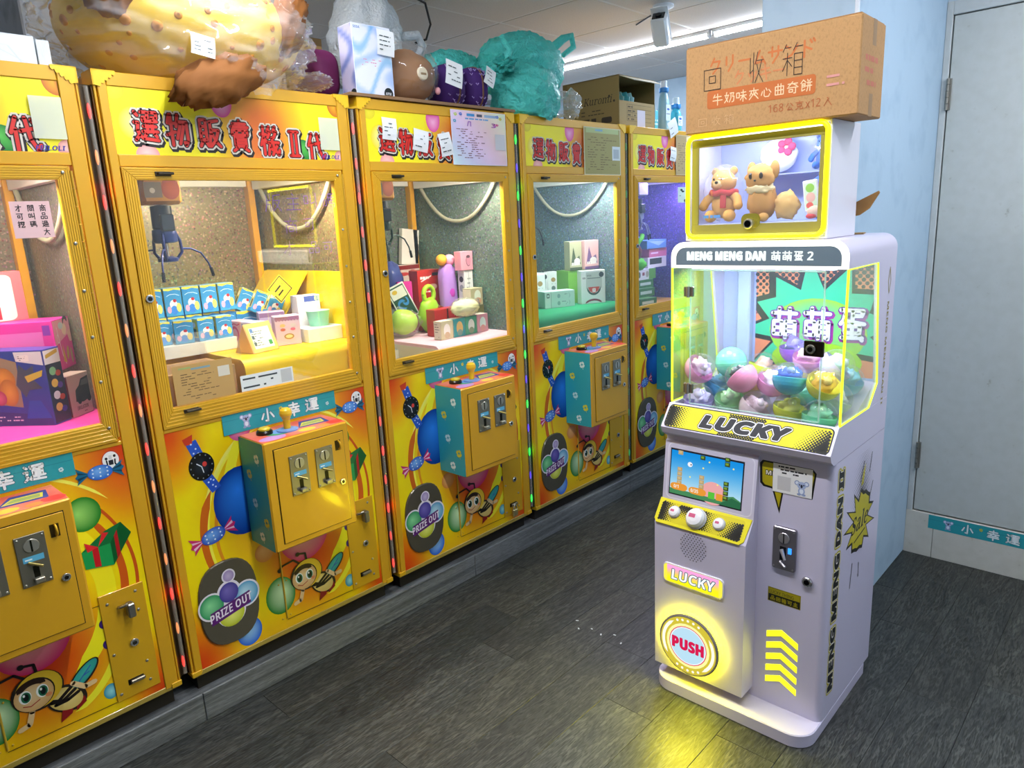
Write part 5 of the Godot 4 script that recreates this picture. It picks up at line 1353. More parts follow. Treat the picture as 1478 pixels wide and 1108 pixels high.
	carton("game_card", "tilted blue and green game card pack at the left of the mixed prizes", "card pack", -0.445, 1.330, -0.40, 1.405, 0.93, 0.165, 0.012, "e4ead8", func(k: MB, w: float, h: float, d: float) -> void:
		onfront(k, w, h).rect(0.06, 0.04, 0.88, 0.92, "28503a"); k.rect(0.1, 0.62, 0.8, 0.3, "dfe4d0"); k.ell(0.35, 0.82, 0.14, 0.06, "d8b838"); k.arc(0.45, 0.42, 0.22, 0.12, 30, 300, 0.04, 0.04, "3a8ac8"); k.arc(0.65, 0.5, 0.14, 0.1, 180, 420, 0.04, 0.04, "3a8ac8"), "", 0.3, 0.42)
	single("blue_bag_prize", "dark blue wrapped bundle at the left back of the mixed prizes", "bundle", MB.new().col("3f4a80").blob(Vector3(0, 0.10, 0), lump(Vector3(0.06, 0.10, 0.055), 0.01, 9.0, 3), 20, 14), paint(0.3), Vector3(-0.55, YB + 1.00, -1.36))
	carton("blue_crate", "grey box under the dark blue wrapped bundle", "box", -0.49, 1.295, -0.49, 1.42, 0.876, 0.125, 0.12, "5a6070", none)
	var lemon := thing("lemon_plush", "lime green lemon plush in a clear bag near the chute", "plush", Vector3(-0.37, YB + 0.876, -1.275))
	part(lemon, "fruit_body", MB.new().col("a8d818").blob(Vector3(0, 0.066, 0), func(d: Vector3) -> Vector3: return d * Vector3(0.058, 0.056, 0.068) * (1.0 + 0.22 * pow(maxf(0, d.dot(Vector3(0.2, 0.85, 0.5).normalized())), 14.0)), 22, 16), paint(0.75))
	part(lemon, "clear_bag", MB.new().blob(Vector3(0, 0.064, 0), lump(Vector3(0.072, 0.062, 0.082), 0.012, 7.0, 5), 26, 18), pane("ffffff", 0.07, 0.06))
	var mug := thing("lime_pouch", "lime green toy purse with a ring handle in the middle of the prizes", "toy purse", Vector3(-0.362, YB + 0.876, -1.425))
	part(mug, "purse_body", MB.new().col("9acb22").blob(Vector3(0, 0.08, 0), lump(Vector3(0.035, 0.08, 0.06), 0.006, 6.0, 8), 18, 12), paint(0.4))
	var ring := []
	for i in 17: ring.append(Vector3(0, 0.175 + 0.036 * sin(TAU * i / 16.0), 0.030 * cos(TAU * i / 16.0)))
	part(mug, "ring_handle", MB.new().col("a6d62a").tube(ring, 0.011, 8), paint(0.35))
	carton("leather_wallet", "brown leather wallet card leaning on the lime purse", "wallet", -0.300, 1.385, -0.297, 1.470, 0.905, 0.11, 0.010, "7a3f28", func(k: MB, w: float, h: float, d: float) -> void:
		onfront(k, w, h).arc(0.45, 0.55, 0.25, 0.25, 0, 300, 0.015, 0.015, "a86a44"); k.line([0.2, 0.2, 0.7, 0.5], 0.02, "a86a44"), "", 0.4, -0.45)
	carton("red_gift_box", "low red box with a dark band between the wallet and the blind boxes", "box", -0.229, 1.338, -0.224, 1.485, 0.876, 0.118, 0.06, "b62a1e", func(k: MB, w: float, h: float, d: float) -> void:
		onfront(k, w, h).rect(0.48, 0.0, 0.06, 1.0, "3a1410"); k.marks(0.08, 0.2, 0.35, 0.5, 2, "f0d8c8", 5); k.marks(0.6, 0.2, 0.3, 0.5, 2, "f0d8c8", 9))
	var sp := thing("bath_sponge", "pale yellow ruffled sponge in a clear bag on the blind boxes", "sponge", Vector3(-0.150, YB + 0.958, -1.45))
	part(sp, "ruffles", MB.new().col("e6edac").blob(Vector3(0, 0.038, 0), func(d: Vector3) -> Vector3: return d * Vector3(0.045, 0.036, 0.075) * (1.0 + 0.13 * sin(d.x * 19.0 + d.z * 7.0) * cos(d.y * 17.0 + d.z * 23.0)), 36, 24), paint(0.8))
	part(sp, "clear_bag", MB.new().blob(Vector3(0, 0.042, 0), lump(Vector3(0.049, 0.0405, 0.080), 0.008, 8.0, 15), 24, 16), pane("ffffff", 0.08, 0.06))
	var cup := thing("lilac_pack", "lilac plastic pack with a yellow and a pink ball on top", "toy pack", Vector3(-0.348, YB + 0.878, -1.532))
	part(cup, "pack", MB.new().col("b48ad8").blob(Vector3(0, 0.150, 0), func(d: Vector3) -> Vector3: return Vector3(signf(d.x) * pow(absf(d.x), 0.6) * 0.028, signf(d.y) * pow(absf(d.y), 0.35) * 0.148, signf(d.z) * pow(absf(d.z), 0.45) * 0.042) * (1.0 + 0.04 * sin(d.y * 9.0 + d.z * 7.0)), 28, 24), paint(0.18))
	part(cup, "pack_print", MB.new().col("c848c0").blob(Vector3(0.010, 0.17, 0), lump(Vector3(0.022, 0.04, 0.032), 0.004, 9.0, 29), 14, 10), paint(0.2))
	part(cup, "ball", MB.new().col("f0a830").ball(Vector3(0, 0.322, 0.028), Vector3(0.026, 0.026, 0.026)), paint(0.6))
	part(cup, "ball", MB.new().col("f0a0b4").ball(Vector3(0, 0.318, -0.020), Vector3(0.027, 0.027, 0.027)), paint(0.6))
	var bb := thing("blue_pack", "light blue wrapped toy left of the lilac pack", "toy pack", Vector3(-0.42, YB + 0.876, -1.585))
	part(bb, "pack", MB.new().col("8ab0cc").blob(Vector3(0, 0.11, 0), lump(Vector3(0.028, 0.105, 0.026), 0.006, 9.0, 39), 20, 16), paint(0.2))

	# ---- machine with the green cloth
	for q in [["white appliance toy box with a watermelon print near the right of the green cloth", -0.130, 2.262, -0.066, 2.385, 0.172, 0.05, 1], ["white appliance toy box with a round red print behind the flat mint box", -0.420, 2.225, -0.410, 2.325, 0.155, 0.10, 1], ["white appliance toy box cut off by the left post of the green cloth window", -0.280, 2.060, -0.262, 2.130, 0.165, 0.12, 0], ["white appliance toy box standing sideways behind the flat mint box", -0.43, 2.348, -0.40, 2.400, 0.155, 0.06, 0]]:
		carton("appliance_toy_box", q[0], "toy box", q[1], q[2], q[3], q[4], 0.916, q[5], q[6], "dfe9e2", func(k: MB, w: float, h: float, d: float) -> void:
			onfront(k, w, h)
			if q[7] == 1:
				k.rect(0.2, 0.45, 0.66, 0.5, "b8c8bc"); k.arc(0.52, 0.5, 0.27, 0.22, 180, 360, 0.03, 0.03, "1f4a34"); k.pl([0.28, 0.5, 0.33, 0.38, 0.52, 0.3, 0.71, 0.38, 0.76, 0.5], "c8503a"); k.rrect(0.46, 0.34, 0.13, 0.12, 0.02, "eef2ec"); k.text("7", 0.49, 0.36, 0.08, "c8503a"); k.ell(0.84, 0.86, 0.1, 0.08, "2a3a34"); k.text("SEVEN", 0.24, 0.82, 0.05, "5a6a62", true, 0.9); k.rect(0.25, 0.75, 0.55, 0.03, "7a8a80"); k.arc(0.5, -0.05, 0.36, 0.16, 20, 160, 0.03, 0.03, "8a2a28")
				k.col("1f2a28"); k.text("SEVEN", 0.06, 0.75, 0.05, "1f2a28", true, 0.6)
			else:
				k.ell(0.55, 0.72, 0.22, 0.08, "a89058"); k.ell(0.55, 0.42, 0.2, 0.08, "6a8078"); k.marks(0.2, 0.05, 0.6, 0.1, 1, "24302c", 8, 0.9, 0.8); k.marks(0.2, 0.55, 0.6, 0.06, 1, "8a9a90", 9)
			onright(k, w, h, d).ell(0.5, 0.75, 0.25, 0.1, "8a7a50"); k.ell(0.5, 0.5, 0.22, 0.09, "a87a48"), "appliance toy boxes")
	carton("flat_toy_box", "flat mint coloured toy box lying at the front of the green cloth", "toy box", -0.195, 2.045, -0.130, 2.205, 0.916, 0.083, 0.08, "bfe0d0", func(k: MB, w: float, h: float, d: float) -> void:
		onfront(k, w, h).rect(0.0, 0.0, 0.19, 1.0, "d5e8dc"); k.line([0.2, 0.0, 0.2, 1.0], 0.012, "6a8a80", Vector2.ZERO, Vector2.ONE, 0); k.rect(0.06, 0.62, 0.09, 0.26, "2a3a36"); k.rect(0.08, 0.68, 0.05, 0.14, "d5e8dc")
		for j in 2:
			k.ell(0.46, 0.7 - 0.44 * j, 0.05, 0.13, "8ab0a4"); k.marks(0.56, 0.58 - 0.44 * j, 0.2, 0.26, 3, "5a7a74", 4 + j); k.arc(0.78, 0.7 - 0.44 * j, 0.05, 0.14, -90, 90, 0.006, 0.006, "7aa098"))
	for q in [["pink pointed ear toy box at the right of the green cloth machine", 2.345, 2.440, -0.165, "e8b8b4", "7a5a88"], ["olive and cream toy box beside the pink toy box", 2.262, 2.338, -0.200, "b8b890", "4a5a3a"]]:
		carton("mascot_toy_box", q[0], "toy box", q[3], q[1], q[3] + 0.02, q[2], 1.089, 0.150, 0.05, q[4], func(k: MB, w: float, h: float, d: float) -> void:
			onfront(k, w, h).pl([0.1, 0.2, 0.3, 0.8, 0.5, 0.4, 0.8, 0.5, 0.9, 0.2], q[5]); k.ell(0.6, 0.3, 0.25, 0.12, "ece4dc"); k.rect(0.0, 0.0, 1.0, 0.1, q[5]); k.marks(0.15, 0.14, 0.7, 0.12, 1, "f4ece4", 4, 0.9, 0.8), "toy boxes on the green shelf")

	carton("green_riser", "lime green riser box under the pink and olive toy boxes", "box", -0.205, 2.250, -0.165, 2.425, 0.916, 0.172, 0.10, "7fbf42", none)

	# ---- machine half hidden by the capsule machine
	var gi := 0
	for q in [[-0.115, 2.790, -0.095, 2.935, 0.836, 0.046], [-0.165, 2.850, -0.150, 3.000, 0.8825, 0.050], [-0.185, 2.880, -0.170, 3.020, 0.933, 0.046], [-0.300, 2.770, -0.295, 2.900, 0.836, 0.055], [-0.300, 2.760, -0.295, 2.890, 0.8915, 0.05]]:
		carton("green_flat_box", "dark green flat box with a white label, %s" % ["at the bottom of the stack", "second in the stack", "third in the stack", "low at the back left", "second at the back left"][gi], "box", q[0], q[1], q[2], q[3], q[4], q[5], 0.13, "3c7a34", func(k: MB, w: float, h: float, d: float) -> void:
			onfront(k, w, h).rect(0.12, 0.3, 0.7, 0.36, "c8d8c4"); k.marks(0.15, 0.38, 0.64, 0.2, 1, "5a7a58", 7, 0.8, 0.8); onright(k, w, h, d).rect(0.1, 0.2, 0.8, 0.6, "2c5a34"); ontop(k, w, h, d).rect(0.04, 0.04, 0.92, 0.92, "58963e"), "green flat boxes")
		gi += 1
	carton("white_noodle_box", "white and green box with small pictures above the green stack", "box", -0.185, 2.860, -0.180, 3.060, 0.9795, 0.062, 0.12, "dfe3d4", func(k: MB, w: float, h: float, d: float) -> void:
		onfront(k, w, h).ell(0.15, 0.5, 0.06, 0.3, "4a6a3a"); k.rect(0.3, 0.4, 0.12, 0.3, "8a3a34"); k.ell(0.55, 0.5, 0.08, 0.3, "a8a888"); k.rect(0.64, 0.0, 0.36, 1.0, "5aa03a"))
	carton("white_noodle_box", "white box with dark marks on top of the white and green box", "box", -0.190, 2.990, -0.185, 3.190, 1.042, 0.062, 0.10, "e4e6d8", func(k: MB, w: float, h: float, d: float) -> void:
		onfront(k, w, h).marks(0.1, 0.15, 0.8, 0.7, 1, "3a4038", 5, 0.8, 0.8))
	carton("pink_snack_box", "pink flat box on top of the white box, half hidden", "box", -0.190, 3.005, -0.185, 3.195, 1.1045, 0.05, 0.10, "d87a94", func(k: MB, w: float, h: float, d: float) -> void: onfront(k, w, h).marks(0.1, 0.25, 0.5, 0.5, 1, "f4dce4", 5))
	carton("blue_snack_bag", "light blue triangular bag lying on the pink box", "bag", -0.185, 2.975, -0.18, 3.18, 1.155, 0.05, 0.10, "6aa0c8", func(k: MB, w: float, h: float, d: float) -> void: onfront(k, w, h).pl([0.05, 0.9, 0.6, 0.3, 0.95, 0.8], "a8cfe0"))
	for i in 3:
		carton("pale_blue_box", "pale blue box on the back ledge under the violet light, %s of three" % ["left", "middle", "right"][i], "box", -0.40, 2.87 + 0.13 * i, -0.40, 2.98 + 0.13 * i, 0.836, 0.385, 0.06, "7f9ae0", func(k: MB, w: float, h: float, d: float) -> void: onfront(k, w, h).ell(0.5, 0.88, 0.3, 0.07, "e0e6fa"), "pale blue boxes")
	var gp := thing("green_plush", "bright green plush frog figure hanging beside the left post of the far machine", "plush", Vector3(-0.16, YB + 1.0415, -2.845))
	gp.position.y = YB + 1.0425
	part(gp, "plush_body", MB.new().col("5ad020").blob(Vector3(0, 0.036, 0), lump(Vector3(0.04, 0.036, 0.055), 0.006, 9.0, 4), 18, 12), paint(0.8))
	part(gp, "plush_belly", MB.new().col("6a3a2a").ball(Vector3(0.0, 0.105, 0.018), Vector3(0.03, 0.045, 0.03)), paint(0.8))
	part(gp, "plush_arm", MB.new().col("62d828").tube([Vector3(0, 0.14, 0.02), Vector3(0.005, 0.165, 0.005), Vector3(0.005, 0.18, -0.025), Vector3(0, 0.20, -0.04)], 0.014, 8), paint(0.8))
	part(gp, "plush_arm", MB.new().col("62d828").tube([Vector3(0, 0.14, 0.02), Vector3(0.005, 0.16, 0.045), Vector3(0.005, 0.185, 0.04)], 0.013, 8), paint(0.8))
	notice("window_notice", "pale notice taped to the glass of the far machine", 0.0092, 3 * W + 0.50, 1.412, 0.11, 0.085, "cfe0d6", func(k: MB) -> void:
		k.ell(0.35, 0.82, 0.12, 0.07, "2a3a3a"); k.ell(0.5, 0.72, 0.14, 0.06, "2a3a3a"); k.marks(0.15, 0.4, 0.5, 0.1, 1, "3a4a4a", 3); k.ell(0.7, 0.12, 0.1, 0.1, "4a5a54"))
func lump(r: Vector3, amp: float, freq: float, seed_: int) -> Callable:
	var f := FastNoiseLite.new()
	f.noise_type = FastNoiseLite.TYPE_SIMPLEX_SMOOTH; f.seed = seed_; f.frequency = 0.16 * freq; f.fractal_octaves = 3
	return func(d: Vector3) -> Vector3: return d * r * (1.0 + amp / r.length() * 1.7 * f.get_noise_3dv(d) * 2.0)
func card_mb(w: float, h: float, base: String, art: Callable) -> MB:
	var b := MB.new().col(base)
	b.box(Vector3(0, 0, -0.0012), Vector3(w, h, 0), 0.0)
	b.plane(Vector3.ZERO, Vector3.RIGHT * w, Vector3.UP * h)
	art.call(b)
	return b
# sheet stuck flat on a machine front: x plane, left edge u (along the row), bottom v
func notice(called: String, label: String, x: float, u: float, v: float, w: float, h: float, base: String, art: Callable, turn := 0.0, group := "") -> MeshInstance3D:
	var b := MB.new().col(base)
	b.box(Vector3(0, 0, -0.0006), Vector3(w, h, 0), 0.0)
	b.plane(Vector3.ZERO, Vector3.RIGHT * w, Vector3.UP * h)
	art.call(b)
	var o := single(called, label, "notice", b, paint(0.6), Vector3(x, YB + v, -u), 0.0, group)
	o.basis = Basis(Vector3(0, 0, -1), Vector3.UP, Vector3(1, 0, 0)) * Basis(Vector3.BACK, turn)
	return o
# the cover over the play field: rounded front edge, chute left open where there is one
func bed(b: MB, _k: int, v: float, chute: bool) -> void:
	var u0 := 0.352 if chute else 0.052
	var q := PackedVector2Array([Vector2(-0.66, 0.801), Vector2(-0.66, v), Vector2(-0.062, v)])
	for i in 5: q.append(Vector2(-0.062 + 0.034 * sin(PI / 2 * (i + 1) / 5.0), v - 0.034 + 0.034 * cos(PI / 2 * (i + 1) / 5.0)))
	q.append(Vector2(-0.028, 0.801))
	b.prism(q, Transform3D(Basis(Vector3(1, 0, 0), Vector3.UP, Vector3(0, 0, 1)), Vector3(0, 0, -0.792)), 0.792 - u0, 0.0, true)
	if chute: b.box(Vector3(-0.66, 0.801, -0.052), Vector3(-0.36, v, -u0), 0.002)

# ================================================================ things on top of the machines
func price_slip(label: String, at: Vector3, w: float, h: float, yaw: float, pitch: float, roll: float, seed_: int, group := "price slips") -> void:
	var b := MB.new().col("eef1f2")
	for i in 4:  # a slightly curled slip
		var y0 := h * i / 4.0
		var y1 := h * (i + 1) / 4.0
		var z0 := 0.004 * sin(PI * i / 4.0)
		var z1 := 0.004 * sin(PI * (i + 1) / 4.0)
		b.quad(Vector3(0, y0, z0), Vector3(w, y0, z0), Vector3(w, y1, z1), Vector3(0, y1, z1), Vector3.BACK)
		b.quad(Vector3(0, y0, z0 - 0.0005), Vector3(w, y0, z0 - 0.0005), Vector3(w, y1, z1 - 0.0005), Vector3(0, y1, z1 - 0.0005), Vector3.FORWARD)
	b.plane(Vector3(0, 0, 0.0046), Vector3.RIGHT * w, Vector3.UP * h)
	b.marks(0.12, 0.15, 0.76, 0.7, 4, "3f4a50", seed_, 0.6, 0.22)
	var o := single("price_slip", label, "paper slip", b, paint(0.6), at, 0.0, group)
	o.basis = Basis(Vector3.UP, yaw) * Basis(Vector3.RIGHT, pitch) * Basis(Vector3.BACK, roll)
func at_top(x: float, u: float, dv := 0.0) -> Vector3: return Vector3(x, TOP + dv, -u)
func tops() -> void:
	var Q := PI / 2
	var rng := RandomNumberGenerator.new()
	rng.seed = 4
	# marbled boxes at the left
	for i in 2:
		carton("marble_box", ["long white marbled box on top of the leftmost machine", "short white marbled box beside the plush bag on the left"][i], "box", -0.03, [-0.42, -0.078][i], -0.03, [-0.081, -0.048][i], 1.8035, [0.068, 0.062][i], 0.18, "c9d2d8", func(k: MB, w: float, h: float, d: float) -> void:
			onfront(k, w, h)
			for j in 6: k.line([rng.randf(), 1.0, rng.randf(), 0.6, rng.randf(), 0.0], 0.012, "bcc8d2", Vector2.ZERO, Vector2(0.98, 0.98), 0), "marbled boxes", 0.25)
	# giant plush in a clear bag
	var p := thing("plush_cushion", "huge yellow plush with orange spots and brown paws in a clear bag", "plush", at_top(-0.20, 0.37, 0.0045))
	var rad := Vector3(0.265, 0.178, 0.36)
	var mid := Vector3(0.02, 0.172, 0)
	var shape := func(d: Vector3) -> Vector3:
		var q := d * rad * (1.0 + 0.035 * sin(d.z * 5.0 + d.x * 3.0))
		if q.y < -0.165 and q.x < 0.19: q.y = -0.165 - (q.y + 0.165) * 0.1
		return q
	var body := MB.new().col("ecc64a").blob(mid, shape, 48, 32)
	part(p, "plush_body", body, paint(0.7))
	var bump := MB.new().col("cf8a20").ball(Vector3.ZERO, Vector3(1, 0.45, 1), 12, 8).mesh()
	var gold := 2.39996
	for i in 150:
		var y := 1.0 - 2.0 * (i + 0.5) / 150.0
		var d := Vector3(sqrt(1.0 - y * y) * cos(gold * i + 0.2 * sin(i * 1.7)), y, sqrt(1.0 - y * y) * sin(gold * i + 0.2 * sin(i * 1.7)))
		if d.y < -0.75 or d.x < -0.35: continue
		var at: Vector3 = mid + shape.call(d)
		var nn := Vector3(d.x / rad.x, d.y / rad.y, d.z / rad.z).normalized()
		var o := part(p, "spot", bump, null, at)
		o.set_surface_override_material(0, paint(0.7))
		o.basis = body.frame_of(nn).scaled_local(Vector3.ONE * [0.007, 0.010, 0.015, 0.008, 0.011][i % 5])
	for q in [[Vector3(0.282, -0.015, 0.035), Vector3(0.054, 0.062, 0.145), 0.35], [Vector3(0.19, 0.215, 0.26), Vector3(0.06, 0.075, 0.08), 0.0], [Vector3(0.19, 0.21, -0.27), Vector3(0.05, 0.11, 0.055), -0.3]]:
		part(p, "paw", MB.new().col("7e4c1c").blob(Vector3.ZERO, func(d: Vector3) -> Vector3: return Basis(Vector3.RIGHT, q[2]) * (d * q[1] * (1.0 + 0.09 * sin(d.z * 11.0 + d.y * 5.0 + 2.0 * sin(d.x * 5.0)) + 0.06 * sin(d.z * 23.0 + d.y * 9.0))), 28, 18), paint(0.85), q[0])
	# the bag: wrinkled, sagging over the front edge
	var fz := FastNoiseLite.new()
	fz.noise_type = FastNoiseLite.TYPE_SIMPLEX; fz.seed = 21; fz.frequency = 1.4; fz.fractal_octaves = 4; fz.fractal_type = FastNoiseLite.FRACTAL_RIDGED
	var bag := func(d: Vector3) -> Vector3:
		var r := Vector3(0.315, 0.225, 0.415)
		var q := d * r * (0.94 + 0.11 * fz.get_noise_3dv(Vector3(d.x * 1.2, d.y * 2.6, d.z * 1.5)))
		var sag := maxf(0.0, d.dot(Vector3(0.78, -0.6, -0.15).normalized()))
		q += Vector3(0.02, -0.05, -0.02) * pow(sag, 4.0)
		var floor_y := -0.170
		if mid.x + q.x < 0.238 and q.y < floor_y: q.y = floor_y
		return q
	part(p, "clear_bag", MB.new().blob(mid, bag, 110, 80), pane("ffffff", 0.13, 0.07))
	var tail := FastNoiseLite.new()
	tail.seed = 3; tail.frequency = 2.0
	part(p, "clear_bag", MB.new().blob(Vector3(0.12, 0.046, -0.375), func(d: Vector3) -> Vector3: return d * Vector3(0.07, 0.028, 0.065) * (1.0 + 0.35 * tail.get_noise_3dv(d * 2.0)), 40, 24), pane("ffffff", 0.09, 0.05))
	price_slip("square white price sticker on the clear plush bag", Vector3(0.118, YB + 1.848, -0.250), 0.066, 0.056, Q, -0.12, -0.15, 9, "")
	# brown carton, purple cushion
	carton("back_carton", "open brown cardboard carton behind the purple cushion", "carton", -0.45, 0.87, -0.45, 1.045, 1.8150, 0.28, 0.2, "9a7c4c", func(k: MB, w: float, h: float, d: float) -> void:
		onfront(k, w, h).rect(0.0, 0.9, 1.0, 0.1, "5f4a28"))
	single("purple_cushion", "dark purple rounded cushion between the plush bag and the swirl box", "cushion", MB.new().col("5e1248").blob(Vector3(0, 0.093, 0), func(d: Vector3) -> Vector3: return Vector3(signf(d.x) * pow(absf(d.x), 0.8) * 0.10, signf(d.y) * pow(absf(d.y), 0.6) * 0.092, signf(d.z) * pow(absf(d.z), 0.55) * 0.062), 28, 20), paint(0.75), at_top(-0.27, 0.885, 0.0155))
	# board under the next things
	var bd := single("top_board", "thin brown board lying along the top of two machines", "board", MB.new().col("8b6a48").box(Vector3(-0.5, 0, 0), Vector3(0.012, 0.011, -0.828), 0.001), paint(0.6), at_top(0, 0.83, 0.0035))
	# swirl printed box
	var Y := 1.8155
	carton("speaker_box", "white and blue swirl printed box with a round black logo", "box", -0.035, 0.892, -0.030, 1.055, Y, 0.236, 0.085, "dfe3f2", func(k: MB, w: float, h: float, d: float) -> void:
		onfront(k, w, h).grid(0.01, 0.01, 0.98, 0.98, 16, 22, func(s: Vector2) -> Color: return Color("dfe4f6").lerp(Color("8fb0e4"), clampf(0.9 * sin(s.x * 5.0 + 3.0 * sin(s.y * 6.0)) - 0.2, 0, 1)).lerp(Color("2f8cc8"), clampf(1.6 * sin(s.y * 8.0 + 2.6 * sin(s.x * 4.2 + 1.0)) - 1.15, 0, 0.8)))
		k.ell(0.84, 0.06, 0.12, 0.085, "15171c"); k.text("APM", 0.76, 0.04, 0.04, "c9ccd2", true, 1.3); k.text("SODA", 0.05, 0.93, 0.035, "2a6ca8", true, 1.3); k.marks(0.2, 0.42, 0.55, 0.12, 3, "d88aa0", 4, 0.6, 0.3)
		onleft(k, h, d).grid(0.01, 0.01, 0.98, 0.98, 8, 16, func(s: Vector2) -> Color: return Color("b9b4d4").lerp(Color("5a6cb0"), clampf(0.9 * sin(s.x * 5.0 + 3.0 * sin(s.y * 7.0)), 0, 1))); k.ell(0.8, 0.05, 0.2, 0.05, "15171c")
		ontop(k, w, h, d).rect(0.02, 0.02, 0.96, 0.96, "6a3a58"), "", 0.3)
	price_slip("white price slip taped to the swirl printed box", Vector3(-0.022, YB + Y + 0.142, -0.985), 0.075, 0.085, Q, 0.0, -0.05, 2)
	# white carrier bag
	var wb := thing("white_plastic_bag", "crumpled white plastic bag behind the swirl printed box", "plastic bag", at_top(-0.375, 1.21, 0.0145))
	part(wb, "bag_body", MB.new().col("e2eaee").blob(Vector3(0, 0.265, 0), func(d: Vector3) -> Vector3: return d * Vector3(0.12, 0.24, 0.14) * (1.0 + 0.12 * sin(d.z * 9.0 + d.y * 5.0) * (1.0 - absf(d.y)) + 0.12 * fz.get_noise_3dv(d * 1.7)), 48, 30), bag_mat("e2eaee"))
	part(wb, "bag_handle", MB.new().col("e2eaee").tube([Vector3(0.06, 0.30, -0.12), Vector3(0.08, 0.315, -0.20), Vector3(0.07, 0.28, -0.235), Vector3(0.06, 0.22, -0.20), Vector3(0.05, 0.20, -0.13)], 0.02, 8, 0.014), bag_mat("e2eaee"))
	# brown round plush
	var mo := thing("brown_plush", "round brown plush in a clear bag with a cream button", "plush", at_top(-0.13, 1.195, 0.0185))
	part(mo, "plush_body", MB.new().col("8a5a2a").blob(Vector3(0, 0.098, 0), lump(Vector3(0.105, 0.098, 0.118), 0.006, 6.0, 12), 30, 20), paint(0.85))
	var bt := MB.new().col("d9cdb0").cyl(Vector3(0.098, 0.095, 0.005), Vector3(0.112, 0.096, 0.005), 0.024, -1.0, 20, 0.003)
	bt.col("8a6a3a").box(Vector3(0.112, 0.090, -0.008), Vector3(0.1135, 0.098, 0.018), 0.001)
	part(mo, "button", bt, paint(0.5))
	part(mo, "ear_patch", MB.new().col("e0a0a8").ball(Vector3(0.085, 0.045, -0.085), Vector3(0.012, 0.014, 0.010), 10, 8), paint(0.8))
	part(mo, "clear_bag", MB.new().blob(Vector3(0, 0.105, 0), func(d: Vector3) -> Vector3: return Vector3(d.x * 0.122, maxf(d.y * 0.118, -0.100), d.z * 0.128) * (1.0 + 0.05 * fz.get_noise_3dv(d * 2.2)), 70, 48), pane("ffffff", 0.05, 0.05))
	price_slip("large white price slip on the bag of the brown plush", Vector3(0.012, YB + 1.885, -1.270), 0.085, 0.092, Q, -0.1, -0.2, 14)
	# purple patterned cushions
	for i in 2:
		var pc := MB.new().col("3c1a66")
		var rr := Vector3(0.085, 0.088, 0.062)
		pc.blob(Vector3(0, 0.086, 0), func(d: Vector3) -> Vector3: return Vector3(signf(d.x) * pow(absf(d.x), 0.75) * rr.x, signf(d.y) * pow(absf(d.y), 0.7) * rr.y * 0.97, signf(d.z) * pow(absf(d.z), 0.8) * rr.z), 28, 18)
		var o := thing("patterned_cushion", ["purple cushion with lilac swallow pattern beside the brown plush", "purple cushion with lilac swallow pattern and a slip, nearer the teal bag"][i], "cushion", at_top(-0.13, [1.400, 1.530][i], 0.0145), "patterned cushions")
		part(o, "cushion_body", pc, paint(0.8))
		var mk := MB.new().col("a890d0")
		for j in 26:
			var a := 0.35 + 2.4 * float(j % 7) / 6.0
			var t := -0.8 + 1.6 * float(j / 7) / 3.2 + 0.2 * sin(j * 3.0)
			var d := Vector3(cos(t) * 0.9, cos(a), sin(t)).normalized()
			var q := Vector3(signf(d.x) * pow(absf(d.x), 0.75) * rr.x, signf(d.y) * pow(absf(d.y), 0.7) * rr.y * 0.97, signf(d.z) * pow(absf(d.z), 0.8) * rr.z) * 1.012 + Vector3(0, 0.086, 0)
			mk.tube([q + Vector3(0, 0.006, 0.008), q, q + Vector3(0, 0.007, -0.006)], 0.0022, 5)
		part(o, "swallow_print", mk, paint(0.8)).set_meta("kind", "stuff")
		var rim := []
		for j in 25:
			var a := TAU * j / 24.0
			rim.append(Vector3(signf(cos(a)) * pow(absf(cos(a)), 0.75) * rr.x * 1.01, 0.086 + signf(sin(a)) * pow(absf(sin(a)), 0.7) * rr.y * 0.975, 0.0))
		part(o, "piping", MB.new().col("6a4a38").tube(rim, 0.004, 6), paint(0.8))
	price_slip("white price slip on the purple cushion nearest the teal bag", Vector3(-0.035, YB + 1.920, -1.525), 0.055, 0.075, Q, -0.15, -0.45, 17)
	# teal plastic bag
	var tb := thing("teal_plastic_bag", "big knotted teal plastic bag slumped over the machine tops", "plastic bag", at_top(-0.1, 1.80, 0.003))
	var tf := FastNoiseLite.new()
	tf.noise_type = FastNoiseLite.TYPE_SIMPLEX_SMOOTH; tf.seed = 8; tf.frequency = 1.3; tf.fractal_octaves = 4; tf.fractal_type = FastNoiseLite.FRACTAL_RIDGED
	var knot := Vector3(0.07, 0.195, 0.15)
	var mass := func(m: Vector3, r: Vector3, base: float) -> Callable:
		return func(d: Vector3) -> Vector3:
			var q := d * r
			var w := m + q - knot
			var fold := sin(18.0 * atan2(w.y, w.z) + 3.0 * w.x) * 0.06 * smoothstep(0.5, 0.05, w.length())
			q *= 0.95 + fold + 0.10 * tf.get_noise_3dv(d * 1.9)
			if m.x + q.x < 0.120 and m.y + q.y < base: q.y = base - m.y
			return q
	var bg := MB.new().col("62e4da")
	for q in [[Vector3(0.015, 0.085, -0.04), Vector3(0.14, 0.155, 0.17)], [Vector3(-0.10, 0.235, -0.14), Vector3(0.18, 0.155, 0.235)], [Vector3(-0.23, 0.20, 0.17), Vector3(0.11, 0.10, 0.19)]]:
		bg.blob(q[0], mass.call(q[0], q[1], 0.11 if q[0].z > 0.1 else 0.002), 72, 48)
	part(tb, "bag_body", bg, bag_mat("62e4da"))
	part(tb, "knot", MB.new().col("44c8be").blob(knot, lump(Vector3(0.035, 0.03, 0.04), 0.02, 10.0, 6), 24, 16), bag_mat("62e4da"))
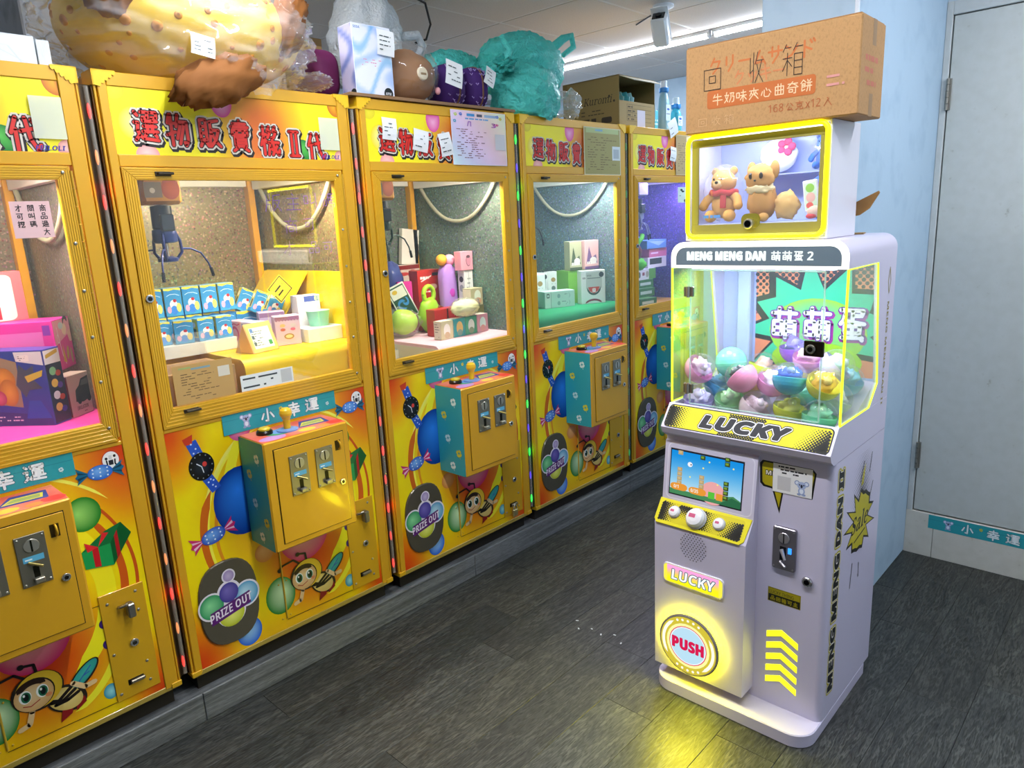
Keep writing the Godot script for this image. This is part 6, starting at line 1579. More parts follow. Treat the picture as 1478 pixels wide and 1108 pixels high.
	for q in [[Vector3(0.07, 0.20, 0.15), Vector3(0.08, 0.25, 0.13), Vector3(0.05, 0.31, 0.14)], [Vector3(-0.02, 0.33, -0.28), Vector3(0.0, 0.37, -0.33), Vector3(0.02, 0.385, -0.37), Vector3(0.02, 0.34, -0.385), Vector3(0.0, 0.30, -0.33)]]:
		part(tb, "bag_ear", MB.new().col("62e4da").tube(q, 0.022, 9, 0.012), bag_mat("62e4da"))
	single("clear_pouch", "small crumpled clear pouch right of the teal bag", "plastic bag", MB.new().blob(Vector3(0, 0.06, 0), lump(Vector3(0.06, 0.06, 0.07), 0.02, 9.0, 61), 40, 26), pane("e8f4f8", 0.22, 0.08), at_top(-0.085, 2.13, 0.0155))
	# open printed carton
	var kc := thing("snack_carton", "open olive brown carton with cursive print and snack bags inside", "carton", Vector3(-0.22, TOP + 0.003, -2.66))
	var cw := MB.new().col("8a7440")
	var x0 := -0.18
	var x1 := 0.18
	var z0 := 0.165
	var z1 := -0.17
	cw.box(Vector3(x0, 0, z1), Vector3(x1, 0.004, z0), 0.0); cw.box(Vector3(x0, 0.004, z0), Vector3(x1, 0.245, z0 - 0.004), 0.0005); cw.box(Vector3(x0, 0.004, z1), Vector3(x1, 0.245, z1 + 0.004), 0.0005); cw.box(Vector3(x0, 0.004, z1), Vector3(x0 + 0.004, 0.245, z0), 0.0005); cw.box(Vector3(x0, 0.241, z1), Vector3(x1, 0.246, z0), 0.0005)
	cw.col("a8905c").box(Vector3(x1 - 0.004, 0.004, z0 - 0.004), Vector3(x1, 0.125, z1 + 0.004), 0.0005)
	part(kc, "carton_body", cw, paint(0.7))
	var pr := MB.new().plane(Vector3(x0, 0, z0), Vector3.RIGHT, Vector3.UP)
	pr.text("Kuromi", 0.135, 0.120, 0.038, "332a16", false, 1.0, 0.25, 0.0, null, "Droid Serif"); pr.marks(0.12, 0.065, 0.19, 0.035, 2, "4a3f22", 3, 0.8, 0.3); pr.rrect(0.25, 0.022, 0.065, 0.03, 0.01, "332a16"); pr.marks(0.12, 0.022, 0.1, 0.03, 1, "332a16", 6, 0.9, 0.8); pr.ell(0.30, 0.15, 0.006, 0.007, "332a16"); pr.ell(0.33, 0.125, 0.006, 0.006, "332a16"); pr.rect(0.0, 0.0, 0.03, 0.245, "7c6636")
	part(kc, "carton_print", pr, paint(0.7))
	var pt := MB.new().plane(Vector3(x1, 0, z0), Vector3(0, 0, -1), Vector3.UP)
	for i in 5: pt.line([0.07, 0.03 + 0.02 * i, 0.30, 0.03 + 0.02 * i], 0.0016, "4a3c20", Vector2.ZERO, Vector2.ONE, 0)
	for xx in [0.07, 0.12]: pt.line([xx, 0.03, xx, 0.11], 0.0016, "4a3c20", Vector2.ZERO, Vector2.ONE, 0)
	pt.marks(0.077, 0.03, 0.1, 0.08, 4, "4a3c20", 8, 0.7, 0.35); pt.rect(0.165, 0.002, 0.075, 0.085, "ddd8e6")
	part(kc, "shipping_label", pt, paint(0.7))
	part(kc, "flap", MB.new().col("cfc7ae").prism(v2([0, 0, 0.32, 0, 0.30, 0.06, 0.02, 0.08]), Transform3D(Basis(Vector3(0, 0, -1), Vector3(0.92, -0.38, 0), Vector3(-0.38, -0.92, 0).normalized()), Vector3(x1, 0.243, z0 - 0.005)), 0.003), paint(0.7))
	var si := 0
	for q in [[0.06, 0.07, "3fb0a8"], [0.06, 0.035, "9ad0c8"], [0.07, 0.0, "58b8c0"], [0.07, -0.04, "a8dce0"], [0.04, 0.10, "8ac048"]]:
		var sn := single("snack_bag", "%s snack bag standing in the open carton, %s" % [["green teal", "pale teal", "sky teal", "ice blue", "lime"][si], ["second", "middle", "fourth", "rightmost", "leftmost"][si]], "snack bag", MB.new().col(q[2]).blob(Vector3(0, 0.085, 0), func(d: Vector3) -> Vector3: return Vector3(d.x * 0.045, signf(d.y) * pow(absf(d.y), 0.7) * 0.085, d.z * 0.011) * (1.0 + 0.1 * sin(d.y * 17.0)), 18, 12), paint(0.25), Vector3(-0.22 + q[0] + 0.02, TOP + 0.02, -2.66 + q[1]), 0.05 * si, "snack bags in the carton")
		si += 1
	# bottles and packs behind the capsule machine's sign
	for i in 3:
		var bo := thing("detergent_bottle", ["pale blue detergent bottle with a blue collar and white cap", "pale blue detergent bottle half behind the open carton", "short cyan bottle nearest the carton on the sign box"][i], "bottle", at_top(-0.06 - 0.05 * float(i == 1), [2.955, 2.878, 3.085][i], 0.0035), "bottles on the machine top")
		var hh: float = [0.20, 0.19, 0.125][i]
		part(bo, "bottle_body", MB.new().col(["a8d8ec", "9fd0e8", "4fc0d8"][i]).lathe([Vector2(0, 0), Vector2(0.036, 0), Vector2(0.04, 0.01), Vector2(0.04, hh * 0.55), Vector2(0.034, hh * 0.82), Vector2(0.022, hh)], Transform3D.IDENTITY, 18, false, 0.7, 1.05), paint(0.25))
		part(bo, "collar", MB.new().col("3a8fd8").lathe([Vector2(0.024, hh), Vector2(0.027, hh + 0.004), Vector2(0.027, hh + 0.022), Vector2(0.02, hh + 0.026)], Transform3D.IDENTITY, 16), paint(0.3))
		part(bo, "cap", MB.new().col("e4ecf2").lathe([Vector2(0.018, hh + 0.026), Vector2(0.018, hh + 0.056), Vector2(0.015, hh + 0.06), Vector2(0, hh + 0.06)], Transform3D.IDENTITY, 16), paint(0.35))
		var lb := MB.new().plane(Vector3(0.0285, 0, 0.03), Vector3(0, 0, -1), Vector3.UP)
		lb.rrect(0.006, hh * 0.25, 0.048, hh * 0.42, 0.006, "dff0f6"); lb.ell(0.03, hh * 0.55, 0.014, 0.006, "3a6ac0"); lb.marks(0.012, hh * 0.3, 0.036, hh * 0.16, 3, "2c4a7a", 4 + i, 0.8, 0.4)
		part(bo, "bottle_label", lb, paint(0.4))
	carton("tissue_pack", "cyan pack with dark print standing behind the bottles", "pack", -0.17, 2.98, -0.17, 3.14, 1.8035, 0.13, 0.08, "58bcd0", func(k: MB, w: float, h: float, d: float) -> void: onfront(k, w, h).marks(0.1, 0.2, 0.8, 0.6, 4, "e9f4f6", 3, 0.7, 0.5))
	price_slip("white price slip hanging over the marquee edge below the detergent bottle", Vector3(0.014, YB + 1.752, -2.905), 0.09, 0.085, Q, 0.0, 0.45, 23)
	# ---- papers on the marquees
	var sheet := func(k: MB) -> void:
		k.grid(0.01, 0.01, 0.98, 0.98, 6, 6, func(s: Vector2) -> Color: return Color.from_hsv(fmod(0.5 + 0.45 * s.x + 0.3 * s.y, 1.0), 0.13, 0.93))
		k.rect(0.28, 0.9, 0.14, 0.05, "3f8fd0"); k.rect(0.46, 0.9, 0.1, 0.05, "58586a"); k.rect(0.6, 0.9, 0.22, 0.05, "9ab8d8"); k.marks(0.25, 0.83, 0.5, 0.05, 1, "5a9ad0", 2, 0.9, 0.5)
		for q in [[0.08, 0.92, "b8d048"], [0.9, 0.9, "d8d048"], [0.17, 0.93, "4a78d0"], [0.84, 0.93, "4a78d0"], [0.06, 0.8, "58a8c8"]]: clover(k, q[0], q[1], 0.03, q[2])
		k.line([0.28, 0.72, 0.30, 0.8, 0.34, 0.8, 0.34, 0.72], 0.014, "9a58b8"); k.text("3", 0.72, 0.72, 0.08, "a838a8", true, 1.6); k.text("*", 0.79, 0.75, 0.05, "d84890", true, 1.4)
		k.marks(0.08, 0.12, 0.64, 0.56, 14, "8a5a64", 44, 0.5, 0.28); k.rect(0.78, 0.3, 0.19, 0.3, "cfd0d4")
	notice("marquee_poster", "large pastel printed poster covering the right of the noted marquee", 0.0085, 1.289, 1.586, 0.307, 0.206, "e9e8f0", sheet)
	notice("marquee_poster", "beige printed poster on the marquee above the green cloth window", 0.0075, 2.132, 1.556, 0.302, 0.220, "d9d2a8", func(k: MB) -> void:
		k.rect(0.02, 0.02, 0.96, 0.96, "a8a060"); k.rect(0.06, 0.88, 0.88, 0.1, "b8c888"); k.rect(0.3, 0.92, 0.2, 0.04, "7fb0c8"); k.marks(0.1, 0.1, 0.8, 0.72, 14, "6a5a34", 61, 0.5, 0.25); k.rect(0.76, 0.32, 0.22, 0.3, "dfe8e8"); k.rect(0.79, 0.36, 0.16, 0.2, "b4c0c4"))
	notice("marquee_poster", "narrow tan poster on the far marquee beside the sign box", 0.0075, 2.972, 1.562, 0.20, 0.216, "c9b48a", func(k: MB) -> void: k.rect(0.03, 0.02, 0.94, 0.96, "b09a6c"); k.marks(0.12, 0.1, 0.76, 0.72, 13, "6a5640", 71, 0.5, 0.25))
	price_slip("small white note on the far marquee lettering", Vector3(0.008, YB + 1.640, -2.905), 0.06, 0.075, Q, 0.0, -0.12, 33, "marquee notes")
	price_slip("white note over the first character of the noted marquee", Vector3(0.008, YB + 1.667, -0.953), 0.064, 0.075, Q, 0.0, -0.05, 34, "marquee notes")
	price_slip("white note over the second character of the noted marquee", Vector3(0.008, YB + 1.636, -1.088), 0.072, 0.078, Q, 0.0, -0.16, 35, "marquee notes")
	price_slip("white tilted note next to the pastel poster of the noted marquee", Vector3(0.008, YB + 1.612, -1.232), 0.062, 0.085, Q, 0.0, 0.2, 36, "marquee notes")
	for i in 2:
		var tp := MB.new().bu(0, 0, 0, 0.073, 0.102, 0.0006, 0.0)
		var m := StandardMaterial3D.new()
		m.transparency = BaseMaterial3D.TRANSPARENCY_ALPHA; m.albedo_color = Color(0.93, 0.95, 0.86, 0.58); m.roughness = 0.6
		single("marquee_patch", ["milky sheet taped over the lettering of the leftmost marquee", "milky sheet taped over the last character above the blue boxes"][i], "sheet", tp, m, Vector3(0.0065, YB + 1.622, [0.128, -0.698][i]), 0.0, "milky marquee patches")
	var pn := notice("window_note", "pink handwritten note taped to the left machine's glass", 0.0108, -0.213, 1.379, 0.088, 0.090, "ecc2c2", func(k: MB) -> void:
		var cols := ["商品過大", "問叫碼", "才可挖"]
		for i in 3:
			for j in cols[i].length(): k.glyph(cols[i][j], 0.72 - 0.3 * i, 0.72 - 0.22 * j, 0.17, 0.19, 0.022, "2a2426"))
	var ink := MB.new().plane(Vector3(0.0056, YB, 0), Vector3(0, 0, -1), Vector3.UP)
	word(ink, "版主", 0.470, 1.425, 0.060, 0.012, 0.0022, "6a4a9c")
	word(ink, "叫碼", 0.610, 1.430, 0.055, 0.012, 0.0018, "a070c0")
	word(ink, "商", 0.530, 1.355, 0.05, 0.01, 0.0018, "8a5ab0"); word(ink, "可", 0.60, 1.362, 0.045, 0.012, 0.0016, "a070c0"); word(ink, "才", 0.515, 1.285, 0.05, 0.012, 0.0016, "c090b0"); word(ink, "品可", 0.61, 1.285, 0.042, 0.012, 0.0016, "a884c8")
	single("marker_writing", "purple marker writing on the glass above the blue boxes", "writing", ink, paint(0.5), Vector3.ZERO)
	# security camera
	var cv := thing("security_camera", "white security camera hanging from the ceiling on a short stem", "camera", Vector3(-0.03, CEIL, -2.90))
	part(cv, "mount", MB.new().col("dfe3e6").lathe([Vector2(0.055, 0.0), Vector2(0.055, -0.012), Vector2(0.03, -0.022), Vector2(0.012, -0.024)], Transform3D.IDENTITY, 20), paint(0.35))
	part(cv, "stem", MB.new().col("dfe3e6").cyl(Vector3(0, -0.02, 0), Vector3(0.0, -0.09, 0), 0.011, -1.0, 12), paint(0.35))
	part(cv, "knuckle", MB.new().col("d6dade").ball(Vector3(0, -0.095, 0), Vector3(0.017, 0.017, 0.017), 14, 10), paint(0.35))
	var cb := Transform3D(Basis(Vector3.UP, 0.35) * Basis(Vector3.RIGHT, -0.85), Vector3(-0.005, -0.12, 0.02))
	var cm := MB.new().col("e6eaec")
	cm.xf = cb
	cm.box(Vector3(-0.042, -0.035, -0.085), Vector3(0.042, 0.035, 0.075), 0.012); cm.box(Vector3(-0.046, 0.033, -0.08), Vector3(0.046, 0.041, 0.10), 0.003)
	part(cv, "housing", cm, paint(0.35))
	var cl := MB.new().col("20242a")
	cl.xf = cb
	cl.box(Vector3(-0.032, -0.026, 0.073), Vector3(0.032, 0.026, 0.078), 0.002); cl.col("0a0c10").cyl(Vector3(0, 0, 0.076), Vector3(0, 0, 0.084), 0.016, -1.0, 16)
	part(cv, "lens", cl, paint(0.15))
	part(cv, "cable", MB.new().col("15161a").tube([Vector3(-0.03, -0.12, -0.02), Vector3(-0.06, -0.10, -0.04), Vector3(-0.09, -0.03, -0.06), Vector3(-0.14, -0.006, -0.1), Vector3(-0.3, -0.006, -0.2)], 0.004, 6), paint(0.5))
	single("ceiling_cable", "black cable hanging from a ceiling tile above the white plastic bag", "cable", MB.new().col("17171a").tube([Vector3(0.10, 0.0, 0.35), Vector3(0.04, -0.004, 0.1), Vector3(0, -0.004, 0), Vector3(0.012, -0.10, -0.015), Vector3(0.0, -0.17, 0.01), Vector3(-0.03, -0.19, 0.06)], 0.006, 7), paint(0.5), Vector3(-0.74, CEIL - 0.002, -1.86))
func bag_mat(c: String) -> StandardMaterial3D:
	var key := "bag" + c
	if not mats.has(key):
		var m := StandardMaterial3D.new()
		m.vertex_color_use_as_albedo = true
		m.roughness = 0.28
		m.backlight_enabled = true; m.backlight = Color(0.8, 0.8, 0.8)
		m.heightmap_enabled = true; m.heightmap_texture = noise_tex("crumple", 0.02, 5, 71, 512, null, FastNoiseLite.FRACTAL_RIDGED, 20.0); m.heightmap_scale = 1.2
		m.uv1_triplanar = true; m.uv1_scale = Vector3(3.0, 3.0, 3.0)
		mats[key] = m
	return mats[key]

# ================================================================ white capsule machine in the aisle
func lit(k := 1.0) -> StandardMaterial3D:  # face of a lit sign or a screen: gives off its own print
	var key := "lit%s" % k
	if not mats.has(key):
		var m := StandardMaterial3D.new()
		m.shading_mode = BaseMaterial3D.SHADING_MODE_UNSHADED
		m.vertex_color_use_as_albedo = true
		m.albedo_color = Color(k, k, k).linear_to_srgb()
		mats[key] = m
	return mats[key]
const O := Vector3(1.268, 0, -1.38)
func cpart(t: Node3D, called: String, b: Variant, m: Material, label := "") -> MeshInstance3D:  # shape given in room coordinates
	var o := part(t, called, b, m, Vector3.ZERO, label)
	o.position = -(O if t.name.begins_with("capsule_machine") else Vector3.ZERO)
	return o
# side profile of (z, y) corners pushed along x
func side(b: MB, a: Array, x0: float, x1: float, ch := 0.002) -> MB:
	b.prism(v2(a), Transform3D(Basis(Vector3(0, 0, 1), Vector3.UP, Vector3(-1, 0, 0)), Vector3(maxf(x0, x1), 0, 0)), absf(x1 - x0), 0.0)
	return b
func zfront(b: MB, z: float, lift := 0.0002) -> MB: return b.plane(Vector3(0, 0, z), Vector3.RIGHT, Vector3.UP, lift)
func xside(b: MB, x: float, lift := 0.0002) -> MB: return b.plane(Vector3(x, 0, 0), Vector3(0, 0, -1), Vector3.UP, lift)  # across: -z
const SHELL := "d2cbe0"
func capsule_machine() -> void:
	var t := thing("capsule_machine", "white capsule vending machine with yellow neon trim in the aisle", "vending machine", O)
	var shell := paint(0.3, 0.0, 0.3)
	# foot plate with round front corners
	var q := PackedVector2Array()
	for i in 9: q.append(Vector2(1.462 + 0.064 * cos(PI / 2 * i / 8.0), 1.179 - 0.064 * sin(PI / 2 * i / 8.0)))
	for i in 9: q.append(Vector2(1.074 - 0.064 * sin(PI / 2 * i / 8.0), 1.179 - 0.064 * cos(PI / 2 * i / 8.0)))
	q.append(Vector2(1.010, 1.60)); q.append(Vector2(1.526, 1.60))
	cpart(t, "foot_plate", MB.new().col(SHELL).prism(q, Transform3D(Basis(Vector3(1, 0, 0), Vector3(0, 0, -1), Vector3(0, 1, 0)), Vector3(0, 0.002, 0)), 0.040, 0.003, true), shell)
	# lower body, right side runs on to the back with a cut corner
	var bd := MB.new().col(SHELL)
	var fr := PackedVector2Array()
	for i in 6: fr.append(Vector2(1.504 + 0.022 * cos(PI / 2 * i / 5.0), 1.235 - 0.022 * sin(PI / 2 * i / 5.0)))
	fr.append(Vector2(1.010, 1.213)); fr.append(Vector2(1.010, 1.645)); fr.append(Vector2(1.526, 1.645))
	bd.prism(fr, Transform3D(Basis(Vector3(1, 0, 0), Vector3(0, 0, -1), Vector3(0, 1, 0)), Vector3(0, 0.042, 0)), 0.806, 0.0, true)
	cpart(t, "lower_body", bd, shell)
	# shoulder that carries the lettering
	var prof := [-1.645, 0.850, -1.206, 0.850, -1.184, 0.864, -1.176, 0.884, -1.228, 0.950]
	cpart(t, "shoulder", side(MB.new().col(SHELL), prof + [-1.2365, 0.950, -1.2395, 0.9045, -1.300, 0.9045, -1.555, 1.0116, -1.645, 1.0116], 1.0222, 1.5138), shell)
	for x in [[1.0095, 1.0222], [1.5138, 1.5265]]: cpart(t, "shoulder_cheek", side(MB.new().col(SHELL), prof + [-1.645, 0.950], x[0], x[1]), shell)
	# console
	cpart(t, "console", side(MB.new().col(SHELL), [-1.2135, 0.077, -1.135, 0.077, -1.135, 0.580, -1.182, 0.643, -1.203, 0.833, -1.2135, 0.836], 1.0115, 1.317), shell)
	# upper shell: back column, side plates with the window cut, header
	var W6 := [-1.645, 0.950, -1.475, 0.950, -1.540, 1.013, -1.478, 1.372, -1.645, 1.372]
	for x in [[1.010, 1.022], [1.514, 1.526]]: cpart(t, "side_plate", side(MB.new().col(SHELL), W6, x[0], x[1]), shell)
	cpart(t, "back_plate", MB.new().col("b9c4f0").box(Vector3(1.0225, 1.0125, -1.556), Vector3(1.514, 1.372, -1.645), 0.0), paint(0.4))
	var hd := MB.new().col(SHELL)
	hd.prism(MB.round_rect(1.010, 1.330, 0.516, 0.117, 0.042, 8), Transform3D(Basis.IDENTITY, Vector3(0, 0, -1.645)), 0.0, 0.0)
	hd = MB.new().col(SHELL)
	var hp := PackedVector2Array([Vector2(1.526, 1.372)])
	for i in 8: hp.append(Vector2(1.484 + 0.042 * cos(PI / 2 * i / 7.0), 1.405 + 0.042 * sin(PI / 2 * i / 7.0)))
	for i in 8: hp.append(Vector2(1.052 - 0.042 * sin(PI / 2 * i / 7.0), 1.405 + 0.042 * cos(PI / 2 * i / 7.0)))
	hp.append(Vector2(1.010, 1.372))
	hd.prism(hp, Transform3D(Basis.IDENTITY, Vector3(0, 0, -1.645)), 0.409, 0.0, true)
	cpart(t, "header", hd, shell)
	# lit header face
	var lf := zfront(MB.new(), -1.2355)
	lf.poly(hp, "fffbf0")
	cpart(t, "header_light", lf, glow("fff6e4", 1.6))
	var hi := PackedVector2Array([Vector2(1.508, 1.380)])
	for i in 8: hi.append(Vector2(1.478 + 0.030 * cos(PI / 2 * i / 7.0), 1.402 + 0.030 * sin(PI / 2 * i / 7.0)))
	for i in 8: hi.append(Vector2(1.058 - 0.030 * sin(PI / 2 * i / 7.0), 1.402 + 0.030 * cos(PI / 2 * i / 7.0)))
	hi.append(Vector2(1.028, 1.380))
	cpart(t, "header_panel", MB.new().col("6d7c86").prism(hi, Transform3D(Basis.IDENTITY, Vector3(0, 0, -1.2352)), 0.003, 0.0), paint(0.3))
	var hl := zfront(MB.new(), -1.2320)
	hl.text("MENG MENG DAN", 1.066, 1.3955, 0.023, "f4fffc", true, 0.90, 0.0, 0.0019, "f4fffc")
	word(hl, "萌萌蛋", 1.322, 1.3935, 0.027, 0.004, 0.0034, "f4fffc"); hl.text("2", 1.420, 1.3955, 0.023, "f4fffc", true, 1.1)
	cpart(t, "header_sign_light", hl, lit(1.0))
	area_lamp(t, "header_lamp", Vector3(1.268, 1.409, -1.222) - O, Vector3(0, 0, 1), Vector2(0.50, 0.06), "fff6e4", 0.03)
	# prize chamber
	var po := zfront(MB.new(), -1.5555)
	po.clip = Rect2(1.137, 0.96, 0.370, 0.411)
	po.rect(1.137, 1.02, 0.370, 0.351, "ea8a68")
	po.dots(1.140, 1.20, 0.364, 0.165, 0.021, "2f3040", func(x: float, y: float) -> float: return 0.12 + 0.30 * y)
	var star := PackedVector2Array()
	var star2 := PackedVector2Array()
	for i in 24:
		var a := TAU * i / 24.0 + 0.12
		var r := (0.235 if i % 2 == 0 else 0.150) * (1.0 + 0.12 * sin(i * 2.3))
		star.append(Vector2(1.335 + cos(a) * r * 1.0, 1.165 + sin(a) * r * 0.86)); star2.append(Vector2(1.330 + cos(a) * r * 1.14, 1.160 + sin(a) * r * 1.02))
	po.poly(star2, "2b2c3a"); po.poly(star, "3fc9a0"); po.ell(1.335, 1.150, 0.150, 0.105, "4fd0a0", "9fd83a", 0, 0.6); po.ell(1.335, 1.06, 0.14, 0.06, "a8dc32")
	for p in [[0.026, "a02a98", 0.003], [0.0185, "5a2a9c", 0.0], [0.0125, "f6f0fb", 0.0]]:
		for i in 3: po.glyph("萌萌蛋"[i], 1.190 + 0.104 * i + p[2], 1.120 + 0.004 * i - p[2], 0.085, 0.105, p[0], p[1])
	cpart(t, "back_poster", po, paint(0.35))
	cpart(t, "chute_post", MB.new().col("b4c2ee").box(Vector3(1.085, 1.016, -1.524), Vector3(1.130, 1.372, -1.556), 0.004), paint(0.35))
	# acrylic sides, glowing at their edges
	for x in [1.0125, 1.5225]:
		cpart(t, "side_window", side(MB.new(), [-1.240, 0.951, -1.475, 0.951, -1.540, 1.013, -1.478, 1.371, -1.240, 1.371], x, x + 0.002), pane("b8f020", 0.20 if x < 1.2 else 0.07, 0.02))
	for e in [[1.0115, 1.0], [1.5245, 1.0]]:
		var ed := MB.new()
		var sx: float = e[0]
		ed.tube([Vector3(sx, 0.953, -1.2395), Vector3(sx, 1.372, -1.2395)], 0.0035, 8)
		ed.tube([Vector3(sx, 0.951, -1.2395), Vector3(sx, 0.951, -1.475), Vector3(sx, 1.013, -1.540)], 0.0025, 8); ed.tube([Vector3(sx, 1.013, -1.540), Vector3(sx, 1.371, -1.478), Vector3(sx, 1.371, -1.24)], 0.0025, 8)
		cpart(t, "edge_light", ed, glow("dcff30", 0.9))
		omni(t, "edge_lamp", Vector3(sx + (0.02 if sx < 1.2 else -0.02), 1.20, -1.262) - O, "dcff30", 0.010, 0.02)
	# inside lamps
	var il := MB.new()
	il.box(Vector3(1.06, 1.366, -1.270), Vector3(1.48, 1.3715, -1.290), 0.001)
	cpart(t, "chamber_light", il, glow("dfe6ff", 1.5))
	area_lamp(t, "chamber_lamp", Vector3(1.27, 1.362, -1.30) - O, Vector3(0, -1, -0.25), Vector2(0.42, 0.03), "d8e2ff", 0.26)
	# hinged front door
	var dr := MB.new().box(Vector3(1.078, 0.956, -1.2340), Vector3(1.470, 1.366, -1.2300), 0.0)
	var dn := cpart(t, "front_door", dr, pane("dffcf0", 0.012, 0.01))
	var de := MB.new()
	for e in [[1.078, 0.956, 1.078, 1.366], [1.470, 0.956, 1.470, 1.366], [1.078, 0.956, 1.470, 0.956], [1.078, 1.366, 1.470, 1.366]]: de.cyl(Vector3(e[0], e[1], -1.232), Vector3(e[2], e[3], -1.232), 0.0024, -1.0, 6)
	part(dn, "door_edge", de, pane("d8fff0", 0.35, 0.05))
	cpart(t, "front_window", MB.new().box(Vector3(1.013, 0.954, -1.238), Vector3(1.523, 1.370, -1.2362), 0.0), pane("e8ffe0", 0.006, 0.01))
	for y in [1.005, 1.302]:
		var hb := MB.new().col("9a9286").box(Vector3(1.060, y - 0.015, -1.2300), Vector3(1.092, y + 0.015, -1.222), 0.002)
		hb.col("b9b2a4").cyl(Vector3(1.076, y - 0.016, -1.220), Vector3(1.076, y + 0.016, -1.220), 0.006, -1.0, 10)
		part(dn, "hinge", hb, paint(0.25, 0.85))
	var lk := MB.new().col("2c2218").box(Vector3(1.425, 1.140, -1.2300), Vector3(1.478, 1.182, -1.221), 0.003)
	lk.col("8a8478").cyl(Vector3(1.446, 1.161, -1.221), Vector3(1.446, 1.161, -1.212), 0.013, -1.0, 18, 0.002); lk.col("1a1814").cyl(Vector3(1.446, 1.161, -1.212), Vector3(1.446, 1.161, -1.2105), 0.007, -1.0, 14)
	part(dn, "lock", lk, paint(0.25, 0.8))
	# LUCKY panel on the slope of the shoulder
	var up := Vector3(0, 0.066, -0.052).normalized()
	var lp := MB.new().plane(Vector3(1.010, 0.8835, -1.1762), Vector3.RIGHT, up, 0.0008)
	lp.rrect(0.006, 0.003, 0.504, 0.078, 0.014, "17161a"); lp.rrect(0.010, 0.006, 0.496, 0.072, 0.012, "e6d81c")
	lp.dots(0.014, 0.010, 0.075, 0.064, 0.0095, "1b1a14", func(x: float, y: float) -> float: return 0.62 * (1.0 - x)); lp.dots(0.415, 0.008, 0.086, 0.062, 0.0095, "1b1a14", func(x: float, y: float) -> float: return 0.62 * clampf(x * 0.9 + 0.25 - y * 0.5, 0, 1)); lp.dots(0.21, 0.066, 0.11, 0.009, 0.008, "1b1a14", func(x: float, y: float) -> float: return 0.42); lp.dots(0.19, 0.007, 0.11, 0.010, 0.008, "1b1a14", func(x: float, y: float) -> float: return 0.42)
	lp.text("LUCKY", 0.255, 0.0215, 0.037, "1f2024", true, 1.7, 0.28, 0.0085, "1f2024", "Droid Sans", true)
	lp.text("LUCKY", 0.255, 0.0215, 0.037, "f2f0ee", true, 1.7, 0.28, 0.0062, "f2f0ee", "Droid Sans", true)
	lp.text("LUCKY", 0.255, 0.0215, 0.037, "23262c", true, 1.7, 0.28, 0.0034, "23262c", "Droid Sans", true)
	cpart(t, "lucky_panel", lp, paint(0.6))
	cpart(t, "seam", zfront(MB.new(), -1.2132).line([1.012, 0.849, 1.524, 0.849], 0.0015, "6a6678", Vector2.ZERO, Vector2.ONE, 0), paint(0.6))
	# ---- console: screen
	var su := Vector3(0, 0.190, -0.021).normalized()
	var sc0 := Vector3(0, 0.643, -1.182)
	var bz := MB.new().plane(sc0, Vector3.RIGHT, su, 0.0002)
	bz.rrect(1.022, 0.006, 0.288, 0.182, 0.018, "e6e1f0"); bz.rrect(1.0255, 0.0095, 0.281, 0.175, 0.016, "d2ccdf"); bz.rect(1.032, 0.020, 0.246, 0.150, "23242c")
	cpart(t, "screen_bezel", bz, paint(0.35))
	var sn := MB.new().plane(sc0 + Vector3(1.036, 0, 0) + su * 0.0245, Vector3.RIGHT * 0.238, su * 0.140, 0.0012)
	sn.grid(0, 0, 1, 1, 6, 8, func(s: Vector2) -> Color: return Color("bfe2f0").lerp(Color("1c8fe0"), clampf(s.y * 1.25 - 0.15, 0, 1)))
	sn.ell(0.62, 0.2, 0.17, 0.26, "eaa8a8"); sn.pl([0, 0, 1, 0, 1, 0.16, 0.9, 0.24, 0.8, 0.2, 0.7, 0.1, 0, 0.12], "4a8a5a"); sn.pl([0.7, 0, 1, 0, 1, 0.14, 0.88, 0.2], "2f6a48")
	for e in [[0.1, 0.22, 4, 0], [0.42, 0.14, 4, 0], [0.76, 0.12, 4, 1], [0.1, 0.92, 1, 0], [0.42, 0.90, 1, 1], [0.76, 0.86, 2, 1]]:
		for j in int(e[2]): sn.rect(e[0], e[1] + 0.105 * j, 0.07, 0.095, ["b8a070", "3a4a2a"][e[3]]); sn.rect(e[0] + 0.01, e[1] + 0.105 * j + 0.03, 0.04, 0.05, ["cbb488", "7a9a3a"][e[3]])
	sn.rrect(0.01, 0.10, 0.25, 0.16, 0.07, "e8983a"); sn.rrect(0.28, 0.09, 0.25, 0.16, 0.07, "e8983a"); sn.text("0/1", 0.06, 0.14, 0.08, "f6f0e0", true, 0.5); sn.text("0/35", 0.31, 0.13, 0.08, "f6f0e0", true, 0.5); sn.rect(0.56, 0.08, 0.09, 0.15, "5ac040"); sn.rect(0.67, 0.08, 0.09, 0.15, "e8983a")
	sn.ell(0.28, 0.74, 0.035, 0.055, "f2f4f8"); sn.ell(0.295, 0.74, 0.01, 0.016, "2a3a5a")
	for p in [[0.47, 0.72], [0.55, 0.88], [0.29, 0.46], [0.68, 0.42], [0.88, 0.84]]: sn.ell(p[0], p[1], 0.012, 0.02, "f4ec8a", null, 0, 0, 0, 8)
	cpart(t, "screen", sn, lit(0.85))
	area_lamp(t, "screen_lamp", Vector3(1.155, 0.735, -1.185) - O, Vector3(0, 0.1, 1), Vector2(0.23, 0.13), "9fd0f0", 0.012)
	# control ledge with three buttons
	var cu := Vector3(0, 0.063, -0.047).normalized()
	var cp := MB.new().plane(Vector3(1.0085, 0.5785, -1.1335), Vector3.RIGHT, cu, 0.0)
	var lg := PackedVector2Array([Vector2(0.0, 0.012), Vector2(0.010, 0.0), Vector2(0.288, 0.0), Vector2(0.300, 0.012), Vector2(0.306, 0.082), Vector2(0.0, 0.082)])
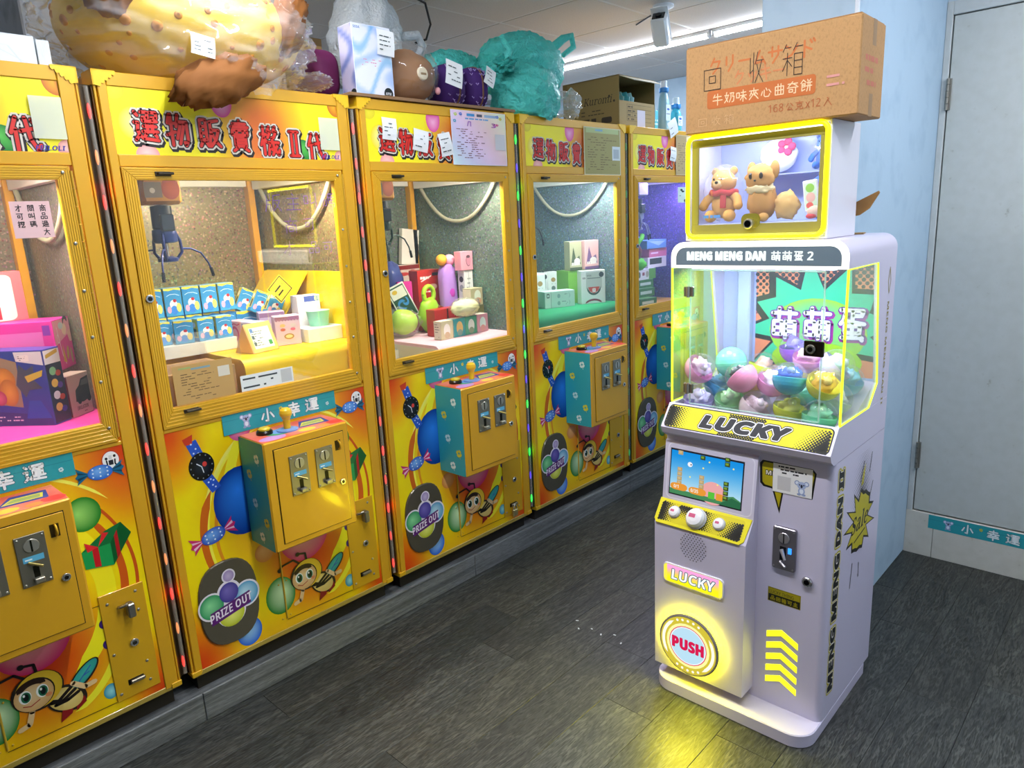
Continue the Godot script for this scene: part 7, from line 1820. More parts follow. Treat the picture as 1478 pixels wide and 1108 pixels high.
	var cplate := MB.new().col("e9dc1e").prism(lg, Transform3D(Basis(Vector3.RIGHT, cu, Vector3.RIGHT.cross(cu).normalized()), Vector3(1.0085, 0.5785, -1.1335)), 0.004, 0.001)
	var cn := cpart(t, "control_ledge", cplate, paint(0.3, 0.0, 0.3))
	cp.al = 0.0043
	cp.rrect(0.012, 0.010, 0.278, 0.064, 0.010, "d8c814")
	cp.dots(0.016, 0.014, 0.055, 0.056, 0.0085, "17160f", func(x: float, y: float) -> float: return 0.6 * (1.0 - x)); cp.dots(0.075, 0.030, 0.055, 0.040, 0.0085, "17160f", func(x: float, y: float) -> float: return 0.5 * y + 0.1); cp.dots(0.150, 0.014, 0.06, 0.056, 0.0085, "17160f", func(x: float, y: float) -> float: return 0.55 * (1.0 - x)); cp.dots(0.220, 0.012, 0.066, 0.05, 0.0085, "17160f", func(x: float, y: float) -> float: return 0.62 * clampf(x + 0.3 - y * 0.4, 0, 1))
	part(cn, "ledge_print", cp, paint(0.35))
	for e in [[0.062, 0.045, 0.0185, 0.013], [0.139, 0.042, 0.031, 0.026], [0.214, 0.044, 0.0185, 0.013]]:
		var cnrm := Vector3.RIGHT.cross(cu).normalized()
		var ba := Transform3D(Basis(Vector3.RIGHT, cnrm, Vector3.RIGHT.cross(cnrm)), Vector3(1.0085, 0.5785, -1.1335) + Vector3.RIGHT * e[0] + cu * e[1] + cnrm * 0.0042)
		var bt := MB.new().col("c9c6cc").lathe([Vector2(e[2] * 1.08, 0), Vector2(e[2] * 1.08, 0.004), Vector2(e[2] * 0.98, 0.006)], ba, 22)
		bt.col("f2f0f2").lathe([Vector2(e[2] * 0.98, 0.004), Vector2(e[2] * 0.95, e[3] * 0.55), Vector2(e[2] * 0.8, e[3] * 0.85), Vector2(e[2] * 0.45, e[3] * 0.98), Vector2(0, e[3])], ba, 22)
		bt.plane(ba.origin + cnrm * (e[3] + 0.0004), Vector3.RIGHT, cu, 0.0001)
		bt.marks(-e[2] * 0.5, -e[2] * 0.22, e[2], e[2] * 0.44, 1, "d8688c", 5, 1.0, 0.9)
		part(cn, "push_button", bt, paint(0.2, 0.0, 0.4))
	# speaker holes
	var sp := zfront(MB.new(), -1.135)
	for j in range(-6, 7):
		for i in range(-4, 5):
			var p := Vector2(i * 0.0105 + (0.005 if j % 2 else 0.0), j * 0.0075)
			if p.length() < 0.047: sp.ell(1.149 + p.x, 0.528 + p.y, 0.0022, 0.0022, "4a4656", null, 0, 0, 0, 7)
	cpart(t, "speaker_grille", sp, paint(0.6))
	# small LUCKY light sign
	var ls := MB.new().col("f0eef4").prism(MB.round_rect(1.045, 0.386, 0.208, 0.066, 0.014), Transform3D(Basis.IDENTITY, Vector3(0, 0, -1.135)), 0.005, 0.001)
	var lsn := cpart(t, "lucky_sign", ls, paint(0.3))
	var lg2 := zfront(MB.new(), -1.1298, 0.0001)
	lg2.clip = Rect2(1.048, 0.389, 0.202, 0.060)
	lg2.poly(MB.round_rect(1.048, 0.389, 0.202, 0.060, 0.012), "f2e84a"); lg2.clip = Rect2(-100, -100, 200, 200)
	lg2.grid(1.060, 0.3895, 0.178, 0.059, 8, 6, func(s: Vector2) -> Color: return Color("f6ee20").lerp(Color("f7a0dc"), smoothstep(0.25, 0.9, s.y)))
	lg2.text("LUCKY", 1.149, 0.402, 0.034, "fdfdfd", true, 1.05, 0.1, 0.0026, "3a6a74", "Droid Sans", true)
	part(lsn, "lucky_sign_light", lg2, lit(0.95))
	# PUSH roundel standing off the panel, ringed by a hidden light
	var pc := Vector3(1.146, 0.198, -1.135)
	var zb := Basis(Vector3.RIGHT, Vector3.BACK, Vector3.DOWN)
	var pr := MB.new().col("8f8a80").lathe([Vector2(0.098, 0.014), Vector2(0.104, 0.016), Vector2(0.104, 0.021), Vector2(0.100, 0.024), Vector2(0.0, 0.024)], Transform3D(zb, pc), 40)
	pr.lathe([Vector2(0.0, 0.0135), Vector2(0.098, 0.014)], Transform3D(zb, pc), 40)
	var pn := cpart(t, "push_roundel", pr, paint(0.3))
	var rg := MB.new().lathe([Vector2(0.086, 0.0), Vector2(0.097, 0.001), Vector2(0.099, 0.006), Vector2(0.097, 0.012), Vector2(0.086, 0.013)], Transform3D(zb, pc), 40)
	part(pn, "ring_light", rg, glow("f4ee10", 42.0))
	var pf := zfront(MB.new(), pc.z + 0.0242)
	pf.ell(pc.x, pc.y, 0.097, 0.097, "cdbb3c", null, 0, 0, 0, 44)
	for i in 2: pf.arc(pc.x, pc.y, 0.087, 0.087, 125 + 180 * i, 215 + 180 * i, 0.005, 0.005, "fffbe0")
	for i in 5:
		for s in [0, PI]: pf.ell(pc.x + 0.087 * cos(PI / 2 + (i - 2) * 0.22 + s), pc.y + 0.087 * sin(PI / 2 + (i - 2) * 0.22 + s), 0.0045, 0.0045, "fffbe0", null, 0, 0, 0, 10)
	pf.ell(pc.x, pc.y, 0.075, 0.075, "fbf3a0"); pf.ell(pc.x, pc.y, 0.066, 0.066, "d84a6a"); pf.ell(pc.x, pc.y, 0.063, 0.063, "e8f1f6"); pf.ell(pc.x, pc.y, 0.060, 0.060, "b4d8ea")
	pf.text("PUSH", pc.x, pc.y - 0.018, 0.036, "d0204e", true, 0.92, 0.0, 0.0022, "d0204e", "Droid Sans", true)
	part(pn, "push_sign_light", pf, lit(0.95))
	area_lamp(pn, "push_lamp", pc + Vector3(0, 0, 0.03), Vector3(0, -0.55, 1), Vector2(0.17, 0.17), "f6e81c", 0.55)
	# ---- right front: speech bubble, note, coin acceptor, lock, arrows
	var rf := zfront(MB.new(), -1.213)
	rf.pl([1.326, 0.826, 1.470, 0.826, 1.480, 0.815, 1.472, 0.738, 1.390, 0.744, 1.380, 0.672, 1.356, 0.744, 1.330, 0.746, 1.320, 0.756, 1.318, 0.816], "191812"); rf.pl([1.330, 0.821, 1.468, 0.821, 1.475, 0.812, 1.466, 0.744, 1.386, 0.750, 1.378, 0.690, 1.360, 0.750, 1.334, 0.752, 1.327, 0.760, 1.325, 0.812], "b8a818"); rf.rect(1.44, 0.752, 0.024, 0.06, "e2deec"); rf.text("ME", 1.337, 0.784, 0.013, "efeadc", true, 1.2, 0.0, 0.002, "2a2818")
	cpart(t, "speech_bubble", rf, paint(0.35))
	var ct := MB.new().plane(Vector3(1.358, 0.738, -1.2115), Vector3(1, 0.01, 0), Vector3(0, 1, 0), 0.0001)
	ct.rect(0, 0, 0.112, 0.086, "eceae8"); ct.marks(0.006, 0.056, 0.10, 0.027, 3, "2c2a2e", 77, 0.85, 0.5); ct.rect(0.014, 0.008, 0.038, 0.042, "c9c7c8"); koala(ct, 0.083, 0.028, 0.0155)
	cpart(t, "contact_note", ct, paint(0.5))
	var ca := MB.new().col("8f8a92").prism(MB.round_rect(1.367, 0.504, 0.068, 0.132, 0.006), Transform3D(Basis.IDENTITY, Vector3(0, 0, -1.213)), 0.010, 0.002)
	ca.col("b9b4b8").cyl(Vector3(1.401, 0.605, -1.203), Vector3(1.401, 0.605, -1.2), 0.0165, -1.0, 20, 0.001); ca.col("17161a").box(Vector3(1.3995, 0.590, -1.2), Vector3(1.4025, 0.620, -1.1992), 0.0)
	ca.col("26242a").box(Vector3(1.390, 0.535, -1.203), Vector3(1.408, 0.578, -1.2024), 0.0); ca.col("c4c0c4").cyl(Vector3(1.396, 0.570, -1.199), Vector3(1.412, 0.545, -1.186), 0.006, 0.004, 10); ca.col("d6d2d6").cyl(Vector3(1.392, 0.530, -1.202), Vector3(1.412, 0.522, -1.190), 0.004, -1.0, 8)
	ca.col("b5b0b4")
	for e in [[1.373, 0.512], [1.429, 0.512], [1.373, 0.629], [1.429, 0.629]]: ca.cyl(Vector3(e[0], e[1], -1.203), Vector3(e[0], e[1], -1.2015), 0.003, -1.0, 8)
	var can := cpart(t, "coin_acceptor", ca, paint(0.28, 0.75))
	part(can, "status_light", MB.new().box(Vector3(1.414, 0.560, -1.203), Vector3(1.424, 0.578, -1.2005), 0.001), glow("2f8cff", 1.2))
	var kl := MB.new().col("c4c2c6").cyl(Vector3(1.470, 0.487, -1.213), Vector3(1.470, 0.487, -1.203), 0.0155, -1.0, 20, 0.003)
	kl.col("1e1c20").cyl(Vector3(1.470, 0.487, -1.203), Vector3(1.470, 0.487, -1.2015), 0.008, -1.0, 16)
	cpart(t, "key_lock", kl, paint(0.2, 0.9))
	var st := zfront(MB.new(), -1.213)
	st.rect(1.355, 0.388, 0.098, 0.046, "9a8a1c"); st.rect(1.357, 0.390, 0.094, 0.042, "17160f"); st.rect(1.3575, 0.4125, 0.093, 0.019, "a8981c"); st.text("LUCKY THING", 1.360, 0.4155, 0.010, "23210f", false, 0.86); word(st, "品回箱可主", 1.363, 0.3935, 0.014, 0.003, 0.0024, "a8981c")
	cpart(t, "lucky_sticker", st, paint(0.35))
	for i in 5:
		var y := 0.272 - 0.0385 * i
		var ch := MB.new().prism(v2([1.356, y - 0.006, 1.356, y + 0.014, 1.401, y + 0.032, 1.451, y + 0.004, 1.451, y - 0.016, 1.401, y + 0.012]), Transform3D(Basis.IDENTITY, Vector3(0, 0, -1.213)), 0.0015, 0.0)
		cpart(t, "arrow_light", ch, glow("f2f020", 1.0))
	area_lamp(t, "arrow_lamp", Vector3(1.403, 0.20, -1.205) - O, Vector3(0, -0.3, 1), Vector2(0.09, 0.18), "f2f020", 0.016)
	# ---- right side print: lettering up the edge and a burst
	var sd := MB.new().plane(Vector3(1.5265, 0.112, -1.304), Vector3(0, 1, 0), Vector3(0, 0, 1), 0.0001)   # reads upwards
	sd.text("MENG MENG DAN II", 0.008, 0.011, 0.037, "b3a21c", true, 1.43, 0.12, 0.0105, "c4b41e")
	sd.text("MENG MENG DAN II", 0.008, 0.011, 0.037, "e8e2e0", true, 1.43, 0.12, 0.0052, "e8e2e0")
	sd.text("MENG MENG DAN II", 0.008, 0.011, 0.037, "15130f", true, 1.43, 0.12, 0.0030, "15130f")
	cpart(t, "side_lettering", sd, paint(0.4))
	var bs := xside(MB.new(), 1.526)
	var bc := Vector2(1.462, 0.600)
	bs.dots(1.37, 0.49, 0.19, 0.33, 0.0115, "2f2b28", func(x: float, y: float) -> float: return clampf(0.42 - Vector2((x - 0.5) * 1.0, (y - 0.55) * 0.85).length() * 0.75, 0, 0.4))
	var b1 := PackedVector2Array()
	var b2 := PackedVector2Array()
	for i in 26:
		var a := TAU * i / 26.0 + 0.2
		var r := (1.0 if i % 2 == 0 else 0.66) * (1.0 + 0.2 * sin(i * 2.7))
		b1.append(bc + Vector2(cos(a) * 0.112, sin(a) * 0.108) * r * 1.12); b2.append(bc + Vector2(cos(a) * 0.112, sin(a) * 0.108) * r * 0.98)
	bs.poly(b1, "1c1a10"); bs.poly(b2, "c2b41a")
	bs.text("Sale", bc.x - 0.006, bc.y - 0.025, 0.056, "1c1a10", true, 0.95, 0.25, 0.0, null, "Droid Serif", true); bs.line([-0.045, -0.055, 0.05, -0.040], 0.005, "1c1a10", bc, Vector2.ONE)
	for e in [[-0.02, 0.13, 0.005, 0.19], [0.06, 0.14, 0.075, 0.2], [0.08, 0.06, 0.1, 0.1], [-0.05, -0.12, -0.06, -0.2], [0.01, -0.14, 0.012, -0.19]]: bs.line(e, 0.005, "1c1a10", bc, Vector2.ONE, 0)
	bs.pl([-0.012, 0.115, 0.004, 0.165, 0.02, 0.18, 0.008, 0.118], "c2b41a", bc)
	cpart(t, "side_burst", bs, paint(0.4))
	var bk := MB.new().plane(Vector3(1.5265, 1.250, -1.588), Vector3(0, -1, 0), Vector3(0, 0, -1), 0.0001)
	bk.text("MENG MENG DAN II", 0.0, -0.006, 0.016, "9a8a2c", true, 1.5)
	cpart(t, "edge_lettering", bk, paint(0.4))
	var bm := MB.new().plane(Vector3(1.5265, 1.250, -1.588), Vector3(0, -1, 0), Vector3(0, 0, -1), 0.0001)
	bm.line([-0.10, 0.0, -0.06, 0.012, -0.025, 0.0, -0.06, -0.012, -0.10, 0.0], 0.004, "9a8a2c")
	cpart(t, "edge_mark", bm, paint(0.4))
	capsules()

func capsules() -> void:
	var P := [[1.075, 1.054, -1.300, "f0a0d8", 0.9, "d8b8e0", "pink and clear capsule with a lilac toy at the far left"], [1.101, 1.027, -1.466, "d8e08a", 2.6, "c8a0b0", "clear capsule with an olive base at the back left"], [1.152, 1.071, -1.355, "7fe6c8", 3.0, "", "solid mint capsule behind the pink one"], [1.218, 1.045, -1.288, "f49ac0", -0.9, "3a4048", "pink and clear capsule with a dark toy in front"], [1.198, 1.037, -1.489, "c8d840", 0.2, "e8b8a0", "clear capsule with lime base below the poster"], [1.299, 1.107, -1.487, "a060d8", 0.0, "8a78d8", "violet capsule with a purple toy below the poster"], [1.371, 1.097, -1.414, "f0a0e0", 0.1, "f4b8e8", "pink capsule with a purple base behind the lock"], [1.290, 1.028, -1.350, "f4a8d8", 0.4, "e8e0ec", "clear capsule with pink base in the middle"], [1.365, 1.057, -1.288, "4fb8dc", 0.0, "2f5ac8", "clear capsule with cyan base and a blue toy"], [1.265, 0.958, -1.288, "e8d0d8", 0.6, "d8b8c0", "pale capsule with a rosy plush toy low in front"], [1.368, 1.001, -1.402, "7fe0c8", 0.0, "a0e8d8", "mint capsule behind the cyan one"], [1.462, 1.054, -1.288, "e8e04a", 0.5, "e8b830", "large yellow capsule with a round yellow toy at the right"], [1.462, 1.028, -1.469, "58b8e8", 0.3, "7fd0e8", "sky blue capsule at the back right"], [1.462, 1.088, -1.379, "c0b8ec", 0.8, "b8d0e8", "clear lilac capsule at the right window"], [1.103, 0.990, -1.377, "4fa8e0", 0.4, "7ab8e8", "blue capsule low at the left"], [1.078, 0.958, -1.288, "c0b0ec", 0.1, "d8d0f0", "lilac capsule lowest at the left corner"], [1.172, 0.963, -1.314, "9fe0a0", 0.2, "b8e8b0", "pale green capsule low in front"], [1.359, 0.963, -1.313, "d0d838", 0.2, "e0e060", "lime capsule low under the cyan one"], [1.462, 0.991, -1.379, "d8e4ec", 0.4, "e8e8ec", "colourless capsule low at the right"], [1.453, 0.958, -1.288, "70d8a8", 0.1, "90e0b8", "green capsule lowest at the right corner"], [1.201, 0.999, -1.400, "e0c8a0", 0.2, "d8a878", "tan capsule buried in the middle left"], [1.284, 1.019, -1.447, "c8a8e8", 0.3, "d0b8e8", "lavender capsule buried in the middle"], [1.368, 1.039, -1.492, "f0d060", 0.3, "e8d880", "golden capsule buried at the back"]]
	var R := 0.0480
	var half := func(up: bool, c: String) -> MB:
		var b := MB.new().col(c)
		var pr := []
		for i in 9:
			var a := PI / 2 * i / 8.0
			pr.append(Vector2(R * cos(a), R * sin(a)) if up else Vector2(R * sin(a), -R * cos(a)))
		b.lathe(pr, Transform3D.IDENTITY, 24)
		if not up: b.lathe([Vector2(R, 0.0), Vector2(R * 1.006, 0.001), Vector2(R * 1.006, 0.004), Vector2(R * 0.995, 0.005)], Transform3D.IDENTITY, 24)
		return b
	var clear: ArrayMesh = half.call(true, "ffffff").mesh()
	for i in P.size():
		var p: Array = P[i]
		var t := thing("capsule", p[6], "capsule", Vector3(p[0], p[1] - 0.0002, p[2]), "toy capsules in the chamber")
		var b := Basis(Vector3(cos(i * 2.1), 0, sin(i * 2.1)), 0.0) * Basis(Vector3.BACK, -p[4]) * Basis(Vector3.RIGHT, 0.25 * sin(i * 1.3))
		var o := part(t, "capsule_base", half.call(false, p[3]), cap_mat())
		o.basis = b
		o = part(t, "capsule_lid", clear, null)
		o.set_surface_override_material(0, pane("f4f6ff", 0.035, 0.02) if p[5] else cap_mat_flat(p[3]))
		o.basis = b
		if p[5]:
			var toy := MB.new().col(p[5]).blob(Vector3(0, 0.004, 0), lump(Vector3(0.030, 0.026, 0.030), 0.010, 9.0, i), 18, 12)
			toy.col(Color(p[5] as String).lightened(0.35)).ball(Vector3(0.006, 0.022, 0.014), Vector3(0.013, 0.012, 0.013), 10, 8)
			part(t, "toy", toy, paint(0.7)).basis = b
func cap_mat() -> StandardMaterial3D: return paint(0.18, 0.0, 0.3)
func cap_mat_flat(c: String) -> StandardMaterial3D: return flat(c, 0.18)

# ================================================================ sign box with soft toys, carton on top
func sign_box() -> void:
	var S := Vector3(1.24, 1.4475, -1.39)
	var t := thing("display_box", "white display box with a yellow neon frame on the capsule machine", "display box", S)
	var shell := paint(0.32, 0.0, 0.2)
	var x0 := 1.027
	var x1 := 1.448
	var y0 := 1.4478
	var y1 := 1.752
	var zf := -1.290
	var zb := -1.505
	var box := func(called: String, a: Vector3, b: Vector3, c: String, m: Material) -> void:
		var o := part(t, called, MB.new().col(c).box(a, b, 0.003), m)
		o.position = -S
	box.call("side_wall", Vector3(x0, y0, zf), Vector3(x0 + 0.006, y1, zb), "e2e0ea", shell); box.call("side_wall", Vector3(x1 - 0.006, y0, zf), Vector3(x1, y1, zb), "e2e0ea", shell); box.call("top_wall", Vector3(x0 + 0.006, y1 - 0.006, zf), Vector3(x1 - 0.006, y1, zb), "e2e0ea", shell); box.call("bottom_wall", Vector3(x0 + 0.006, y0, zf), Vector3(x1 - 0.006, y0 + 0.006, zb), "dfe0f0", shell); box.call("back_wall", Vector3(x0 + 0.006, y0 + 0.006, zb + 0.006), Vector3(x1 - 0.006, y1 - 0.006, zb), "b9c6f4", shell)
	# neon frame
	var ring := MB.new()
	var a := MB.round_rect(x0 - 0.002, y0 + 0.004, x1 - x0 + 0.004, y1 - y0 - 0.002, 0.024, 7)
	var pts := []
	for p in a: pts.append(Vector3(p.x, p.y, zf + 0.004).lerp(Vector3((x0 + x1) / 2, (y0 + y1) / 2, zf + 0.004), 0.05))
	pts.append(pts[0]); pts.append(pts[1])
	ring.tube(pts, 0.0065, 10, -1.0, false)
	var rn := part(t, "neon_frame", ring, glow("f6ee08", 2.6))
	rn.position = -S
	for e in [[Vector3(0.21, 0.295, 0.12), Vector2(0.40, 0.012)], [Vector3(0.21, 0.01, 0.12), Vector2(0.40, 0.012)]]: area_lamp(t, "neon_lamp", Vector3(x0, y0, zf) + Vector3(e[0].x, e[0].y, 0.016) - S, Vector3(0, 0, 1), e[1], "f6ee08", 0.012)
	# inner door frame in dull yellow with the window
	var fr := MB.new().col("867e46")
	var i0 := 0.018
	var w := x1 - x0
	var h := y1 - y0
	for e in [[0.012, 0.018, w - 0.012, 0.046], [0.012, h - 0.036, w - 0.012, h - 0.014], [0.012, 0.046, 0.034, h - 0.036], [w - 0.034, 0.046, w - 0.012, h - 0.036]]: fr.box(Vector3(x0 + e[0], y0 + e[1], zf - 0.020), Vector3(x0 + e[2], y0 + e[3], zf - 0.014), 0.001)
	part(t, "door_frame", fr, paint(0.3)).position = -S
	part(t, "window_pane", MB.new().box(Vector3(x0 + 0.03, y0 + 0.04, zf - 0.018), Vector3(x1 - 0.03, y1 - 0.03, zf - 0.016), 0.0), pane("f4f8ff", 0.02, 0.01)).position = -S
	var lk := MB.new().col("cbbf50").prism(MB.round_rect(1.227 - 0.028, y0 + 0.034, 0.056, 0.04, 0.016), Transform3D(Basis.IDENTITY, Vector3(0, 0, zf - 0.0155)), 0.003)
	lk.col("b9b4a0").cyl(Vector3(1.227, y0 + 0.046, zf - 0.012), Vector3(1.227, y0 + 0.046, zf + 0.006), 0.0145, -1.0, 18, 0.002); lk.col("141414").cyl(Vector3(1.227, y0 + 0.046, zf + 0.006), Vector3(1.227, y0 + 0.046, zf + 0.0072), 0.0095, -1.0, 16)
	part(t, "lock", lk, paint(0.25, 0.8)).position = -S
	var wr := zfront(MB.new(), zf - 0.0158)
	wr.marks(x0 + 0.05, y0 + 0.062, 0.09, 0.014, 1, "5a8cc8", 8, 0.9, 0.6)
	part(t, "window_lettering", wr, paint(0.5)).position = -S
	part(t, "strip_light", MB.new().box(Vector3(x0 + 0.04, y1 - 0.013, zf - 0.042), Vector3(x1 - 0.04, y1 - 0.007, zf - 0.030), 0.001), glow("e6ecff", 1.5)).position = -S
	area_lamp(t, "strip_lamp", Vector3(1.238, y1 - 0.016, zf - 0.044) - S, Vector3(0, -1, -0.5), Vector2(0.33, 0.02), "dde6ff", 0.085)
	# shelf for the upper toys
	part(t, "shelf", MB.new().col("c4cff6").box(Vector3(x0 + 0.13, y0 + 0.180, zb + 0.008), Vector3(x1 - 0.008, y0 + 0.183, zb + 0.070), 0.001), paint(0.3)).position = -S
	# --- soft toys (plain animals)
	var fy := y0 + 0.0485
	part(t, "toy_step", MB.new().col("c4cff6").box(Vector3(x0 + 0.008, y0 + 0.0065, zb + 0.008), Vector3(x1 - 0.008, y0 + 0.048, zf - 0.024), 0.001), paint(0.3)).position = -S
	bear("plush_bear", "tan plush bear with a red scarf in the lit display box", Vector3(1.112, fy + 0.004, -1.368), "d8a458", "c22a34", 1.0)
	var d := thing("plush_dog", "sitting sandy plush dog with cream ruff and bushy tail", "plush toy", Vector3(1.233, fy, -1.365))
	part(d, "dog_body", MB.new().col("b98a4a").blob(Vector3(0, 0.060, 0), lump(Vector3(0.042, 0.054, 0.040), 0.004, 14.0, 2), 26, 18), paint(0.9))
	part(d, "dog_head", MB.new().col("c2914e").blob(Vector3(-0.004, 0.125, 0.012), lump(Vector3(0.041, 0.037, 0.036), 0.004, 14.0, 7), 26, 18), paint(0.9))
	part(d, "ruff", MB.new().col("e6d6a8").blob(Vector3(-0.002, 0.092, 0.008), lump(Vector3(0.040, 0.018, 0.037), 0.007, 18.0, 9), 28, 12), paint(0.9))
	for s in [-1, 1]:
		part(d, "ear", MB.new().col("a87c42").ball(Vector3(s * 0.034, 0.145, 0.0), Vector3(0.014, 0.026, 0.012), 12, 8), paint(0.9))
		part(d, "paw", MB.new().col("c6974f").ball(Vector3(s * 0.020, 0.0138, 0.036), Vector3(0.014, 0.013, 0.020), 12, 8), paint(0.9))
	part(d, "eye", MB.new().col("17100c").ball(Vector3(-0.017, 0.129, 0.045), Vector3(0.006, 0.009, 0.004), 10, 8), paint(0.2)); part(d, "eye", MB.new().col("17100c").ball(Vector3(0.014, 0.129, 0.046), Vector3(0.006, 0.009, 0.004), 10, 8), paint(0.2)); part(d, "nose", MB.new().col("17100c").ball(Vector3(-0.002, 0.116, 0.050), Vector3(0.004, 0.003, 0.003), 8, 6), paint(0.3))
	part(d, "tail", MB.new().col("cfa868").blob(Vector3(0.074, 0.044, 0.004), lump(Vector3(0.034, 0.038, 0.026), 0.006, 14.0, 5), 20, 14), paint(0.9))
	var wt := thing("plush_lamb", "round white plush lamb with a pink flower on the shelf", "plush toy", Vector3(1.235, y0 + 0.1855, -1.465))
	part(wt, "lamb_body", MB.new().col("eef0f8").blob(Vector3(0, 0.052, 0), lump(Vector3(0.056, 0.048, 0.027), 0.003, 12.0, 2), 26, 18), paint(0.9))
	for i in 5: part(wt, "petal", MB.new().col("e04a78").ball(Vector3(0.030 + 0.017 * cos(TAU * i / 5), 0.072 + 0.015 * sin(TAU * i / 5), 0.022), Vector3(0.012, 0.011, 0.006), 10, 8), paint(0.85))
	bear("plush_blue_bear", "blue plush bear in a clear wrapper on the upper shelf", Vector3(1.372, y0 + 0.188, -1.455), "3f74c8", "", 0.60)
	var cu := thing("blue_cushion", "small round blue cushion with violet dots in the display box", "cushion", Vector3(1.382, fy, -1.425))
	part(cu, "cushion_body", MB.new().col("4668b8").ball(Vector3(0, 0.062, 0), Vector3(0.045, 0.062, 0.020), 24, 16), paint(0.85))
	for i in 6: part(cu, "dot", MB.new().col(["c05ac8", "e08ad8"][i % 2]).ball(Vector3(0.026 * cos(i * 1.05), 0.068 + 0.034 * sin(i * 1.05), 0.0155), Vector3(0.007, 0.007, 0.004), 10, 6), paint(0.8))
	var kp := thing("keyring_pack", "small boxed keyring toy leaning in front of the blue cushion", "toy pack", Vector3(1.378, fy + 0.004, -1.372))
	var kb := MB.new().col("e4e8e0").box(Vector3(-0.020, 0.02, -0.006), Vector3(0.020, 0.105, 0.006), 0.004)
	kb.plane(Vector3(-0.02, 0.02, 0.006), Vector3(0.04, 0, 0), Vector3(0, 0.085, 0)).rect(0.1, 0.08, 0.8, 0.84, "c8e0c0"); kb.ell(0.5, 0.75, 0.3, 0.14, "8ac048"); kb.ell(0.5, 0.45, 0.32, 0.16, "e0b0a0"); kb.ell(0.4, 0.2, 0.25, 0.1, "d85a50")
	part(kp, "pack", kb, paint(0.3))
	part(kp, "toy", MB.new().col("d8b8a0").ball(Vector3(0.006, 0.018, 0.004), Vector3(0.02, 0.017, 0.016), 14, 10).col("c8303a").ball(Vector3(0.0, 0.008, 0.010), Vector3(0.016, 0.008, 0.012), 12, 8), paint(0.7))
	kp.rotation.z = 0.12
	var st := thing("striped_toy", "little white and grey striped toy at the right edge of the display", "plush toy", Vector3(1.422, fy + 0.002, -1.345))
	part(st, "toy_body", MB.new().col("dcdce4").blob(Vector3(0, 0.036, 0), lump(Vector3(0.016, 0.036, 0.015), 0.003, 9.0, 3), 16, 12).col("5a5a66").ball(Vector3(0.0, 0.062, 0.0), Vector3(0.018, 0.012, 0.016), 12, 8).col("d8a0a0").ball(Vector3(-0.006, 0.03, 0.010), Vector3(0.009, 0.008, 0.008), 10, 8), paint(0.8))
	# --- carton on the box
	var cb := thing("cookie_carton", "brown cardboard carton with orange Japanese print on the display box", "carton", Vector3(1.04, y1 + 0.0008, -1.262))
	var cw := 0.474
	var chh := 0.232
	var cd := 0.190
	var ym := Basis(Vector3.UP, 0.02)
	var cm := MB.new().col("b58a58")
	cm.box(Vector3(0, 0, -cd), Vector3(cw, chh, 0), 0.003)
	var bodyn := part(cb, "carton_body", cm, card_mat())
	var cp := MB.new().plane(Vector3(0, 0, 0), Vector3.RIGHT, Vector3.UP, 0.0002)
	word(cp, "クリームサンド", 0.072, 0.152, 0.040, 0.002, 0.0052, "bf6a34", 1.15)
	word(cp, "クッキー", 0.146, 0.115, 0.034, 0.002, 0.0045, "c47a4a", 1.15)
	cp.rrect(0.068, 0.062, 0.300, 0.048, 0.008, "b8632a")
	word(cp, "牛奶味夾心曲奇餅", 0.084, 0.070, 0.031, 0.004, 0.0026, "e2c39a")
	cp.text("168", 0.246, 0.030, 0.020, "a85a30", false, 0.95); word(cp, "公克", 0.292, 0.028, 0.023, 0.002, 0.002, "a85a30"); cp.text("x12", 0.344, 0.030, 0.020, "a85a30", false, 0.9); word(cp, "入", 0.389, 0.028, 0.023, 0.002, 0.002, "a85a30")
	cp.glyph("回", 0.052, 0.105, 0.062, 0.072, 0.0018, "2c2620"); cp.glyph("收", 0.186, 0.108, 0.045, 0.085, 0.0018, "3a3028"); cp.glyph("箱", 0.278, 0.112, 0.060, 0.085, 0.0018, "2c2620")
	cp.marks(0.395, 0.07, 0.05, 0.04, 2, "c98a80", 5, 0.6, 0.3); cp.glyph("回", 0.040, 0.016, 0.03, 0.026, 0.0014, "d0a878"); cp.glyph("收", 0.08, 0.016, 0.03, 0.026, 0.0014, "d0a878"); cp.glyph("箱", 0.12, 0.016, 0.03, 0.026, 0.0014, "d0a878")
	part(cb, "front_print", cp, paint(0.75))
	var cs := MB.new().plane(Vector3(cw, 0, 0), Vector3(0, 0, -1), Vector3.UP, 0.0002)
	cs.rect(0.085, 0.170, 0.030, 0.062, "94744e"); cs.rect(0.080, 0.0, 0.030, 0.055, "94744e"); cs.marks(0.035, 0.125, 0.11, 0.022, 1, "b8664a", 4, 0.9, 0.6); cs.marks(0.035, 0.098, 0.07, 0.02, 1, "b8664a", 6, 0.9, 0.6); cs.marks(0.02, 0.068, 0.15, 0.02, 1, "b8664a", 7, 0.9, 0.6)
	part(cb, "end_print", cs, paint(0.6))
	part(cb, "top_flap", MB.new().col("a87c4c").box(Vector3(0.004, chh, -cd + 0.002), Vector3(cw - 0.004, chh + 0.0025, -cd / 2 - 0.001), 0.001).box(Vector3(0.004, chh, -cd / 2 + 0.001), Vector3(cw - 0.004, chh + 0.0025, -0.002), 0.001), card_mat())
	cb.basis = ym
	# piece of cardboard sticking out behind
	var pc := MB.new().col("a87a3e").prism(v2([0, 0, 0.085, 0.035, 0.088, 0.030, 0.06, -0.012, 0.03, -0.03, 0.0, -0.035]), Transform3D.IDENTITY, 0.004)
	single("cardboard_scrap", "curved scrap of cardboard sticking out behind the display box", "cardboard", pc, paint(0.7), Vector3(1.418, 1.532, -1.555), -0.3)
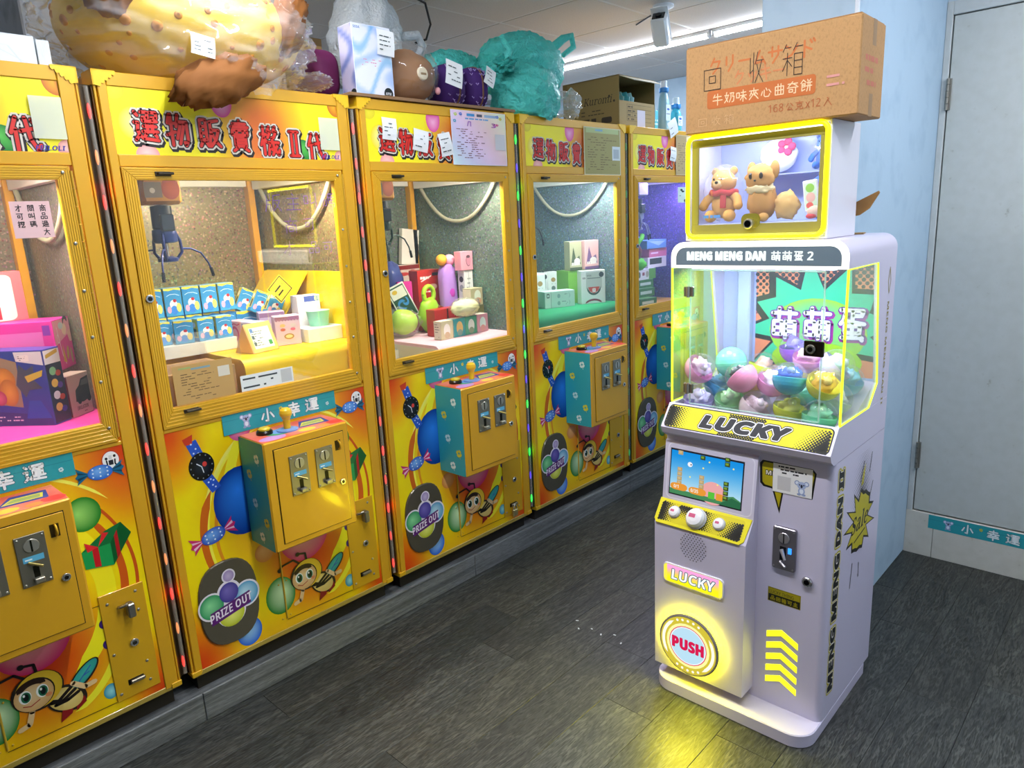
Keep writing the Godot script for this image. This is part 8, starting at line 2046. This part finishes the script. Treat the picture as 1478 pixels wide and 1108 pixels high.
	var leaf := single("folded_paper", "flat folded brown paper lying on top of the capsule machine", "paper", MB.new().col("9a7c4a").box(Vector3(0, 0, -0.06), Vector3(0.06, 0.003, 0.0), 0.001), paint(0.7), Vector3(1.40, 1.4478, -1.535), 0.2)
func card_mat() -> StandardMaterial3D:
	if not mats.has("card"):
		var m := StandardMaterial3D.new()
		m.vertex_color_use_as_albedo = true
		m.albedo_texture = noise_tex("cardfibre", 0.03, 5, 91, 256, ramp([0.0, "e2e0de", 0.5, "ffffff", 1.0, "f0eeec"]))
		m.uv1_triplanar = true; m.uv1_scale = Vector3(14, 9, 14); m.roughness = 0.8
		mats["card"] = m
	return mats["card"]
func bear(called: String, label: String, at: Vector3, c: String, scarf: String, s: float) -> void:
	var t := thing(called, label, "plush toy", at)
	var dark := Color(c).darkened(0.15)
	var put := func(n: String, m: MB) -> void: part(t, n, m, paint(0.9))
	put.call("bear_body", MB.new().col(c).blob(Vector3(0, 0.052, 0) * s, lump(Vector3(0.037, 0.042, 0.030) * s, 0.002, 10.0, 3), 24, 16))
	put.call("bear_head", MB.new().col(c).blob(Vector3(0, 0.118, 0.006) * s, lump(Vector3(0.038, 0.034, 0.033) * s, 0.002, 10.0, 4), 24, 16))
	put.call("muzzle", MB.new().col(Color(c).lightened(0.3)).ball(Vector3(-0.004, 0.110, 0.034) * s, Vector3(0.015, 0.012, 0.010) * s, 14, 10))
	put.call("nose", MB.new().col("1c1410").ball(Vector3(-0.004, 0.115, 0.043) * s, Vector3(0.006, 0.0045, 0.004) * s, 10, 8))
	for e in [-1, 1]:
		put.call("ear", MB.new().col(dark).ball(Vector3(e * 0.029, 0.147, 0.0) * s, Vector3(0.013, 0.013, 0.008) * s, 12, 8))
		put.call("eye", MB.new().col("140f0c").ball(Vector3(e * 0.013 - 0.003, 0.124, 0.036) * s, Vector3(0.003, 0.004, 0.003) * s, 8, 6))
		put.call("arm", MB.new().col(c).tube([Vector3(e * 0.030, 0.078, 0.006) * s, Vector3(e * 0.048, 0.066, 0.014) * s, Vector3(e * 0.055, 0.050, 0.022) * s], 0.014 * s, 9, 0.013 * s).ball(Vector3(e * 0.056, 0.047, 0.023) * s, Vector3.ONE * 0.0135 * s, 10, 8))
		put.call("foot", MB.new().col(c).ball(Vector3(e * 0.030, 0.018, 0.026) * s, Vector3(0.017, 0.018, 0.026) * s, 14, 10))
	if scarf:
		var ring := []
		for i in 19: ring.append(Vector3(0.036 * cos(TAU * i / 18), 0.085 + 0.003 * sin(i * 2.0), 0.004 + 0.030 * sin(TAU * i / 18)) * s)
		put.call("scarf", MB.new().col(scarf).tube(ring, 0.009 * s, 8).box(Vector3(0.004, 0.040, 0.030) * s, Vector3(0.022, 0.084, 0.036) * s, 0.002))
	part(t, "wrapper", MB.new().blob(Vector3(0, 0.083, 0.002) * s, lump(Vector3(0.060, 0.083, 0.047) * s, 0.004, 12.0, 8), 40, 28), pane("ffffff", 0.05, 0.05))

# ================================================================ small things
func extras() -> void:
	var st := MB.new().plane(Vector3(0, 0, 0), Vector3.RIGHT, Vector3.UP, 0.0001)
	banner(st, 0, 0, 0.40, 0.062)
	single("door_sticker", "teal sticker strip with a koala below the grey door", "sticker", st, paint(0.35), Vector3(1.463, 0.135, -2.6278))
	var cd := single("wall_conduit", "thin white plastic conduit running down the corner of the blue column", "conduit", MB.new().col("dfe6ee").box(Vector3(-0.006, 0.0, 0.0), Vector3(0.006, 1.15, 0.010), 0.002), paint(0.5), Vector3(1.366, 1.45, -1.6738))
	# padlocks on the lock plates
	for k in 3:
		var u: float = [0.701 - W, 0.701, 0.692 + W][k]
		var v: float = [0.312, 0.312, 0.080][k]
		var t := thing("padlock", ["steel padlock on the lock plate of the leftmost machine", "steel padlock on the lock plate beside the blue box machine's controls", "brass padlock hanging low on the noted machine"][k], "padlock", Vector3(0.0062, YB + v, -u), "padlocks")
		if k < 2:
			part(t, "lock_body", MB.new().col("8d8a80").box(Vector3(0.004, -0.022, -0.024), Vector3(0.030, 0.022, -0.004), 0.003), paint(0.3, 0.8))
			part(t, "shackle", MB.new().col("b5b1a2").tube([Vector3(0.0, 0.012, 0.012), Vector3(0.016, 0.018, 0.010), Vector3(0.018, 0.020, -0.008)], 0.005, 8), paint(0.25, 0.9))
		else:
			part(t, "lock_body", MB.new().col("b8a878").box(Vector3(0.011, -0.050, -0.015), Vector3(0.023, -0.016, 0.015), 0.003), paint(0.3, 0.7))
			var sh := []
			for i in 11: sh.append(Vector3(0.018, -0.018 + 0.022 * sin(PI * i / 10.0), 0.010 * cos(PI * i / 10.0)))
			part(t, "shackle", MB.new().col("c9c6ba").tube(sh, 0.003, 7), paint(0.25, 0.9))
	# scraps on the floor
	var r := RandomNumberGenerator.new()
	r.seed = 5
	for i in 6:
		var b := MB.new().col("d6dad8")
		b.box(Vector3(-0.004, 0, -0.0025), Vector3(0.003 + r.randf() * 0.004, 0.0010, 0.0025), 0.0003)
		single("paper_scrap", ["tiny pale paper scrap nearest the row on the dark floor", "second tiny paper scrap of the short trail on the floor", "third tiny paper scrap of the short trail on the floor", "fourth tiny paper scrap of the short trail on the floor", "tiny paper scrap nearest the capsule machine", "stray tiny paper scrap left of the trail"][i], "scrap", b, paint(0.7), Vector3([0.62, 0.66, 0.71, 0.75, 0.80, 0.58, 1.05, 1.12, 0.9][i], 0.0003, [-1.22, -1.25, -1.24, -1.27, -1.24, -1.26, -0.9, -1.9, -2.0][i]), r.randf() * 3.0, "paper scraps on the floor")
